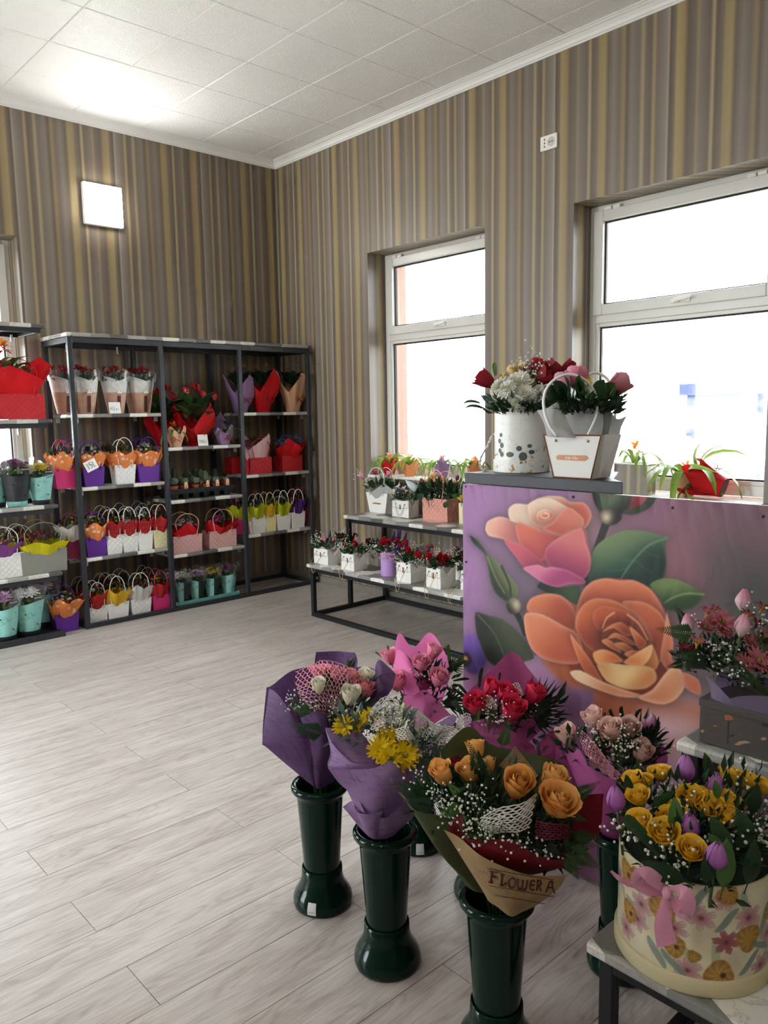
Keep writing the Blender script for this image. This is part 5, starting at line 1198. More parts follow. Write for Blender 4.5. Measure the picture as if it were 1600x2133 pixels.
# ================================================================== partition with the rose banner, slab on top
XP = -2.131
PY0, PY1, PZ = at_x(965, 1010, XP).y, -5.95, 1.208
part = thing('partition_panel', 'purple banner with large painted roses stretched over a partition', 'banner', (XP, PY0, 0))
Lp = PY0-PY1
obj('panel_core', MB().box(.0015, .03, -Lp, 0, .015, PZ-.003), M_('white_board', 'dcdad6', .5, .05), part)
obj('foot_glint', MB().box(.004, .028, -Lp, 0, 0, .014), M_('glint_strip', 'b9b3a6', .35, .1, metal=.6), part)  # strip standing for window light reflected along the panel's bottom edge
c8 = K(960, 1000, 2.5)
def B8(x, y): p = at_x(*c8(x, y), XP); return (PY0-p.y, p.z)      # banner coordinates: metres from its left edge, height
def paint_banner(Q):
    """the printed picture: Q (N,2) banner coordinates -> (N,3) sRGB"""
    N = len(Q); C = np.zeros((N, 3)); rnd = np.random.RandomState(3)
    cc = lambda h: np.array([int(h[i:i+2], 16) for i in (0, 2, 4)])/255.
    # soft background: inverse-distance blend of printed colours
    bgp = [((40, 100), 'a87fb4'), ((40, 500), 'a880b6'), ((240, 560), '8a7290'), ((480, 60), 'a37fae'), ((300, 640), '7d7382'), ((1000, 130), '9c7392'), ((1250, 120), '8f7080'), ((1130, 420), 'a0707c'), ((1560, 150), '8a6d7c'), ((1350, 420), '6c6468'), ((1500, 600), '565c5a'), ((1150, 330), '9d7182'),
           ((700, 250), 'a2838f'), ((80, 1000), 'a07cac'), ((80, 1300), '93628f'), ((500, 1200), 'a27da8'), ((300, 1300), '8d4c86'), ((900, 1300), 'a98a9a'), ((1150, 1330), 'c7a9b4'), ((1500, 1000), '5e5a58'), ((2200, 300), '7d6a74'), ((2200, 1000), '5e6258')]
    P = np.array([B8(*p) for p, _ in bgp]); W = 1/(((Q[:, None]-P[None])**2).sum(2)+.004)**1.6
    C[:] = (W[:, :, None]*np.array([cc(c) for _, c in bgp])[None]).sum(1)/W.sum(1)[:, None]
    def smooth(pts, it=2):
        A = [Vector((*B8(*p), 0)) for p in pts]; n = len(A); out = []
        for i in range(n):
            a, b, c, d = A[i-1], A[i], A[(i+1) % n], A[(i+2) % n]
            for k in range(3):
                t = k/3; v = .5*((2*b)+(c-a)*t*.8+(2*a*.8-(5-1)*b*1.0+0*c)*0*t)
                m0, m1 = (c-a)*.38, (d-b)*.38; h = t*t
                v = b*(2*t*h-3*h+1)+m0*(t*h-2*h+t)+c*(-2*t*h+3*h)+m1*(t*h-h); out.append((v.x, v.y))
        return np.array(out)
    def sdf(A, q):
        d = np.full(len(q), 9.); ins = np.zeros(len(q), bool); Bq = np.roll(A, -1, 0)
        for a, b in zip(A, Bq):
            e = b-a; w = q-a; t = np.clip((w@e)/(e@e+1e-12), 0, 1); d = np.minimum(d, ((w-t[:, None]*e)**2).sum(1))
            c1 = (a[1] > q[:, 1]) != (b[1] > q[:, 1])
            if abs(e[1]) > 1e-12: ins ^= c1 & (q[:, 0] < e[0]*(q[:, 1]-a[1])/e[1]+a[0])
        return np.where(ins, -1, 1)*np.sqrt(d)
    def shape(pts, c0, c1, p0, p1, rim=None, rw=.012, rs=.7, blur=.0025, dark=None, dw=.03, ds=.5, it=2, shade=True):
        """fill with a gradient c0->c1 between p0 and p1, a light printed rim, a darker zone inside one flank"""
        A = smooth(pts, it); lo, hi = A.min(0)-.02, A.max(0)+.02
        idx = np.where(((Q > lo-.03) & (Q < hi+.03)).all(1))[0]; q = Q[idx]; d = sdf(A, q)
        C[idx] *= 1-(.13 if shade else 0.)*np.exp(-np.maximum(0, d)/.014)[:, None]; rs *= .62; rw *= .8
        a, b = np.array(B8(*p0)), np.array(B8(*p1)); t = np.clip((q-a)@(b-a)/((b-a)@(b-a)), 0, 1); t = t*t*(3-2*t)
        col = cc(c0)*(1-t[:, None])+cc(c1)*t[:, None]
        if dark is not None:
            A2 = np.array(B8(*dark[0])); k = np.exp(-((q-A2)**2).sum(1)/(2*dark[1]**2))*ds; col = col*(1-k[:, None])+cc(dark[2])*k[:, None]
        if rim is not None:
            k = np.exp(-(np.maximum(0, -d)/rw)**1.3)*rs; col = col*(1-k[:, None])+cc(rim)*k[:, None]
        m = np.clip(.5-d/(2*blur), 0, 1)[:, None]; C[idx] = C[idx]*(1-m)+col*m
    def line(pts, c, w0, w1=None, al=1.):
        A = np.array(crm2([B8(*p) for p in pts])); lo, hi = A.min(0)-.03, A.max(0)+.03; idx = np.where(((Q > lo) & (Q < hi)).all(1))[0]; q = Q[idx]; d = np.full(len(q), 9.); tt = np.zeros(len(q)); n = len(A)-1
        for i in range(n):
            e = A[i+1]-A[i]; w = q-A[i]; t = np.clip((w@e)/(e@e+1e-12), 0, 1); dd = np.sqrt(((w-t[:, None]*e)**2).sum(1)); u = dd < d; d[u] = dd[u]; tt[u] = (i+t[u])/n
        ww = w0+((w1 if w1 is not None else w0)-w0)*tt; m = (np.clip(.5-(d-ww)/(.004), 0, 1)*al)[:, None]; C[idx] = C[idx]*(1-m)+cc(c)*m
    def crm2(p): return [(v.x, v.y) for v in crm([Vector((a, b, 0)) for a, b in p], 6)]
    # lilac petals and pansy of the lower left
    shape([(330, 940), (420, 915), (560, 1040), (690, 1090), (705, 1160), (640, 1260), (420, 1250), (330, 1100)], 'b894bc', '94709a', (380, 950), (640, 1230), 'c9aed0', .02, .4, shade=False)
    shape([(0, 1000), (120, 940), (240, 1000), (330, 1150), (260, 1330), (0, 1330)], 'a472a4', '864c80', (40, 960), (200, 1300), None, blur=.02, shade=False)
    shape([(430, 950), (560, 950), (800, 1120), (1240, 1150), (1260, 1400), (760, 1400), (700, 1190), (690, 1090), (560, 1070)], 'cf7e5c', 'c08a7c', (640, 1060), (1120, 1340), None, blur=.012, dark=((900, 1190), .06, 'b05a40'), shade=False)
    shape([(840, 1330), (960, 1210), (1130, 1240), (1250, 1290), (1250, 1420), (840, 1420)], 'd6b4bc', 'b690a4', (1080, 1270), (1000, 1400), 'e6d4da', .03, .4, .03, shade=False)
    shape([(15, 830), (40, 805), (110, 810), (150, 870), (140, 940), (90, 1010), (40, 1000), (15, 960)], '7a5cb4', '4b3384', (30, 830), (110, 990), '9a82c8', .008, .5)
    shape([(15, 900), (40, 900), (60, 940), (40, 970), (15, 965)], '3a2560', '2a1a48', (20, 900), (50, 960)); shape([(15, 915), (35, 920), (40, 935), (20, 945)], 'd8b25a', 'b88a3a', (15, 915), (40, 940))
    # stems, dark leaves behind
    line([(760, 220), (735, 290), (700, 380), (690, 410)], '2c302a', .013, .008); line([(290, 690), (315, 740), (335, 800)], '3a4236', .012, .009)
    shape([(405, 560), (425, 530), (520, 560), (620, 555), (615, 700), (560, 650), (480, 600)], '2b3a2c', '4d6a42', (430, 560), (600, 640), None)
    shape([(640, 470), (680, 460), (690, 530), (650, 545)], '23281f', '2c3a2a', (650, 470), (670, 540))
    # leaves
    shape([(678, 410), (700, 350), (760, 300), (850, 262), (960, 265), (1030, 285), (1083, 296), (1066, 335), (1072, 440), (1050, 515), (960, 575), (820, 545), (672, 535)], '7d966c', '1f4a40', (790, 290), (880, 540), '9ab08a', .006, .35, dark=((1010, 430), .035, '1c2a28'))
    line([(1075, 300), (980, 340), (900, 420), (830, 520)], '6f9a80', .004, .002, .8)
    for a, b in (((1000, 335), (940, 300)), ((950, 370), (860, 330)), ((900, 420), (780, 400)), ((870, 460), (760, 470)), ((960, 370), (1040, 400)), ((910, 420), (1000, 480))): line([a, ((a[0]+b[0])/2, (a[1]+b[1])/2+6), b], '5f8570', .0018, .001, .5)
    shape([(985, 545), (1050, 512), (1130, 518), (1200, 550), (1268, 592), (1225, 655), (1150, 682), (1070, 672), (1040, 620)], '7c9560', '33502f', (1090, 530), (1130, 670), '98ab7c', .006, .3)
    line([(1265, 595), (1180, 590), (1110, 610), (1060, 640)], '8ea878', .0035, .002, .8)
    shape([(78, 690), (150, 706), (215, 722), (290, 780), (350, 850), (377, 905), (370, 935), (200, 972), (140, 935), (110, 870), (85, 800)], '4f5b44', '23301f', (260, 780), (140, 900), '7d8a6a', .006, .35, dark=((110, 730), .03, '241f26'))
    line([(90, 700), (170, 790), (210, 870), (240, 950)], '6f8058', .003, .0015, .7)
    # left bud
    shape([(48, 290), (100, 318), (130, 370), (205, 438), (228, 470), (262, 505), (302, 560), (290, 612), (240, 632), (185, 590), (158, 530), (140, 440), (118, 372), (70, 330)], '6f7f58', '2b3523', (240, 500), (170, 560), '93a079', .006, .5)
    shape([(50, 290), (75, 305), (120, 355), (135, 385), (115, 370), (70, 330)], '20241e', '3a4434', (60, 300), (120, 370))
    line([(140, 400), (180, 500), (230, 590)], '8c9a70', .003, .002, .8); line([(215, 450), (255, 540), (262, 600)], '232c1d', .005, .003, .7)
    shape([(240, 640), (270, 612), (305, 625), (318, 660), (300, 692), (262, 695), (243, 670)], '7d7a64', '2b2a22', (290, 650), (250, 690), None, dark=((292, 648), .012, 'd3c8ae'), ds=.8)
    # top bud
    shape([(690, 60), (735, 85), (750, 150), (735, 180), (700, 120)], '2b2f28', '3c443a', (700, 80), (740, 160)); shape([(860, 60), (990, 40), (1000, 90), (960, 150), (880, 170), (860, 120)], 'b8545e', '8f4048', (930, 60), (900, 150), 'd08a8a', .006, .4)
    shape([(735, 60), (880, 55), (890, 110), (860, 170), (800, 185), (745, 160)], '66765e', '22281f', (800, 90), (850, 160), '7d8a70', .006, .4)
    line([(1010, 70), (970, 130), (900, 165), (860, 168)], '3f4c3a', .013, .006)
    shape([(725, 170), (760, 145), (820, 160), (840, 195), (815, 225), (770, 235), (732, 215)], '4d463a', '231f1a', (760, 180), (810, 220), None, dark=((760, 192), .014, 'e0d2ba'), ds=.9)
    # pink rose
    shape([(130, 255), (140, 215), (200, 190), (262, 205), (300, 240), (420, 260), (560, 250), (650, 250), (665, 330), (680, 400), (672, 470), (640, 512), (560, 480), (440, 450), (330, 455), (285, 390), (225, 312), (150, 292)], 'e09a84', 'b5506e', (400, 200), (500, 500), 'e8b8b0', .008, .45)
    shape([(130, 258), (142, 215), (200, 190), (265, 208), (305, 260), (320, 330), (280, 330), (220, 305), (150, 290)], 'e6b8a4', 'cc7a7c', (150, 210), (280, 320), 'f3dccd', .008, .7)
    shape([(260, 208), (250, 150), (288, 122), (360, 126), (400, 96), (460, 82), (530, 86), (572, 112), (640, 116), (672, 150), (682, 190), (655, 245), (560, 290), (440, 270), (330, 240)], 'ead2bf', 'd3705c', (420, 95), (560, 240), 'f5ead9', .009, .7, dark=((610, 170), .03, 'c9604e'))
    shape([(350, 130), (400, 100), (470, 95), (540, 130), (560, 150), (500, 230), (430, 250), (370, 220)], 'ecd8c4', 'd9937a', (420, 110), (450, 240), 'f5eadb', .006, .7)
    shape([(395, 190), (410, 160), (445, 150), (480, 170), (480, 195), (440, 215), (405, 210)], 'e6b8a0', 'c9705c', (420, 160), (440, 210), 'f3dcc8', .005, .8); line([(440, 170), (462, 180), (450, 198), (425, 195), (418, 180)], 'f2dccb', .0025, .0015, .9)
    shape([(290, 220), (370, 240), (470, 280), (525, 295), (480, 330), (445, 400), (420, 420), (350, 380), (300, 310)], 'd97a66', 'c95a60', (330, 240), (420, 400), 'efc0ac', .006, .7)
    shape([(560, 140), (640, 200), (630, 250), (560, 270), (520, 290), (430, 255), (480, 220)], 'd98672', 'c96858', (560, 170), (520, 280), 'f0d4bf', .005, .7)
    shape([(225, 312), (320, 340), (400, 400), (440, 450), (430, 490), (340, 455), (280, 390)], 'd2687c', 'ad4668', (280, 330), (420, 480), 'e69aa0', .006, .5)
    shape([(630, 250), (655, 330), (678, 400), (672, 470), (640, 515), (560, 490), (470, 455), (440, 400), (450, 350), (520, 295)], 'd88080', 'a84070', (600, 300), (560, 490), 'eab0ac', .007, .6)
    shape([(325, 457), (400, 440), (440, 455), (480, 452), (560, 470), (645, 518), (645, 540), (570, 540), (500, 557), (430, 535), (365, 490)], 'd884a8', 'b04a80', (420, 450), (480, 545), 'efb8cc', .006, .7)
    # big rose, back petals first
    shape([(335, 720), (360, 620), (450, 590), (560, 625), (612, 650), (640, 570), (690, 525), (760, 510), (900, 520), (982, 560), (1030, 620), (1085, 790), (1110, 860), (1100, 930), (1165, 1010), (1168, 1080), (1120, 1142), (1040, 1166), (930, 1132), (820, 1126), (690, 1082), (590, 1030), (560, 960), (430, 930), (345, 820)], 'c9704a', 'a04630', (500, 650), (820, 950), None)
    shape([(345, 655), (372, 612), (450, 590), (520, 598), (572, 640), (602, 695), (612, 770), (560, 800), (430, 720), (360, 690)], 'd8825a', 'b9583e', (420, 610), (560, 760), 'ecc8b8', .012, .7, dark=((540, 680), .04, 'a84c38'))
    shape([(330, 715), (352, 690), (430, 700), (540, 760), (610, 800), (640, 900), (615, 955), (520, 955), (430, 930), (370, 880), (340, 800)], 'de8e68', 'c4684a', (380, 720), (540, 900), 'eed0c4', .012, .75)
    shape([(608, 650), (640, 570), (692, 525), (760, 510), (835, 522), (900, 520), (982, 560), (1030, 620), (1072, 705), (1085, 790), (1000, 830), (700, 800), (600, 760)], 'd97e58', 'a84c36', (840, 530), (840, 720), 'efc4ae', .012, .75)
    shape([(840, 640), (900, 628), (970, 640), (1040, 690), (1080, 770), (1090, 860), (1030, 960), (980, 900), (960, 760)], 'cf7450', 'b85a3e', (950, 640), (1020, 880), 'f0ccb6', .009, .7)
    shape([(1075, 690), (1110, 850), (1100, 930), (1160, 1005), (1100, 1010), (1040, 930), (1060, 800)], 'd88a68', 'c06a4e', (1080, 720), (1090, 990), 'f0d2c2', .009, .6)
    shape([(648, 640), (700, 615), (780, 620), (850, 650), (900, 700), (960, 760), (1000, 830), (940, 930), (760, 930), (650, 860), (598, 770), (610, 690)], 'd47648', '9a4630', (760, 630), (830, 800), 'eebfa4', .01, .7)
    shape([(690, 690), (740, 655), (810, 665), (880, 690), (900, 720), (880, 800), (760, 800), (700, 760)], 'c8683e', '94402a', (760, 670), (810, 780), 'e6aa84', .006, .6)
    shape([(570, 800), (620, 860), (680, 940), (720, 1010), (740, 1050), (650, 1000), (600, 900)], 'dd8a5c', 'c2683e', (600, 830), (700, 1000), 'f0cda8', .006, .7)
    shape([(1000, 860), (1030, 940), (1010, 990), (900, 970), (860, 940), (960, 880)], 'd9905c', 'c06c40', (990, 870), (920, 960), 'f0cfa2', .006, .6)
    # heart
    shape([(735, 800), (760, 750), (820, 735), (880, 760), (930, 820), (930, 880), (880, 930), (810, 915), (745, 860)], 'a34c32', '6f281e', (800, 760), (860, 900), None)
    for pts, a_, b_ in (([(740, 790), (780, 755), (840, 740), (900, 800), (860, 810), (800, 770)], (780, 750), (850, 800)), ([(760, 830), (800, 795), (860, 815), (920, 860), (870, 850), (810, 820)], (790, 800), (870, 850)), ([(800, 850), (850, 845), (900, 880), (880, 900), (830, 880)], (820, 850), (880, 900)), ([(735, 840), (760, 825), (800, 850), (840, 900), (790, 880)], (740, 830), (830, 890)), ([(880, 760), (930, 800), (970, 850), (930, 880), (900, 820)], (890, 770), (940, 870)), ([(850, 905), (900, 885), (960, 900), (900, 930)], (860, 900), (930, 920))):
        shape(pts, 'd68a58', 'a8502f', a_, b_, 'f0c08c', .004, .85, .002)
    line([(800, 690), (760, 720), (740, 770)], 'e8b48a', .003, .002, .8); line([(870, 700), (930, 750), (975, 830)], 'e8b48a', .003, .002, .8)
    # front petals
    shape([(710, 962), (760, 948), (850, 960), (950, 965), (1008, 985), (1022, 1040), (965, 1085), (860, 1088), (760, 1045)], 'edcf94', 'cf8a54', (860, 1000), (940, 1085), 'f3deb0', .012, .6, dark=((740, 990), .03, 'c77a48'))
    shape([(690, 900), (740, 880), (800, 900), (850, 945), (780, 950), (720, 960), (700, 940)], 'e0a468', 'c4703c', (720, 890), (800, 945), 'f0cf9a', .006, .6); shape([(850, 945), (930, 890), (1000, 855), (990, 920), (950, 965), (880, 962)], 'e6b078', 'cf8048', (960, 880), (890, 955), 'f3d9a6', .006, .6)
    shape([(570, 998), (625, 990), (720, 1040), (850, 1090), (955, 1122), (930, 1132), (820, 1126), (690, 1082), (600, 1040)], 'f0d2b0', 'd8966c', (620, 1000), (800, 1120), 'f7e6d0', .006, .8)
    shape([(925, 1132), (1000, 1090), (1070, 1000), (1120, 965), (1162, 1010), (1168, 1080), (1122, 1142), (1060, 1168), (1000, 1160)], 'dfa078', 'd08a64', (1120, 990), (1000, 1130), 'f6e4d2', .012, .85)
    shape([(1160, 1000), (1240, 1040), (1250, 1120), (1170, 1080)], 'cf7f5c', 'c97a5c', (1170, 1010), (1230, 1100), 'ecccbc', .006, .6)
    C = np.clip(C, 0, 1); g_ = C.mean(1, keepdims=True); C = g_+(C-g_)*.93; return np.clip(C, 0, 1)**1.17*np.array([1.02, .98, .96])
def banner_mesh():
    nu, nv = 470, 430; me = bpy.data.meshes.new('banner_sheet')
    # finer where it shows: the left 1.25 m
    U = np.concatenate([np.linspace(0, 1.16, nu-20), np.linspace(1.16, Lp, 22)[1:]]); V = np.linspace(.012, PZ, nv+1)
    UU, VV = np.meshgrid(U, V); Q = np.stack([UU.ravel(), VV.ravel()], 1)
    edge = np.exp(-((PZ-Q[:, 1])/.05)**2)*.5+np.exp(-(Q[:, 0]/.05)**2)*.35+.12
    wr = .0026*edge*(np.sin(Q[:, 0]*95+3*np.sin(Q[:, 1]*11))+.6*np.sin(Q[:, 0]*41+Q[:, 1]*9)+.5*np.sin(Q[:, 1]*60+4*np.sin(Q[:, 0]*14)))
    vs = np.stack([-.0008-np.abs(wr)-.0008, -Q[:, 0], Q[:, 1]], 1)
    w = len(U); f = [(j*w+i, (j+1)*w+i, (j+1)*w+i+1, j*w+i+1) for j in range(nv) for i in range(w-1)]
    me.from_pydata(vs.tolist(), [], f); me.shade_smooth()
    c = paint_banner(Q); l = np.where(c <= .04045, c/12.92, ((c+.055)/1.055)**2.4)
    at = me.color_attributes.new('print', 'FLOAT_COLOR', 'POINT'); at.data.foreach_set('color', np.concatenate([l, np.ones((len(l), 1))], 1).ravel())
    m, t, p = newmat('printed_banner_vinyl'); a = t.node('ShaderNodeAttribute', attribute_name='print')
    nz = t.noise(t.coord('Object'), 400., 1.); t.put(p.inputs['Base Color'], t.mix(t.math('MULTIPLY', nz, .08), a.outputs[0], (.05, .04, .05, 1))); p.inputs['Roughness'].default_value = .5; p.inputs['Specular IOR Level'].default_value = .3
    me.materials.append(m); me.update(); return me
obj('banner_sheet', banner_mesh(), None, part)
for px, py in ((972, 1013), (1195, 1035), (1402, 1057), (972, 1170), (1590, 1075)):
    q = at_x(px, py, XP); obj('screw_head', cached('screw', lambda: MB().lathe([(0, .002), (.003, .0015), (.0042, 0)], 10, M=Matrix.Rotation(-PI/2, 4, 'Y')).mesh('screw_head', M_('screw_dark', '4a4248', .4, 0, metal=.6))), None, part, (-.004, q.y-PY0, q.z))
# slab on a narrow pillar behind the banner
sx = XP-.012
stand = thing('display_stand', 'dark grey slab on a narrow stand just behind the banner top', 'stand', (0, 0, 0))
yr = at_x(1298, 1015, sx).y; yl = at_x(968, 992, sx).y; SZ = 1.246
obj('slab', MB().prism([(sx, yl), (sx, yr), (sx+.09, yr+.085), (sx+.31, yr+.2), (sx+.31, yl)], PZ+.002, SZ), M_('grey_slab', '37383d', .5, .1, 30.), stand, bevel=.003)
obj('pillar', MB().box(XP+.04, sx+.28, yl-.32, yl-.04, 0, PZ+.0015), M_('stand_grey', '5b5c60', .6, .1), stand)
# ------------------------------------------------------------------ hat box of white mums and red roses
c6 = K(960, 730, 4.)
hx = at_x(1090, 988, sx+.17); o = thing('hat_box', 'white round hat box with gold flakes, white mums and red roses', 'flower box', (sx+.165, hx.y, SZ+.001))
dp = depth(o.location); hr = 57.5*dp/FPX; ht = (990-868)*dp/FPX
def leafprint():
    m, t, p = newmat('white_card_gold_flakes'); co = t.coord('Object'); x = t.node('ShaderNodeSeparateXYZ', {0: co})
    n = t.noise(co, 42., 4., .7); n2 = t.noise(co, 9., 2.); zf = t.node('ShaderNodeMapRange', {0: x.outputs[2], 1: .02, 2: .15, 3: 1., 4: 0.}).outputs[0]
    mk = t.math('MULTIPLY', t.ramp(n, [(.56, 0.), (.6, 1.)]), t.ramp(t.math('MULTIPLY', n2, t.math('ADD', zf, .35)), [(.36, 0.), (.44, 1.)]))
    v = t.noise(t.vmath('ADD', co, (.3, .1, .2)), 7., 3., dist=2.); vein = t.ramp(v, [(.49, 0.), (.5, .4), (.51, 0.)])
    c = t.mix(vein, lin('e2e1dd'), lin('a9a7a2')); c = t.mix(mk, c, lin('b98d4d'))
    t.put(p.inputs['Base Color'], c); t.put(p.inputs['Metallic'], t.math('MULTIPLY', mk, .7)); p.inputs['Roughness'].default_value = .38; return m
FLK = leafprint()
obj('box_body', MB().lathe([(0, .03), (hr, .03), (hr, ht), (hr-.003, ht), (hr-.003, ht-.03), (0, ht-.03)], 120), FLK, o, smooth=False)
obj('box_lid', MB().lathe([(0, 0), (hr+.004, 0), (hr+.004, ht*.2), (hr, ht*.2)], 120), FLK, o)
# printed eucalyptus leaves, thin foil patches on the card
EUC = M_('printed_leaf_green', '5f6a64', .5, .25, 40.)
cdir = math.atan2(CAM.y-o.location.y, CAM.x-o.location.x)
for da, zz, s in tuple((a_, b_, c_*.8) for a_, b_, c_ in ((-.85, .62, .6), (-.92, .52, .7), (-.8, .45, .8), (-.9, .36, .7), (-.8, .3, .8), (-.45, .3, 1.25), (.02, .27, 1.2), (.32, .34, .9), (-.12, .4, .8), (.25, .44, .7))):
    a = cdir+da; R = hr+.0006
    mb = MB(); mb.grid(lambda u, v: (R*math.cos(a+(u-.5)*.3*s*math.sqrt(max(0, 1-(2*v-1)**2))), R*math.sin(a+(u-.5)*.3*s*math.sqrt(max(0, 1-(2*v-1)**2))), ht*zz+(v-.5)*.03*s*(.8+.2*math.cos(da*7))), 4, 10)
    obj('printed_leaf', mb, EUC, o)
rp = [at_d(*c6(x, y), dp-.0) for x, y in ((300, 685), (255, 720), (225, 790), (190, 850), (162, 910), (160, 960), (190, 1000), (240, 1012), (285, 1008))]
obj('rope_handle', MB().tube([p-o.location for p in crm(rp, 4)], .0035, 6), dotted_paper('twisted_rope', 'dedcd6', '55534f', 160., .35), o, smooth=True)
leaf_ring(o, (0, 0, ht+.0), hr*1.15, 260, 'deep', .04, 61, .4); leaf_ring(o, (0, 0, ht+.02), hr*1.25, 120, 'grey', .035, 62, .6)
WHM = ('f1efe8', 'e8e8cf', 90, .7, .55, .16)
flowers_px(o, c6, [('pom', 470, 250, 1.75, -.07, *WHM), ('pom', 300, 300, 1.65, -.06, *WHM), ('pom', 535, 355, 1.6, -.1, *WHM), ('pom', 465, 425, 1.5, -.11, *WHM), ('pom', 370, 310, 1.5, -.09, *WHM),
    ('rose', 770, 185, 2.0, -.02, '6d0c18', '8d1522', .8), ('rose', 640, 165, 1.8, .03, '7d0f1c', '9c1826', .8), ('rose', 690, 220, 1.8, -.06, '7d0f1c', '9c1826'), ('rose', 880, 155, 1.5, 0, '7d0f1c', '9c1826', .2), ('rose', 215, 250, 1.9, -.02, '8c1526', 'b02a3c', .2), ('rose', 440, 170, 1.1, .05, 'd9a860', 'e8c890'), ('rose', 520, 150, 1., .06, 'd9a860', 'e8c890'), ('trump', 330, 205, .8, .03, 'e8c22a', 'd89a1c'), ('trump', 380, 200, .7, .03, 'e8c22a', 'd89a1c')], dp, .021, upb=.5, out=.8)
gyp_px(o, c6, [(580, 105, .07, 40, .02), (650, 190, .05, 26, -.06), (590, 390, .035, 14, -.1), (640, 340, .04, 14, -.08), (500, 130, .05, 14, .03)], dp, o.location+Vector((0, 0, ht)), .0036, 5)
rr = random.Random(12)
for x, y, l, ang in ((290, 170, .05, .1), (160, 400, .06, 1.3), (200, 450, .07, 1.2)): put('leaf', blade_mesh('mid' if y < 200 else 'dark', .5, .16), o, at_d(*c6(x, y+40), dp), Vector((-RT.x*math.sin(ang), -RT.y*math.sin(ang), math.cos(ang))), l, rnd=rr)
# ------------------------------------------------------------------ white FOR YOU bag
fb = thing('gift_bag', 'white tapered bag with copper edges reading for you on the slab', 'flower bag', (0, 0, 0))
xb = sx+.012; A_ = [at_x(*c6(775, 1078), xb), at_x(*c6(1085, 1092), xb)]; cy_ = (A_[0].y+A_[1].y)/2; wb = A_[0].y-A_[1].y
T_ = [at_x(*c6(697, 716), xb-.0), at_x(*c6(1172, 736), xb-.0)]; wt = T_[0].y-T_[1].y; hb_ = .5*(T_[0].z+T_[1].z)-.5*(A_[0].z+A_[1].z)
fb.location = (xb, cy_, SZ+.001); fb.rotation_euler = (0, 0, -PI/2)
db = .1
def tap(w0, w1, h, d):
    mb = MB(); g = .022; o_ = .004
    A = [(-w0/2, 0, 0), (w0/2, 0, 0), (w0/2-g*.3, d/2, 0), (w0/2, d, 0), (-w0/2, d, 0), (-w0/2+g*.3, d/2, 0)]; Bq = [(-w1/2, -o_, h), (w1/2, -o_, h), (w1/2-g, d/2, h), (w1/2, d+o_, h), (-w1/2, d+o_, h), (-w1/2+g, d/2, h)]
    I = [(x*.985, d/2+(y-d/2)*.97, h*.999) for x, y, z in Bq]; J = [(x*.85, d/2+(y-d/2)*.9, h*.6) for x, y, z in Bq]
    mb.add(A+Bq+I+J, [(i+6*k_, (i+1) % 6+6*k_, (i+1) % 6+6*k_+6, i+6*k_+6) for k_ in range(3) for i in range(6)]+[(5, 4, 3, 2, 1, 0), (18, 19, 20, 21, 22, 23)]); return mb
SPK = dotted_paper('white_card_copper_specks', 'e9e6e2', 'b58a78', 260., .12)
obj('bag_body', tap(wb, wt, hb_, db), [M_('white_card_plain', 'e6e7e3', .45, .03)], fb)
obj('front_panel', MB().add([(-wb/2, -.0012, .001), (wb/2, -.0012, .001), (wt/2, -.0052, hb_), (-wt/2, -.0052, hb_)], [(0, 1, 2, 3)]), SPK, fb)
COP = M_('copper_foil', '96603c', .4, .1, metal=.35)
for a, b in (((-wb/2, -.002, .001), (-wt/2, -.006, hb_)), ((wb/2, -.002, .001), (wt/2, -.006, hb_)), ((-wt/2, -.006, hb_), (wt/2, -.006, hb_)), ((-wb/2, -.002, .001), (wb/2, -.002, .001))): obj('foil_edge', MB().tube([a, b], .0022, 4), COP, fb)
lb = obj('copper_stroke', MB().prism([(-.055, .002), (-.045, .008), (.0, .0085), (.05, .009), (.056, .001), (.045, -.007), (-.01, -.0065), (-.05, -.006)], 0, .0006, M=Matrix.Translation((-.0, -.0045, hb_*.47)) @ Matrix.Rotation(PI/2+.02, 4, 'X')), COP, fb)
text('FOR YOU', .0105, lb, (-.021, -.0056, hb_*.47-.0035), (PI/2+.02, 0, 0), WHITEP)
for x_ in (-.055, .055): obj('rivet', CACHE['rivet'], None, fb, (x_, -.0058, hb_*.87), scale=1.4)
dp = depth(fb.location+Vector((.05, 0, .2))); inv = fb.matrix_basis.inverted(); HW = M_('white_cord', 'efeeea', .4, .02)
for pts, dd in ((((800, 715), (740, 630), (700, 520), (690, 410), (720, 310), (800, 230), (910, 198), (1020, 235), (1100, 320), (1135, 430), (1130, 540), (1095, 630), (1050, 722)), -.06), (((985, 330), (1010, 260), (1060, 205), (1120, 185), (1180, 205), (1230, 250), (1270, 330), (1290, 450), (1280, 600)), .06)):
    obj('handle', MB().tube([inv @ q for q in crm([at_d(*c6(*p), dp+dd) for p in pts], 4)], .0042, 6), HW, fb, smooth=True)
def px_sheet(name, k, rows, dep, mat, root, nu=5, nv=4, jit=0., sub=None):
    G = loft([[at_d(*k(p[0], p[1]), dep+(p[2] if len(p) > 2 else 0.)) for p in r] for r in rows], nu, nv); iv = root.matrix_basis.inverted()
    return obj(name, grid_mb([[iv @ q for q in r] for r in G]), mat, root, smooth=True), G
GT = paper_mat('grey_floral_tissue', 'b4b3b1', transl=.3)
px_sheet('tissue', c6, [[(635, 500, 0), (720, 480, -.03), (800, 432, -.05), (840, 450, -.05)], [(690, 600, -.02), (740, 600, -.05), (830, 560, -.06), (890, 590, -.06)], [(720, 720, -.02), (780, 725, -.04), (880, 725, -.045), (960, 728, -.045)]], dp, GT, fb)
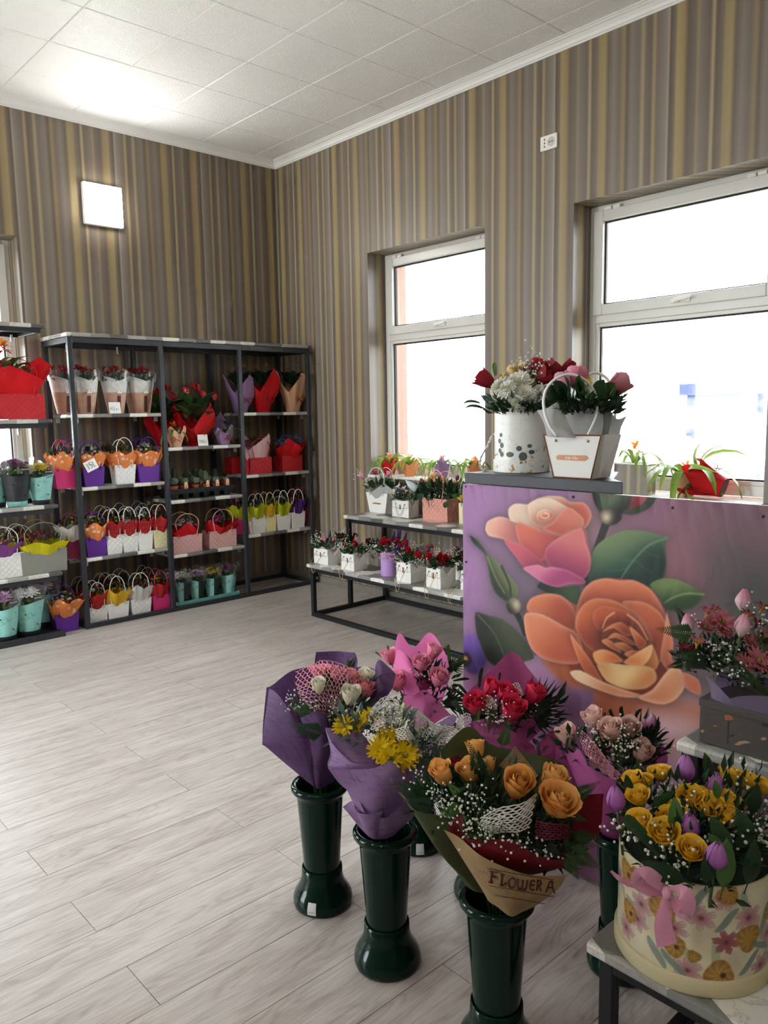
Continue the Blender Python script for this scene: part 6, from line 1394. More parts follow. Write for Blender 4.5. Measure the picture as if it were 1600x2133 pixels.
px_sheet('tissue', c6, [[(870, 540, 0), (930, 530, -.03), (1000, 460, -.03), (1110, 418, -.02), (1200, 450, 0), (1260, 520, .02)], [(900, 620, -.02), (960, 610, -.04), (1030, 580, -.04), (1110, 560, -.035), (1190, 580, -.01), (1250, 610, .01)], [(940, 728, -.03), (980, 730, -.04), (1040, 732, -.04), (1110, 734, -.03), (1170, 732, -.01), (1220, 722, .02)]], dp, GT, fb)
px_sheet('tissue', c6, [[(1180, 470, -.02), (1240, 490, .02), (1300, 570, .05), (1385, 545, .08)], [(1190, 600, -.01), (1240, 610, .02), (1290, 640, .04), (1340, 630, .07)], [(1170, 730, -.01), (1220, 722, .02), (1270, 718, .04), (1320, 715, .05)]], dp, GT, fb)
leaf_ring(fb, (0, .05, hb_+.07), .095, 260, 'deep', .045, 71, .4); leaf_ring(fb, (0, .05, hb_+.09), .11, 140, 'dark', .035, 72, .5)
flowers_px(fb, c6, [('rose', 960, 240, 1.9, .03, 'c86a84', 'dd90a4', .6), ('rose', 1300, 300, 2.0, -.02, 'b85a6c', 'cf8a90', .25), ('rose', 860, 265, 1.5, 0, 'd98aa4', 'e8aac0'), ('trump', 1075, 260, 1., 0, 'e8c22a', 'd89a1c'), ('trump', 820, 290, .8, 0, 'efeee8', 'e0dfb0'), ('trump', 1060, 230, .8, .02, 'e8c22a', 'd89a1c')], dp, .021, upb=.6, out=.7)
for x, y, l, kk, a in ((930, 420, .085, 'deep', -.1), (880, 400, .07, 'deep', -.5), (980, 400, .08, 'dark', .2), (1120, 400, .07, 'dark', .5), (1170, 390, .065, 'mid', .8), (1040, 380, .06, 'dark', -.3), (820, 400, .06, 'deep', -.8)): put('leaf', broad_mesh(kk, .4, .3), fb, at_d(*c6(x, y), dp-.04), Vector((RT.x*math.sin(a)-FW.x*.5, RT.y*math.sin(a)-FW.y*.5, math.cos(a))), l, spin=3.1, rnd=rr)
for x, y, a in ((1340, 460, 1.2), (1330, 520, 1.35), (1370, 330, 1.0)): put('fern_frond', fern_mesh('grey', 12, .3, .16), fb, at_d(*c6(x, y), dp), Vector((RT.x*math.sin(a), RT.y*math.sin(a), math.cos(a)*.6)), .065, rnd=rr)
# ================================================================== green floor vases with wrapped bouquets
VH = .378
GRN = M_('dark_green_glaze', '07251a', .13, .06, 5., spec=.22, coat=.08)
STK = M_('price_sticker', 'd8d8d6', .5, .02)
VPROF = [(0, .02), (.052, .02), (.0535, .112), (.0555, .15), (.068, .335), (.0695, .35), (.072, .352), (.080, .355), (.0845, .362), (.0845, .370), (.080, .3765), (.074, .378), (.0675, .372), (.064, .355), (.053, .16), (.05, .03), (0, .03)]
FPROF = [(0, 0), (.078, 0), (.086, .004), (.0885, .014), (.0875, .028), (.082, .042), (.072, .058), (.064, .075), (.0605, .095), (.0595, .118), (.0562, .12), (.0555, .108)]
vme = MB().lathe(VPROF, 48).mesh('vase_body', GRN); fme = MB().lathe(FPROF, 48).mesh('vase_foot', GRN)
def vase(label, x, y, sticker=None):
    o = thing('floor_vase', label, 'vase', (x, y, 0), 0, 'green floor vases'); obj('vase_body', vme, None, o); obj('vase_foot', fme, None, o)
    if sticker is not None:
        a = sticker; mb = MB(); mb.grid(lambda u, v: (lambda R, z, an: (R*math.cos(an), R*math.sin(an), z))(.0895-.0*v+(.0008) if False else (.0892 if v < .5 else .0892-.008*(v-.5)*2), .012+.034*v, a+(u-.5)*.3), 4, 3)
        st = obj('price_sticker', mb, STK, o)
        mb = MB()
        for i in range(9): mb.grid(lambda u, v, i=i: ((.0897-.003*v)*math.cos(a-.1+.022*i+.01*u), (.0897-.003*v)*math.sin(a-.1+.022*i+.01*u), .02+.01*v), 1, 1)
        obj('barcode', mb, INK, st)
    return o
V1, V2, V3, V5, V4, V6 = (-2.779, -4.029), (-2.815, -4.351), (-2.83, -4.735), (-2.385, -4.79), (-2.35, -4.006), (-2.41, -4.34)
vase('glossy dark green floor vase of the white rose bouquet, leftmost', *V1, -2.62); vase('glossy dark green floor vase of the yellow daisy bouquet', *V2)
vase('glossy dark green floor vase nearest, under the orange rose bouquet', *V3); vase('glossy dark green floor vase behind, holding the pink rose bouquet', *V4, -2.3)
vase('glossy dark green floor vase by the banner holding the blush bouquet', *V5); vase('glossy dark green floor vase hidden behind the orange bouquet', *V6)
def bouquet(label, V, up=0.):
    o = thing('bouquet', label, 'bouquet', (V[0], V[1], VH-.16)); 
    mb = MB(); rr = random.Random(int(V[0]*100))
    for i in range(9):
        a = i*2.4; q = .02*math.sqrt(i/9); mb.tube([(q*math.cos(a)*.6, q*math.sin(a)*.6, 0), (q*math.cos(a), q*math.sin(a), .1), (q*2.2*math.cos(a), q*2.2*math.sin(a), .26)], .0028, 5)
    obj('stems', mb, leaf_mat('dark'), o, kind='stuff'); return o
def net(o, k, rows, dep, mat, r=.0013, nu=6, nv=6, jit=.35, seed=0):
    G = loft([[at_d(*k(p[0], p[1]), dep+p[2]) for p in q] for q in rows], nu, nv); rr = random.Random(seed); h, w = len(G), len(G[0]); iv = o.matrix_basis.inverted(); P = {}
    for j in range(h):
        for i in range(w):
            p = G[j][i].copy(); e = (G[j][min(i+1, w-1)]-G[j][max(i-1, 0)])*.5; f = (G[min(j+1, h-1)][i]-G[max(j-1, 0)][i])*.5
            p += f*(.24 if (i+j) % 2 else -.24)+e*rr.uniform(-1, 1)*jit*.5+f*rr.uniform(-1, 1)*jit*.5
            P[j, i] = iv @ p
    mb = MB()
    for j in range(h):
        for i in range(w):
            if i+1 < w: mb.tube([P[j, i], P[j, i+1]], r, 4)
            if j+1 < h and (i+j) % 2: mb.tube([P[j, i], P[j+1, i]], r, 4)
    return obj('decorative_net', mb, mat, o)
NETP = M_('pink_sisal_net', 'ef9fb4', .6, .05, transl=.2); NETW = M_('white_sisal_net', 'ded9d2', .6, .05, transl=.2); NETR = M_('dark_red_net', '6e1832', .6, .05)
def fern_px(o, k, lst, dep, kind='fern', rr=random.Random(3)):
    """lst: (x, y, angle clockwise from up, length px of the crop, depth offset, leaf key)"""
    for it in lst:
        x, y, a, L = it[:4]; dd = it[4] if len(it) > 4 else 0.; kk = it[5] if len(it) > 5 else 'fern'; P = at_d(*k(x, y), dep+dd); Q_ = at_d(*k(x+L*math.sin(math.radians(a)), y-L*math.cos(math.radians(a))), dep+dd-.02)
        d = Q_-P; l = d.length
        me = fern_mesh(kk, 16, .35, .3) if kind == 'fern' else palm_mesh(kk) if kind == 'palm' else blade_mesh(kk, .5, .07) if kind == 'blade' else broad_mesh(kk, .2, .3) if kind == 'broad' else fern_mesh(kk, 12, .3, .2)
        n = obj({'fern': 'fern_frond', 'palm': 'palm_leaf', 'grey': 'ruscus_twig'}.get(kind, 'leaf'), me, None, o, o.matrix_basis.inverted() @ P, scale=l)
        z = d.normalized(); xx = (-FW-z*(-FW).dot(z)).normalized(); xx = -xx if kind != 'blade' else xx; yy = z.cross(xx); n.rotation_euler = (o.matrix_basis.to_3x3().inverted() @ Matrix((xx, yy, z)).transposed()).to_euler()
def green_mass(o, k, pts, dep, n, size, kk, seed):
    """dense small foliage between the blooms: pts (x, y, depth offset, radius m)"""
    iv = o.matrix_basis.inverted(); C_ = [(iv @ at_d(*k(x, y), dep+dd), r) for x, y, dd, r in pts]; fw = iv.to_3x3() @ FW
    def fn(r):
        c, R = C_[r.randrange(len(C_))]; v = Vector((r.gauss(0, 1), r.gauss(0, 1), r.gauss(0, 1))).normalized(); return c+v*R*r.random()**.5, v+Vector((0, 0, .6))-fw*.4
    return obj('foliage', leafy(n, fn, size, kk, seed, .3), leaf_mat(kk), o, kind='stuff')
k540, k820, k1140, k1370, k1220 = K(540, 1300, 3.636), K(820, 1380, 3.478), K(1140, 1440, 3.478), K(1370, 1200, 5.33), K(1220, 1760, 4.2105)
def sheets(o, k, dep, mat, lst, nu=5, nv=5):
    return [px_sheet('wrapping_paper', k, r, dep, mat, o, nu, nv) for r in lst]
PUR = paper_mat('purple_line_paper', '654672', '42294e'); PUR2 = paper_mat('lilac_line_paper', '9676a2', '6c5080')
# ---- white and salmon roses in purple paper
o = bouquet('bouquet of cream and salmon roses with pink net in dark purple paper', V1); d = depth((V1[0], V1[1], VH))
sheets(o, k540, d, PUR, [
    [[(430, 212, .14), (580, 205, .16), (727, 216, .13)], [(420, 330, .13), (570, 330, .15), (740, 330, .12)], [(430, 700, .08), (520, 700, .1), (620, 700, .08)], [(420, 1190, 0), (450, 1190, .01), (480, 1190, 0)]],
    [[(55, 480, -.02), (100, 462, .02), (250, 352, .09), (440, 320, .13)], [(25, 850, -.06), (110, 800, -.02), (260, 760, .06), (420, 720, .1)], [(70, 945, -.06), (200, 960, -.03), (320, 970, .02), (420, 970, .05)], [(380, 1190, -.03), (410, 1200, -.03), (440, 1230, 0), (460, 1230, 0)]],
    [[(75, 490, -.03), (130, 520, -.06), (220, 640, -.09), (310, 790, -.1)], [(25, 870, -.07), (150, 850, -.09), (290, 880, -.11), (390, 900, -.11)], [(70, 945, -.07), (220, 1010, -.09), (340, 1050, -.1), (395, 1060, -.1)], [(370, 1200, -.05), (400, 1220, -.05), (430, 1240, -.05), (445, 1240, -.04)]],
    [[(310, 712, -.11), (380, 680, -.13), (440, 660, -.14), (500, 690, -.13), (545, 800, -.1)], [(385, 890, -.12), (430, 870, -.13), (480, 860, -.14), (530, 870, -.13), (560, 920, -.1)], [(400, 1080, -.09), (430, 1070, -.1), (470, 1070, -.1), (500, 1060, -.09), (530, 1040, -.07)], [(425, 1230, -.05), (440, 1245, -.05), (460, 1245, -.05), (490, 1235, -.04), (560, 1190, -.03)]],
    [[(860, 420, .08), (900, 272, .06), (975, 320, .04), (1035, 378, .02)], [(840, 560, .04), (880, 500, .02), (930, 480, 0), (1000, 500, -.01)], [(600, 900, 0), (680, 880, .02), (760, 820, .02), (860, 700, 0)], [(480, 1210, 0), (500, 1210, .01), (540, 1210, .01), (580, 1170, 0)]],
    [[(725, 330, .1), (800, 320, .1), (870, 340, .08)], [(760, 450, .07), (820, 440, .07), (880, 440, .05)], [(600, 800, .03), (650, 800, .03), (700, 780, .03)]],
    [[(830, 585, -.02), (870, 480, -.03), (905, 402, -.035), (950, 470, -.04)], [(850, 590, -.03), (890, 540, -.05), (925, 500, -.055), (952, 490, -.05)]]])
WR = ('efe6b4', 'faf6e4'); SA = ('e8788a', 'f8a8b0')
green_mass(o, k540, [(480, 560, -.02, .06), (620, 620, -.04, .06), (560, 700, -.05, .05), (700, 520, .02, .06)], d, 150, .05, 'dark', 21)
flowers_px(o, k540, [('rose', 450, 475, 1.0, -.12, *WR, .3), ('rose', 690, 545, 1.3, -.11, *WR, .45), ('rose', 805, 400, 1.1, 0, *WR, .6), ('rose', 790, 490, 1.35, -.03, *SA, .7), ('rose', 470, 360, 1.2, .02, *SA, .7), ('rose', 590, 390, 1.1, 0, *SA), ('rose', 700, 410, 1.1, .0, *SA)], d, .026, upb=.9, out=.2)
net(o, k540, [[(275, 365, -.02), (400, 310, 0), (490, 275, .02), (640, 310, .02), (740, 370, 0)], [(285, 480, -.09), (400, 430, -.1), (530, 400, -.09), (640, 430, -.07), (730, 460, -.04)], [(320, 560, -.1), (450, 550, -.12), (540, 570, -.11), (600, 560, -.09), (660, 540, -.06)], [(470, 700, -.08), (510, 710, -.09), (540, 700, -.08), (570, 690, -.07), (600, 650, -.05)]], d, NETP, .0012, 7, 5)
gyp_px(o, k540, [(300, 560, .05, 26, -.11), (250, 620, .035, 12, -.1), (570, 620, .045, 24, -.12), (400, 600, .035, 12, -.12), (700, 660, .04, 14, -.1), (590, 700, .04, 14, -.12)], d, Vector((V1[0], V1[1], VH)), .0027, 1)
fern_px(o, k540, [(400, 660, -82, 190, -.13), (500, 830, -80, 300, -.16, 'deep'), (680, 340, 30, 110, .05, 'deep'), (700, 700, 60, 260, -.1, 'deep'), (620, 740, 70, 150, -.11, 'deep'), (560, 780, 60, 180, -.11, 'grey')], d)
# ---- yellow daisies in lilac paper
o = bouquet('bouquet of yellow daisies and white net in lilac purple paper', V2); d = depth((V2[0], V2[1], VH)); kb = k540
sheets(o, kb, d, PUR2, [
    [[(500, 785, -.02), (600, 780, 0), (690, 718, 0), (760, 800, .02)], [(545, 950, -.06), (650, 920, -.05), (770, 900, -.03), (850, 920, -.02)], [(520, 1085, -.08), (640, 1090, -.09), (790, 1088, -.09), (940, 1058, -.07)], [(640, 1220, -.05), (700, 1230, -.06), (800, 1240, -.06), (940, 1200, -.05)]],
    [[(520, 1090, -.09), (690, 1100, -.12), (870, 1090, -.14), (1040, 1020, -.12), (1165, 1100, -.06)], [(640, 1220, -.09), (740, 1200, -.12), (900, 1200, -.15), (1050, 1170, -.14), (1165, 1230, -.08)], [(700, 1330, -.08), (790, 1400, -.11), (900, 1400, -.13), (1010, 1350, -.12), (1150, 1300, -.08)], [(790, 1520, -.04), (830, 1570, -.055), (900, 1600, -.06), (980, 1590, -.055), (1050, 1550, -.04)]],
    [[(520, 1090, -.08), (600, 1090, -.1), (680, 1130, -.11)], [(610, 1210, -.07), (690, 1240, -.09), (740, 1290, -.11)], [(690, 1260, -.06), (720, 1380, -.09), (800, 1430, -.12)]],
    [[(500, 790, -.03), (540, 880, -.06), (590, 950, -.09)], [(540, 960, -.06), (620, 1000, -.09), (690, 1040, -.11)], [(520, 1085, -.08), (650, 1095, -.11), (790, 1088, -.12)], [(620, 1200, -.07), (700, 1220, -.08), (790, 1220, -.09)]],
    [[(632, 1385, -.07), (705, 1340, -.08), (740, 1420, -.11), (830, 1440, -.13), (940, 1410, -.13)], [(680, 1440, -.07), (740, 1440, -.09), (790, 1500, -.11), (860, 1520, -.12), (920, 1490, -.12)], [(760, 1540, -.04), (790, 1570, -.05), (830, 1610, -.06), (870, 1630, -.06), (900, 1630, -.055)]],
    [[(905, 1470, -.13), (980, 1460, -.14), (1090, 1370, -.12), (1175, 1440, -.07)], [(905, 1540, -.1), (980, 1530, -.11), (1080, 1480, -.1), (1150, 1480, -.06)], [(900, 1630, -.055), (960, 1625, -.055), (1020, 1600, -.045), (1060, 1560, -.04)]],
    [[(1340, 755, .08), (1400, 720, .08), (1472, 680, .08)], [(1360, 800, .06), (1420, 790, .06), (1475, 760, .06)], [(1100, 1200, 0), (1120, 1200, 0), (1140, 1200, 0)]],
    [[(1150, 900, .05), (1300, 950, .04), (1515, 850, .05)], [(1160, 1060, 0), (1280, 1040, 0), (1440, 950, .03)], [(1100, 1350, -.04), (1140, 1320, -.04), (1170, 1280, -.03)]]])
green_mass(o, kb, [(800, 800, 0, .07), (1000, 850, -.04, .06), (1200, 900, 0, .06), (1250, 1000, -.03, .05), (700, 800, .0, .05)], d, 170, .045, 'grey', 22)
flowers_px(o, kb, [('daisy', x, y, s, dd, 'f2cc12', 'b09a1c') for x, y, s, dd in ((975, 860, 1.5, -.06), (915, 950, 1.5, -.1), (1105, 990, 1.7, -.1), (985, 1015, 1.4, -.12), (1060, 910, 1.3, -.07), (635, 770, 1.3, -.02), (760, 745, 1.3, 0), (850, 705, 1.3, .02), (700, 760, 1.1, 0), (1040, 1050, 1.3, -.11))]+[('tulip', x, y, s, -.02, 'c9cf90', 'e6e6c4') for x, y, s in ((1095, 625, .6), (1070, 690, .6), (1140, 750, .55), (1088, 745, .55), (1072, 795, .5), (1200, 805, .5), (990, 745, .5), (1040, 770, .5))], d, .021, upb=.7, out=.2)
net(o, kb, [[(850, 640, 0), (960, 552, .02), (1085, 625, .02)], [(830, 720, -.04), (930, 680, -.03), (1060, 690, -.01)], [(850, 800, -.06), (940, 770, -.06), (1040, 750, -.04)]], d, NETW, .0019, 6, 5, .3, 1)
net(o, kb, [[(1130, 650, .04), (1190, 640, .05), (1330, 760, .05), (1480, 780, .04)], [(1150, 720, .02), (1240, 740, .03), (1350, 810, .03), (1490, 850, .03)], [(1190, 850, 0), (1270, 880, 0), (1370, 910, .01), (1440, 930, .02)]], d, NETW, .0019, 6, 5, .3, 2)
net(o, kb, [[(1030, 800, -.07), (1120, 790, -.08), (1200, 910, -.07)], [(1050, 880, -.09), (1130, 880, -.1), (1190, 985, -.08)]], d, NETW, .0019, 6, 6, .3, 3)
gyp_px(o, kb, [(1020, 740, .05, 26, -.04), (900, 820, .04, 16, -.06), (1300, 920, .06, 40, -.0), (1230, 990, .04, 16, -.04), (690, 715, .03, 8), (1400, 880, .05, 26, .02), (1220, 820, .04, 16, 0)], d, Vector((V2[0], V2[1], VH)), .0027, 2)
fern_px(o, kb, [(1170, 1050, 75, 200, -.05, 'grey'), (1150, 1090, 60, 150, -.06, 'grey'), (860, 760, 20, 90, .02, 'grey')], d, 'grey')
# ---- pink roses in hot pink paper
HP = paper_mat('hot_pink_paper', 'f284c2', transl=.3)
o = bouquet('bouquet of pink roses in hot pink paper with two pointed corners', V4); d = depth((V4[0], V4[1], VH))
sheets(o, k540, d, HP, [
    [[(1015, 250, .02), (1060, 66, .08), (1165, 178, .1), (1290, 63, .12), (1390, 185, .08), (1455, 340, .04)], [(1040, 400, .02), (1090, 330, .06), (1180, 330, .08), (1290, 320, .08), (1370, 340, .06), (1440, 420, .03)], [(1100, 640, 0), (1130, 640, .02), (1190, 640, .03), (1250, 640, .03), (1310, 640, .02), (1360, 640, .01)], [(1175, 860, 0), (1180, 860, 0), (1190, 860, .01), (1195, 860, .01), (1200, 860, 0), (1205, 860, 0)]],
    [[(1010, 350, -.02), (1055, 193, -.03), (1150, 300, -.05), (1185, 440, -.06)], [(1060, 440, -.03), (1100, 380, -.05), (1160, 400, -.07), (1210, 500, -.08)], [(1090, 590, -.03), (1130, 560, -.05), (1190, 560, -.06), (1260, 560, -.07)]],
    [[(1100, 570, -.06), (1180, 535, -.08), (1250, 498, -.08), (1330, 560, -.08), (1455, 690, -.06)], [(1110, 620, -.05), (1180, 630, -.06), (1250, 650, -.07), (1310, 670, -.06), (1400, 710, -.05)], [(1150, 800, -.02), (1180, 810, -.03), (1210, 820, -.03), (1230, 820, -.03), (1260, 800, -.02)]]], 5, 5)
PR = ('e8688e', 'f8a4bc'); green_mass(o, k540, [(1340, 480, -.02, .06), (1400, 430, 0, .05), (1250, 380, 0, .05), (1030, 520, 0, .04), (1300, 580, -.04, .05)], d, 110, .05, 'deep', 23)
flowers_px(o, k540, [('rose', 985, 250, 1.2, .0, *PR, .4), ('rose', 1225, 305, 1.25, -.06, *PR, .5), ('rose', 1318, 215, 1.2, -.02, *PR, .45), ('rose', 1357, 412, 1.35, -.09, *PR, .6), ('rose', 1040, 435, 1.4, -.06, *PR, .7), ('rose', 1245, 460, 1.1, -.05, 'a83c6c', 'c45a88', .6)], d, .027, upb=.8, out=.3)  # last rose has darker petals for the shade it sits in
gyp_px(o, k540, [(1280, 320, .045, 24, -.05), (1180, 360, .03, 10, -.06), (1240, 380, .03, 10, -.05)], d, Vector((V4[0], V4[1], VH)), .0027, 3)
fern_px(o, k540, [(1440, 290, -5, 180, 0, 'mid'), (985, 230, -10, 100, 0, 'mid'), (930, 250, -50, 90, 0, 'mid'), (1235, 230, -55, 60, -.02, 'dark'), (1450, 360, 50, 180, 0, 'dark'), (1470, 430, 78, 150, 0, 'deep'), (1460, 480, 125, 190, 0, 'deep'), (1060, 660, 10, 150, -.02, 'mid'), (1480, 330, 35, 150, 0, 'mid')], d, 'blade')
fern_px(o, k540, [(1440, 330, 62, 130, 0, 'deep'), (1420, 600, 80, 190, -.02, 'deep')], d, 'palm')
# ---- crimson roses in magenta paper
MG = paper_mat('magenta_paper', 'b4568c', transl=.25)
o = bouquet('bouquet of crimson roses in magenta paper in front of the banner', V6); d = depth((V6[0], V6[1], VH))
sheets(o, k820, d, MG, [
    [[(540, 210, .02), (700, 60, .05), (859, -77, .08), (980, 50, .06), (1100, 200, .03)], [(560, 380, .02), (700, 330, .05), (850, 300, .07), (980, 330, .05), (1120, 420, .02)], [(640, 780, 0), (680, 780, .01), (700, 780, .01), (730, 780, .01), (760, 780, 0)]],
    [[(430, 620, -.02), (530, 470, -.06), (620, 410, -.08), (750, 430, -.09), (900, 520, -.09), (1015, 600, -.07)], [(520, 690, -.04), (600, 600, -.07), (680, 570, -.09), (800, 590, -.1), (930, 660, -.09), (1040, 730, -.06)], [(640, 850, -.02), (670, 860, -.03), (700, 860, -.03), (730, 860, -.03), (760, 860, -.03), (780, 850, -.02)]],
    [[(1030, 600, -.05), (1150, 490, -.02), (1255, 480, 0)], [(1040, 720, -.06), (1160, 690, -.04), (1270, 650, -.02)], [(800, 900, -.03), (840, 900, -.03), (880, 890, -.02)]]])
CR = ('c4123c', 'ec3c62'); green_mass(o, k820, [(1000, 420, -.02, .07), (1080, 350, 0, .06), (760, 420, -.03, .05), (560, 450, -.02, .04)], d, 120, .055, 'deep', 24)
flowers_px(o, k820, [('rose', 600, 315, 1.45, -.08, *CR, .3), ('rose', 705, 195, 1.2, -.03, *CR, .4), ('rose', 812, 235, 1.25, -.06, *CR, .6), ('rose', 855, 350, 1.5, -.12, *CR, .35), ('rose', 1010, 245, 1.4, -.04, *CR, .2)], d, .0285, upb=.8, out=.35)
gyp_px(o, k820, [(710, 340, .05, 40, -.12), (730, 400, .04, 20, -.12), (920, 270, .03, 10, -.06), (960, 350, .03, 10, -.06)], d, Vector((V6[0], V6[1], VH)), .0027, 4)
net(o, k820, [[(860, 160, -.02), (900, 150, -.02), (930, 200, -.02)], [(870, 220, -.03), (900, 220, -.03), (935, 240, -.03)]], d, NETW, .0016, 4, 4); net(o, k820, [[(665, 250, -.08), (700, 245, -.08), (740, 290, -.08)], [(670, 300, -.1), (705, 310, -.1), (745, 340, -.1)]], d, NETW, .0016, 4, 4)
net(o, k820, [[(460, 430, -.05), (520, 370, -.05), (560, 380, -.06)], [(440, 510, -.05), (500, 500, -.06), (560, 480, -.07)]], d, NETW, .0018, 5, 5)
fern_px(o, k820, [(620, 180, 6, 190, .0, 'deep'), (610, 430, 10, 150, -.1, 'mid'), (1040, 560, 175, 180, -.1, 'deep'), (540, 240, -40, 150, 0, 'deep'), (570, 300, -70, 170, 0, 'deep'), (765, 130, 5, 90, .02, 'deep')], d, 'blade')
fern_px(o, k820, [(1020, 330, 52, 260, -.02, 'deep'), (1010, 400, 85, 230, -.04, 'deep')], d, 'palm')
# ---- orange roses in olive paper and newsprint
OL = paper_mat('olive_paper', '4d5030', transl=.2); RD = paper_mat('dark_red_paper', '7a1524', transl=.2)
def kraft():
    m, t, p = newmat('newsprint_kraft'); co = t.coord('Object'); z = t.node('ShaderNodeSeparateXYZ', {0: co})
    hgt = t.math('ADD', z.outputs[2], t.math('MULTIPLY', z.outputs[0], .25))
    ln = t.math('FRACT', t.math('MULTIPLY', hgt, 170.)); word = t.noise(t.vmath('MULTIPLY', co, (420, 420, 60)), 1., 1.); blk = t.noise(t.vmath('ADD', co, (.4, .2, 0)), 14., 1.)
    mk = t.math('MULTIPLY', t.math('MULTIPLY', t.math('LESS_THAN', ln, .45), t.math('GREATER_THAN', word, .47)), t.ramp(blk, [(.5, 0.), (.54, .55)]))
    c = t.mix(mk, t.mix(t.noise(co, 25., 3.), lin('a88a60'), lin('8f744e')), lin('4a2a20')); t.put(p.inputs['Base Color'], c); p.inputs['Roughness'].default_value = .7; return m
KR = kraft()
o = bouquet('bouquet of orange roses in olive paper and flower newsprint, nearest', V3); d = depth((V3[0], V3[1], VH))
sheets(o, k820, d, OL, [
    [[(20, 930, -.02), (70, 960, -.04), (160, 1070, -.08), (340, 1110, -.1), (520, 1180, -.1)], [(90, 1010, -.03), (170, 1130, -.06), (270, 1240, -.09), (420, 1290, -.09), (580, 1360, -.08)], [(250, 1240, -.04), (300, 1330, -.06), (370, 1420, -.08), (500, 1470, -.07), (640, 1510, -.06)], [(530, 1620, -.02), (570, 1650, -.03), (610, 1665, -.04), (660, 1670, -.035), (700, 1660, -.03)]],
    [[(330, 640, .03), (540, 462, .1), (700, 590, .11), (900, 640, .11), (1170, 700, .06)], [(300, 800, .03), (480, 760, .08), (700, 800, .1), (950, 800, .08), (1250, 830, .04)], [(580, 1400, 0), (640, 1400, .03), (700, 1400, .03), (760, 1400, .03), (850, 1400, 0)]],
    [[(1170, 700, .06), (1290, 900, .0), (1330, 1100, -.04)], [(1150, 900, .04), (1220, 1000, 0), (1280, 1200, -.05)], [(850, 1450, 0), (900, 1480, -.02), (950, 1520, -.04)]]])
px_sheet('wrapping_paper', k820, [[(390, 1165, -.12), (500, 1105, -.13), (530, 1275, -.16), (830, 1285, -.18), (1050, 1400, -.17), (1245, 1440, -.12)], [(420, 1230, -.12), (500, 1230, -.13), (580, 1380, -.16), (800, 1420, -.18), (1000, 1470, -.17), (1230, 1480, -.12)], [(560, 1450, -.1), (600, 1460, -.1), (680, 1500, -.12), (800, 1530, -.13), (950, 1540, -.12), (1100, 1520, -.1)]], d, RD, o)
px_sheet('wrapping_paper', k820, [[(1290, 1000, -.03), (1400, 960, -.02), (1520, 950, 0)], [(1280, 1150, -.05), (1400, 1150, -.04), (1500, 1200, -.02)], [(1250, 1300, -.05), (1350, 1300, -.05), (1430, 1290, -.03)], [(900, 1560, -.03), (930, 1560, -.03), (960, 1560, -.03)]], d, RD, o)
ko, KG = px_sheet('newsprint_paper', k820, [[(360, 1208, -.13), (480, 1270, -.15), (620, 1390, -.19), (800, 1480, -.21), (1000, 1540, -.2), (1250, 1545, -.13)], [(440, 1330, -.12), (530, 1400, -.15), (660, 1520, -.18), (830, 1590, -.2), (1000, 1630, -.19), (1210, 1620, -.13)], [(560, 1520, -.1), (620, 1580, -.13), (710, 1660, -.16), (850, 1720, -.18), (980, 1720, -.16), (1130, 1690, -.12)], [(650, 1660, -.06), (690, 1730, -.085), (750, 1770, -.1), (850, 1840, -.115), (930, 1810, -.1), (1020, 1770, -.08)]], d, KR, o, 8, 6)
px_sheet('newsprint_paper', k820, [[(760, 750, .06), (820, 680, .07), (880, 605, .08)], [(860, 800, .07), (930, 760, .08), (990, 740, .08)], [(950, 900, .06), (1000, 860, .06), (1050, 820, .06)]], d, KR, o)
BL = {'F': [[(.25, 1), (.2, 0)], [(0, .95), (.95, 1)], [(.2, .52), (.75, .55)], [(.0, .02), (.45, 0)]], 'L': [[(.25, 1), (.25, .03)], [(.05, .98), (.5, 1)], [(.05, 0), (.6, .02), (.95, .25)]],
      'O': [[(.5, 1), (.12, .75), (.1, .25), (.5, 0), (.88, .25), (.9, .75), (.5, 1)]], 'W': [[(.02, 1), (.12, .15), (.3, 0), (.5, .2), (.5, .95)], [(.5, .2), (.7, 0), (.92, .2), (.95, 1)]],
      'E': [[(.8, .95), (.3, 1), (.12, .6), (.15, .2), (.45, 0), (.9, .12)], [(.2, .52), (.75, .55)]], 'R': [[(.2, 1), (.2, 0)], [(.05, 1), (.6, 1), (.85, .75), (.55, .5), (.2, .48)], [(.5, .48), (.95, 0)]],
      'A': [[(.05, 0), (.35, .95), (.7, .95)], [(.6, 1), (.75, .4), (.98, 0)], [(.22, .42), (.7, .45)]]}
def proj_px(P): v = P-CAM; z = v.dot(FW); return 800+FPX*v.dot(RT)/z, 1066.5-FPX*v.dot(UP)/z
KP = np.array([proj_px(q) for r in KG for q in r]); KD = np.array([depth(q) for r in KG for q in r])
def on_kraft(x, y):
    q = k820(x, y); dd = ((KP-np.array(q))**2).sum(1); i = dd.argsort()[:4]; w = 1/(dd[i]+4); return at_d(*q, (KD[i]*w).sum()/w.sum()-.0022)
INKR = M_('brown_print', '4a1f1a', .7, 0)
for ch, x, y, w_, h_ in (('F', 690, 1592, 62, 80), ('L', 765, 1612, 50, 76), ('O', 826, 1630, 56, 74), ('W', 892, 1642, 74, 72), ('E', 982, 1648, 42, 70), ('R', 1030, 1650, 40, 72), ('A', 1102, 1662, 66, 80)):
    mb = MB()
    for st in BL[ch]:
        P = [(x+a*w_+b*8, y-b*h_+.12*a*w_) for a, b in st]; P3 = crm([Vector((a, b, 0)) for a, b in P], 4) if len(P) > 2 else [Vector((P[0][0]+(P[1][0]-P[0][0])*t/4, P[0][1]+(P[1][1]-P[0][1])*t/4, 0)) for t in range(5)]
        mb.tube([on_kraft(v.x, v.y)-o.location for v in P3], .0017, 5)
    obj('printed_letter', mb, INKR, ko)
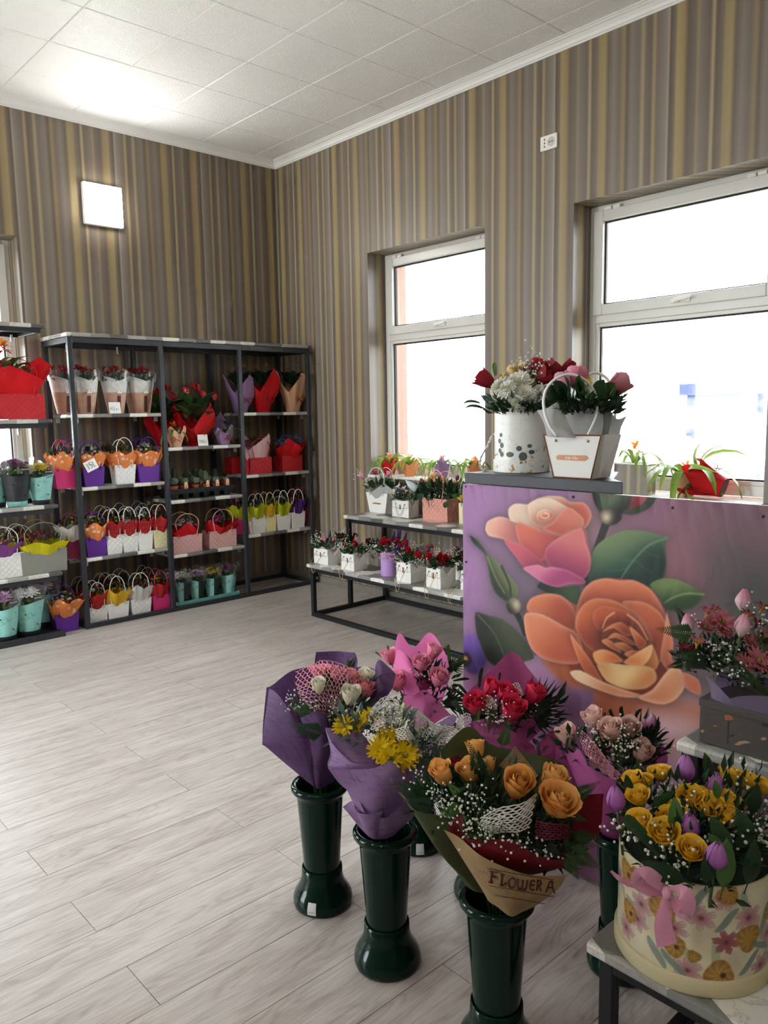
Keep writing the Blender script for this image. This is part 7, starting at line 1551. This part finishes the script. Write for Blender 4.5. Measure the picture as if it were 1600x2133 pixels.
for yo_ in (-98, 24, 86): obj('printed_rule', MB().tube([on_kraft(x, 1592+(x-690)*.175+yo_)-o.location for x in range(690+(yo_ > 50)*40, 1175-(yo_ > 50)*70, 26)], .0006, 4), INKR, ko)
ORA = ('f09636', 'ffc674'); green_mass(o, k820, [(700, 950, -.02, .08), (620, 1080, -.06, .07), (900, 1150, -.06, .07), (1050, 1250, -.06, .06), (450, 950, -.02, .07), (300, 980, -.04, .05), (1150, 1330, -.06, .05)], d, 480, .04, 'deep', 25)
flowers_px(o, k820, [('rose', 360, 815, 1.25, -.05, *ORA, .35), ('rose', 600, 640, 1.05, .04, *ORA, .5), ('rose', 552, 800, 1.15, -.04, *ORA, .3), ('rose', 690, 745, .8, .02, *ORA), ('rose', 895, 895, 1.5, -.1, 'c0452c', 'fbbb62', .45), ('rose', 1150, 860, 1.4, -.02, *ORA, .4), ('rose', 1190, 1010, 1.55, -.12, *ORA, .8), ('rose', 450, 760, .9, .05, '8e1a2c', 'a82a3c')], d, .0265, upb=.75, out=.3)
fern_px(o, k820, [(780, 620, 20, 200, .04), (640, 830, -20, 240, -.06, 'deep'), (720, 1000, -5, 240, -.06, 'deep'), (500, 1040, -115, 220, -.13, 'mid'), (480, 960, -50, 120, -.12, 'mid'), (1290, 970, 70, 240, -.04), (1270, 1090, 118, 160, -.1), (1240, 1330, 125, 360, -.1), (1200, 1260, 110, 330, -.09), (1230, 1380, 150, 260, -.12), (260, 990, -70, 300, -.06, 'deep'), (300, 1040, -85, 240, -.09, 'deep'), (1100, 1300, 140, 200, -.12, 'deep'), (600, 880, 30, 180, -.02, 'deep'), (1300, 1250, 100, 220, -.07)], d)
net(o, k820, [[(630, 1130, -.15), (760, 1060, -.16), (940, 1020, -.15), (1035, 950, -.1)], [(650, 1200, -.17), (770, 1150, -.18), (900, 1130, -.18), (1015, 1050, -.13)], [(700, 1245, -.16), (800, 1225, -.17), (900, 1225, -.17), (985, 1190, -.13)]], d, NETW, .0018, 5, 5, .2, 5)
net(o, k820, [[(1030, 1150, -.14), (1130, 1170, -.15), (1270, 1180, -.12)], [(1030, 1270, -.13), (1130, 1280, -.14), (1270, 1270, -.11)]], d, NETR, .002, 6, 6, .2, 6)
gyp_px(o, k820, [(560, 960, .05, 22, -.12), (510, 1060, .05, 26, -.15), (640, 1230, .05, 30, -.17), (740, 1210, .05, 40, -.18), (900, 1285, .035, 16, -.18), (1060, 1365, .03, 12, -.17), (1145, 1385, .02, 6, -.16), (290, 930, .04, 16, -.08), (170, 830, .03, 10, -.02), (230, 800, .03, 8, -.02), (540, 1170, .05, 24, -.17), (340, 990, .04, 10, -.12)], d, Vector((V3[0], V3[1], VH)), .0027, 5)
# ---- blush roses
o = bouquet('bouquet of blush roses with pink net in magenta pink paper by the right bench', V5); d = depth((V5[0], V5[1], VH)); MP = paper_mat('orchid_paper', 'bd5c9c', transl=.25)
sheets(o, k1140, d, MP, [
    [[(90, 350, 0), (180, 445, -.04), (230, 420, -.06), (330, 560, -.09), (560, 665, -.1), (720, 640, -.08)], [(150, 500, 0), (230, 580, -.05), (300, 600, -.08), (400, 690, -.1), (560, 780, -.1), (700, 740, -.08)], [(250, 760, -.01), (310, 800, -.05), (380, 830, -.07), (450, 860, -.08), (540, 880, -.08), (640, 860, -.06)], [(400, 1040, 0), (440, 1060, -.02), (470, 1070, -.025), (500, 1070, -.03), (530, 1070, -.025), (560, 1060, -.01)]],
    [[(540, 330, .06), (700, 250, .09), (800, 330, .06), (870, 440, .02)], [(560, 500, .05), (680, 480, .06), (780, 500, .04), (870, 520, 0)], [(600, 700, 0), (660, 700, .02), (740, 690, 0), (820, 660, -.02)], [(480, 1050, 0), (500, 1050, 0), (520, 1050, 0), (550, 1050, 0)]],
    [[(80, 340, 0), (60, 500, .02), (160, 700, .02)], [(130, 450, .03), (180, 560, .04), (250, 720, .04)], [(420, 1040, .0), (440, 1040, 0), (460, 1040, 0)]]])
BLU = ('e2a29c', 'f8d2c4'); green_mass(o, k1140, [(480, 470, -.04, .06), (600, 480, -.02, .06), (700, 380, .02, .05), (250, 400, -.02, .05), (560, 560, -.06, .05)], d, 150, .05, 'deep', 26)
flowers_px(o, k1140, [('rose', 340, 215, 1.3, -.02, *BLU, .3), ('rose', 462, 290, 1.35, -.07, *BLU, .55), ('rose', 592, 275, 1.25, -.05, *BLU, .6), ('rose', 685, 445, 1.25, -.09, *BLU, .5), ('rose', 150, 335, 1.3, .0, *BLU, .3), ('tulip', 755, 225, 1., .02, 'a84a86', 'e3b4cc'), ('tulip', 705, 255, .9, .03, 'a84a86', 'd8a0c0')], d, .026, upb=.8, out=.3)
net(o, k1140, [[(225, 265, -.04), (300, 330, -.08), (400, 450, -.1)], [(260, 420, -.07), (350, 480, -.1), (490, 560, -.11)], [(350, 540, -.08), (450, 610, -.1), (610, 660, -.11)]], d, NETP, .0009, 8, 6, .4, 7)
gyp_px(o, k1140, [(560, 265, .035, 18, -.1), (520, 405, .04, 26, -.12), (340, 300, .04, 22, -.08), (640, 345, .03, 10, -.1), (600, 390, .03, 10, -.11)], d, Vector((V5[0], V5[1], VH)), .0027, 6)
fern_px(o, k1140, [(560, 240, -15, 190, .04, 'deep'), (490, 220, -25, 150, .05, 'deep'), (620, 240, 20, 170, .04, 'deep'), (420, 200, -5, 80, .04, 'deep'), (770, 400, 35, 190, .0, 'dark'), (760, 360, 15, 150, .02, 'deep'), (620, 600, 20, 160, -.11, 'mid'), (130, 300, -80, 120, 0, 'deep'), (140, 420, 5, 130, -.04, 'dark'), (800, 480, 60, 120, 0, 'deep')], d, 'blade')
fern_px(o, k1140, [(700, 400, 40, 210, .02, 'deep'), (660, 330, 10, 200, .04, 'deep')], d, 'palm')
# ================================================================== boxes on the right bench
# ---- flowered hat box with yellow roses and violet tulips
BX, BY, BR, BZ, BH = -2.692, -5.118, .142, .386, .215
o = thing('hat_box', 'round flowered hat box with yellow roses, violet tulips and pink bow', 'flower box', (BX, BY, BZ))
CREAM = M_('cream_card', 'cfc39c', .55, .05)
def floral_wall():
    nu, nv = 460, 130; me = bpy.data.meshes.new('box_wall'); a0 = math.atan2(CAM.y-BY, CAM.x-BX)-1.9; U = np.linspace(0, 2*PI, nu+1); V = np.linspace(.032, BH, nv+1)
    UU, VV = np.meshgrid(U, V); Q = np.stack([UU.ravel()*BR, VV.ravel()], 1)     # unrolled print, metres
    cc = lambda h: np.array([int(h[i:i+2], 16) for i in (0, 2, 4)])/255.; rs = np.random.RandomState(5)
    C = np.tile(cc('d6cdae'), (len(Q), 1)); C += .05*np.sin(Q[:, :1]*60)*np.sin(Q[:, 1:]*55+1)
    def mixc(m, c): C[:] = C*(1-m[:, None])+cc(c)*m[:, None]
    L = 2*PI*BR
    def rel(cx, cy): d = Q-np.array([cx, cy]); d[:, 0] = (d[:, 0]+L/2) % L-L/2; return d
    def leaf(cx, cy, an, ln, wd, c):
        d = rel(cx, cy); x = d[:, 0]*math.cos(an)+d[:, 1]*math.sin(an); y = -d[:, 0]*math.sin(an)+d[:, 1]*math.cos(an)-.006*np.sin(x*60); w = wd*np.sqrt(np.clip(1-(x/ln)**2, 0, 1)); mixc(np.clip(.5-(np.abs(y)-w)/.002, 0, 1)*(np.abs(x) < ln)*.85, c)
    def lily(cx, cy, R, ph, c, ce):
        d = rel(cx, cy); r = np.hypot(d[:, 0], d[:, 1]*1.1); a = np.arctan2(d[:, 1], d[:, 0])+ph; rad = R*(.42+.58*np.abs(np.cos(3*a))**.7)*(1+.06*np.sin(17*a)); m = np.clip(.5-(r-rad)/.003, 0, 1)*.88; st = .5+.5*np.sin(a*24)*np.clip(r/R, 0, 1)
        t = np.clip(r/R, 0, 1)[:, None]; col = cc(ce)*(1-t)+cc(c)*t; col = col*(.86+.14*st[:, None]); C[:] = C*(1-m[:, None])+col*m[:, None]
        m = np.clip(.5-(np.abs(r-rad)-.0006)/.0012, 0, 1)*.5; mixc(m, '8a4a58'); mixc(np.exp(-(r/(.16*R))**2), '6a2436')
    def poppy(cx, cy, R, c, c2, eye=True):
        d = rel(cx, cy); a = np.arctan2(d[:, 1], d[:, 0]); r = np.hypot(d[:, 0], d[:, 1]); rad = R*(1+.1*np.sin(3*a+cx*50)); m = np.clip(.5-(r-rad)/.003, 0, 1)*.92; t = np.clip(r/R, 0, 1)[:, None]**2
        col = cc(c)*(1-t)+cc(c2)*t; col = col*(.9+.1*np.sin(a*9+r*200)[:, None]); C[:] = C*(1-m[:, None])+col*m[:, None]
        if eye: rr_ = np.hypot(d[:, 0]-.25*R, d[:, 1]+.05*R); mixc(np.clip(.5-(rr_-R*.2)/.004, 0, 1), '4a2420')
    for cx in np.arange(0, L, .052): leaf(cx, .045+.15*rs.rand(), rs.uniform(.3, 2.6), .03, .0085, ['7f8f86', '93a08c', 'a9b08a'][rs.randint(3)])
    # front of the box, arc length from the left tangent of the view
    s0 = 1.9*BR
    for cx, cy, R, ph in ((.03, .12, .026, .3), (-.01, .165, .026, 1.), (.075, .152, .027, .6), (.115, .19, .024, .1), (.163, .15, .03, .4), (-.045, .1, .026, .2), (.055, .045, .028, .5), (.22, .1, .028, 1.2), (.2, .045, .026, .2), (-.08, .06, .026, 0), (.25, .18, .027, .7)): lily(s0+cx-.06, cy, R, ph, 'd8b9b6', 'b06a78')
    lily(s0+.06, .108, .026, .2, 'b05f68', '8a3a48')
    for cx, cy, R, e in ((.01, .085, .021, True), (.045, .075, .012, False), (.09, .045, .027, True), (.145, .11, .026, False), (.1, .2, .02, False), (.21, .145, .022, True), (-.07, .18, .02, False), (-.09, .1, .022, True)): poppy(s0+cx-.04, cy, R, 'c8963c', 'a9752a', e)
    for i in range(14): (lily if i % 2 else poppy)(s0+.3+i*.045, .05+.15*rs.rand(), .026, *((.4, 'd8b9b6', 'b06a78') if i % 2 else ('c8963c', 'a9752a')))
    for cx, cy, an in ((.11, .15, .6), (.02, .05, 2.2), (.16, .06, .5), (.06, .19, .7), (.19, .085, 2.4)): leaf(s0+cx-.05, cy, an, .03, .007, '74877f')
    ang = Q[:, 0]/BR+a0; vs = np.stack([BR*np.cos(ang), BR*np.sin(ang), Q[:, 1]], 1); w = nu+1
    me.from_pydata(vs.tolist(), [], [(j*w+i, j*w+i+1, (j+1)*w+i+1, (j+1)*w+i) for j in range(nv) for i in range(nu)]); me.shade_smooth(); C = np.clip(C, 0, 1); l = np.where(C <= .04045, C/12.92, ((C+.055)/1.055)**2.4)
    at = me.color_attributes.new('print', 'FLOAT_COLOR', 'POINT'); at.data.foreach_set('color', np.concatenate([l, np.ones((len(l), 1))], 1).ravel())
    m, t, p = newmat('printed_flower_card'); a = t.node('ShaderNodeAttribute', attribute_name='print'); t.put(p.inputs['Base Color'], t.mix(t.math('MULTIPLY', t.noise(t.coord('Object'), 60., 2.), .12), a.outputs[0], (.2, .17, .12, 1))); p.inputs['Roughness'].default_value = .5
    me.materials.append(m); me.update(); return me
obj('box_wall', floral_wall(), None, o); obj('box_inside', MB().lathe([(BR, BH), (BR-.003, BH), (BR-.003, BH-.012)], 48), CREAM, o, smooth=True); obj('flower_foam', MB().lathe([(BR-.003, BH-.012), (BR*.6, BH+.004), (0, BH+.02)], 32), M_('flower_foam', '1c2c1c', .9, .3, 60., bump=.8), o, smooth=True)
obj('box_base', MB().lathe([(0, 0), (BR+.004, 0), (BR+.006, .004), (BR+.006, .03), (BR+.004, .033), (BR, .033)], 56), CREAM, o, smooth=True)
PS = M_('pink_satin_ribbon', 'e8a0be', .28, .06, 8., sheen=.3); dB = depth((BX, BY, BZ+BH))
def ribbon_px(name, k, pts, w, dep, root, mat):
    """flat ribbon through crop points (x, y, depth, half width, twist)"""
    C_ = crm([at_d(*k(p[0], p[1]), dep+p[2]) for p in pts], 5); n = len(C_); G = []
    for i, c in enumerate(C_):
        t = (C_[min(i+1, n-1)]-C_[max(i-1, 0)]).normalized(); s = t.cross(FW).normalized(); f = i/(n-1)*(len(pts)-1); j = min(int(f), len(pts)-2); ww = pts[j][3]+(pts[j+1][3]-pts[j][3])*(f-j)
        G.append([c-s*ww*w-root.location, c+FW*(-.002)-root.location, c+s*ww*w-root.location])
    return obj(name, grid_mb(G), mat, root, smooth=True)
dR = dB-BR-.012
bw = ribbon_px('ribbon_loop', k1220, [(720, 410, 0, .5), (640, 330, -.02, 1.), (540, 260, -.035, 1.15), (470, 270, -.03, 1.1), (470, 340, -.015, 1.), (560, 390, -.005, .9), (660, 420, 0, .6), (720, 420, 0, .4)], .012, dR+.012, o, PS)
ribbon_px('ribbon_loop', k1220, [(720, 415, 0, .4), (780, 400, -.02, .8), (850, 420, -.035, 1.1), (900, 500, -.035, 1.1), (890, 600, -.025, 1.), (850, 600, -.012, .9), (790, 520, -.005, .7), (725, 430, 0, .4)], .012, dR, o, PS)
ribbon_px('ribbon_tail', k1220, [(715, 430, -.006, .4), (700, 560, -.012, .8), (680, 700, -.012, 1.1), (715, 880, -.01, 1.25)], .0145, dR, o, PS)
ribbon_px('ribbon_tail', k1220, [(470, 370, -.005, .7), (380, 340, -.01, .7), (290, 290, -.02, .6), (220, 225, -.03, .3)], .007, dR+.02, o, PS)
obj('ribbon_knot', MB().lathe([(0, -.011), (.007, -.009), (.0095, 0), (.007, .009), (0, .011)], 12), PS, o, at_d(*k1220(716, 418), dR-.008)-o.location, smooth=True)
YR = ('eeb010', 'ffd34a')
def dz(y): return (850-y)*.00032
green_mass(o, k1140, [(800, 850, .02, .09), (1000, 1000, -.02, .1), (1200, 950, -.02, .1), (1350, 900, 0, .1), (1450, 1100, -.05, .09), (1100, 1200, -.1, .09), (900, 1150, -.08, .08), (700, 850, .03, .06)], dB, 620, .034, 'deep', 31)
flowers_px(o, k1140, [('rose', x, y, s, dz(y)-.05, *YR, .75) for x, y, s in ((625, 640, 1.), (820, 590, 1.05), (660, 765, 1.1), (1035, 770, 1.2), (1165, 835, 1.35), (1312, 805, 1.15), (1310, 920, 1.15), (670, 935, 1.05), (885, 920, 1.1), (848, 1030, 1.35), (1045, 1155, 1.2), (1330, 615, 1.2), (1480, 660, 1.2), (930, 870, 1.), (1120, 760, .9), (1570, 690, 1.), (1400, 640, 1.), (710, 650, .8))]+
    [('tulip', x, y, s, dz(y)-.06, 'a04aa6', 'c682c8') for x, y, s in ((1005, 565, 1.7), (1218, 690, 1.5), (500, 780, 1.6), (1030, 985, 1.7), (1225, 1195, 1.75))], dB, .0195, upb=.75, out=.25)
gyp_px(o, k1140, [(870, 690, .05, 22, .02), (540, 970, .04, 14, -.02), (720, 960, .04, 18, -.06), (760, 1060, .04, 16, -.09), (900, 1170, .05, 34, -.13), (1060, 840, .035, 14, -.06), (1340, 690, .05, 22, .0), (1150, 1000, .04, 14, -.1), (1390, 1030, .04, 18, -.1), (1560, 880, .05, 22, -.05), (1480, 960, .04, 12, -.06), (1580, 1060, .05, 22, -.08), (960, 1260, .02, 5, -.14), (620, 1010, .03, 8, -.06)], dB, Vector((BX, BY, BZ+BH)), .0034, 8)
fern_px(o, k1140, [(840, 1200, -43, 590, -.1, 'dark'), (860, 1230, -38, 330, -.11, 'deep')], dB, 'blade')
fern_px(o, k1140, [(940, 1080, 3, 280, -.1, 'mid'), (1270, 1430, 14, 330, -.17, 'mid'), (1330, 1180, -25, 260, -.13, 'dark'), (1240, 780, -3, 110, -.06, 'mid'), (1180, 620, -6, 150, .05, 'dark'), (1050, 640, -15, 180, .06, 'dark'), (760, 830, 65, 190, -.04, 'dark'), (1280, 1160, -40, 130, -.14, 'mid')], dB, 'broad')
fern_px(o, k1140, [(1480, 900, 20, 220, -.06, 'deep'), (1500, 1130, -20, 260, -.1, 'dark'), (1350, 1130, 60, 280, -.1, 'deep'), (900, 800, 50, 150, 0, 'deep'), (1000, 1380, -70, 300, -.16, 'deep'), (1150, 1400, 10, 200, -.17, 'deep'), (1450, 1400, 20, 300, -.15, 'deep'), (600, 760, -5, 130, 0, 'deep')], dB, 'broad')
# ---- grey box of pink tulips, mums and freesias
A0 = at_z(*k1370(455, 1830), .702); 
o = thing('flower_box', 'grey printed box of pink tulips and mums on the upper right bench tier', 'flower box', (A0.x, A0.y, .702), -PI/2)
dA = depth(A0); gh = 92*dA/FPX; gw, gd = .3, .15
GB = M_('grey_print_card', '55504c', .35, .06, 8., coat=.2)
obj('box_body', MB().box(0, gw, 0, gd, 0, gh), GB, o, bevel=.002); obj('box_rim', MB().box(-.002, gw+.002, -.002, gd+.002, gh-.016, gh+.001), GB, o, bevel=.001)
OR1 = M_('print_orange', 'a8644a', .5, .1); DK = M_('print_dark', '3c3430', .5, .1); TN = M_('print_tan', 'a58a72', .5, .1)
def flat_px(name, k, pts, mat, root):
    iv = root.matrix_basis.inverted(); P = [iv @ at_x(*k(*p), A0.x) for p in pts]; n = len(P)
    return obj(name, MB().add([(q.x, -.0008, q.z) for q in P]+[(q.x, -.0002, q.z) for q in P], [tuple(range(n))]+[(i, (i+1) % n, (i+1) % n+n, i+n) for i in range(n)]), mat, root)
flat_px('printed_motif', k1370, [(625, 1465), (650, 1430), (700, 1415), (750, 1430), (775, 1470), (740, 1475), (720, 1485), (690, 1475), (660, 1485)], OR1, o)
flat_px('printed_motif', k1370, [(740, 1545), (790, 1540), (835, 1560), (840, 1590), (790, 1605), (750, 1595)], OR1, o); flat_px('printed_motif', k1370, [(783, 1600), (790, 1600), (782, 1860), (774, 1860)], DK, o)
flat_px('printed_motif', k1370, [(800, 1770), (850, 1750), (840, 1775), (810, 1790)], DK, o); flat_px('printed_motif', k1370, [(470, 1715), (500, 1700), (525, 1720), (500, 1740)], TN, o); flat_px('printed_motif', k1370, [(1145, 1800), (1180, 1785), (1215, 1800), (1200, 1820), (1160, 1825)], TN, o)
flat_px('printed_motif', k1370, [(850, 1870), (900, 1835), (980, 1825), (1035, 1850), (960, 1860), (900, 1880)], TN, o); flat_px('printed_motif', k1370, [(610, 1670), (640, 1650), (665, 1665), (640, 1675)], OR1, o); flat_px('printed_motif', k1370, [(1150, 1640), (1226, 1600), (1226, 1680), (1170, 1670)], DK, o)
obj('tissue', wrap_cone(gw*.47, gd*.47, gw*.53, gd*.56, .045, 6, .5, 77, .05, n=48, sq=6.), paper_mat('lilac_film', '8d7d98', transl=.4, rough=.25), o, (gw/2, gd/2, gh-.01))
dG = dA+.05
green_mass(o, k1370, [(450, 930, .02, .03), (620, 980, .0, .035), (800, 1010, 0, .035), (1000, 1060, 0, .035), (1180, 1080, 0, .035), (320, 880, .02, .025), (800, 860, .04, .04), (600, 820, .03, .035), (1050, 880, .02, .04), (1200, 850, .02, .04)], dG, 700, .024, 'deep', 33)
PT = ('f4e6e2', 'e89ab6'); MU = ('cc7680', '8d8a2c', 16)
flowers_px(o, k1370, [('tulip', 950, 265, 1.45, .06, *PT), ('tulip', 945, 550, 1.5, -.02, *PT), ('tulip', 330, 530, 1.3, .02, *PT), ('daisy', 735, 500, 1.35, .0, *MU), ('daisy', 530, 560, 1.05, .02, *MU), ('daisy', 1130, 930, 1.5, -.05, *MU), ('daisy', 1040, 730, 1., .0, *MU), ('daisy', 1185, 690, 1.2, .02, *MU), ('daisy', 740, 610, 1., 0, *MU), ('daisy', 620, 500, .9, .02, *MU), ('daisy', 980, 960, 1.1, -.05, *MU), ('trump', 560, 380, 1.15, .04, 'b03a68', 'e0a23c'), ('trump', 1010, 420, 1.2, .02, '8c1426', 'd9952c'), ('trump', 1175, 340, 1.2, .05, '8c1426', 'e0a03c'), ('trump', 450, 710, 1.3, -.01, 'b84a52', 'f0b62c'), ('trump', 290, 780, 1.1, 0, '7d1030', '9c2040'), ('trump', 370, 800, 1., 0, '7d1030', '9c2040'), ('trump', 1120, 520, 1.1, .0, '7d1020', '9c2030'), ('trump', 640, 350, .9, .05, 'a02a4c', 'd98a5c')], dG, .021, upb=.7, out=.3)
gyp_px(o, k1370, [(450, 480, .02, 5, 0), (730, 820, .03, 8, -.03), (700, 900, .03, 6, -.04), (870, 1070, .03, 8, -.06), (970, 1100, .03, 8, -.06), (1060, 340, .03, 7, .04), (1200, 480, .03, 12, 0), (1080, 560, .03, 10, 0), (590, 810, .03, 8, -.02), (800, 950, .03, 8, -.04), (750, 1085, .02, 5, -.05)], dG, Vector((A0.x+gd/2, A0.y-gw/2, .702+gh)), .003, 9)
fern_px(o, k1370, [(420, 640, -85, 400, 0), (330, 560, -25, 240, .03, 'deep'), (300, 960, -110, 190, -.01, 'deep'), (520, 880, -95, 300, -.01, 'dark'), (560, 930, -110, 300, -.02, 'deep')], dG)
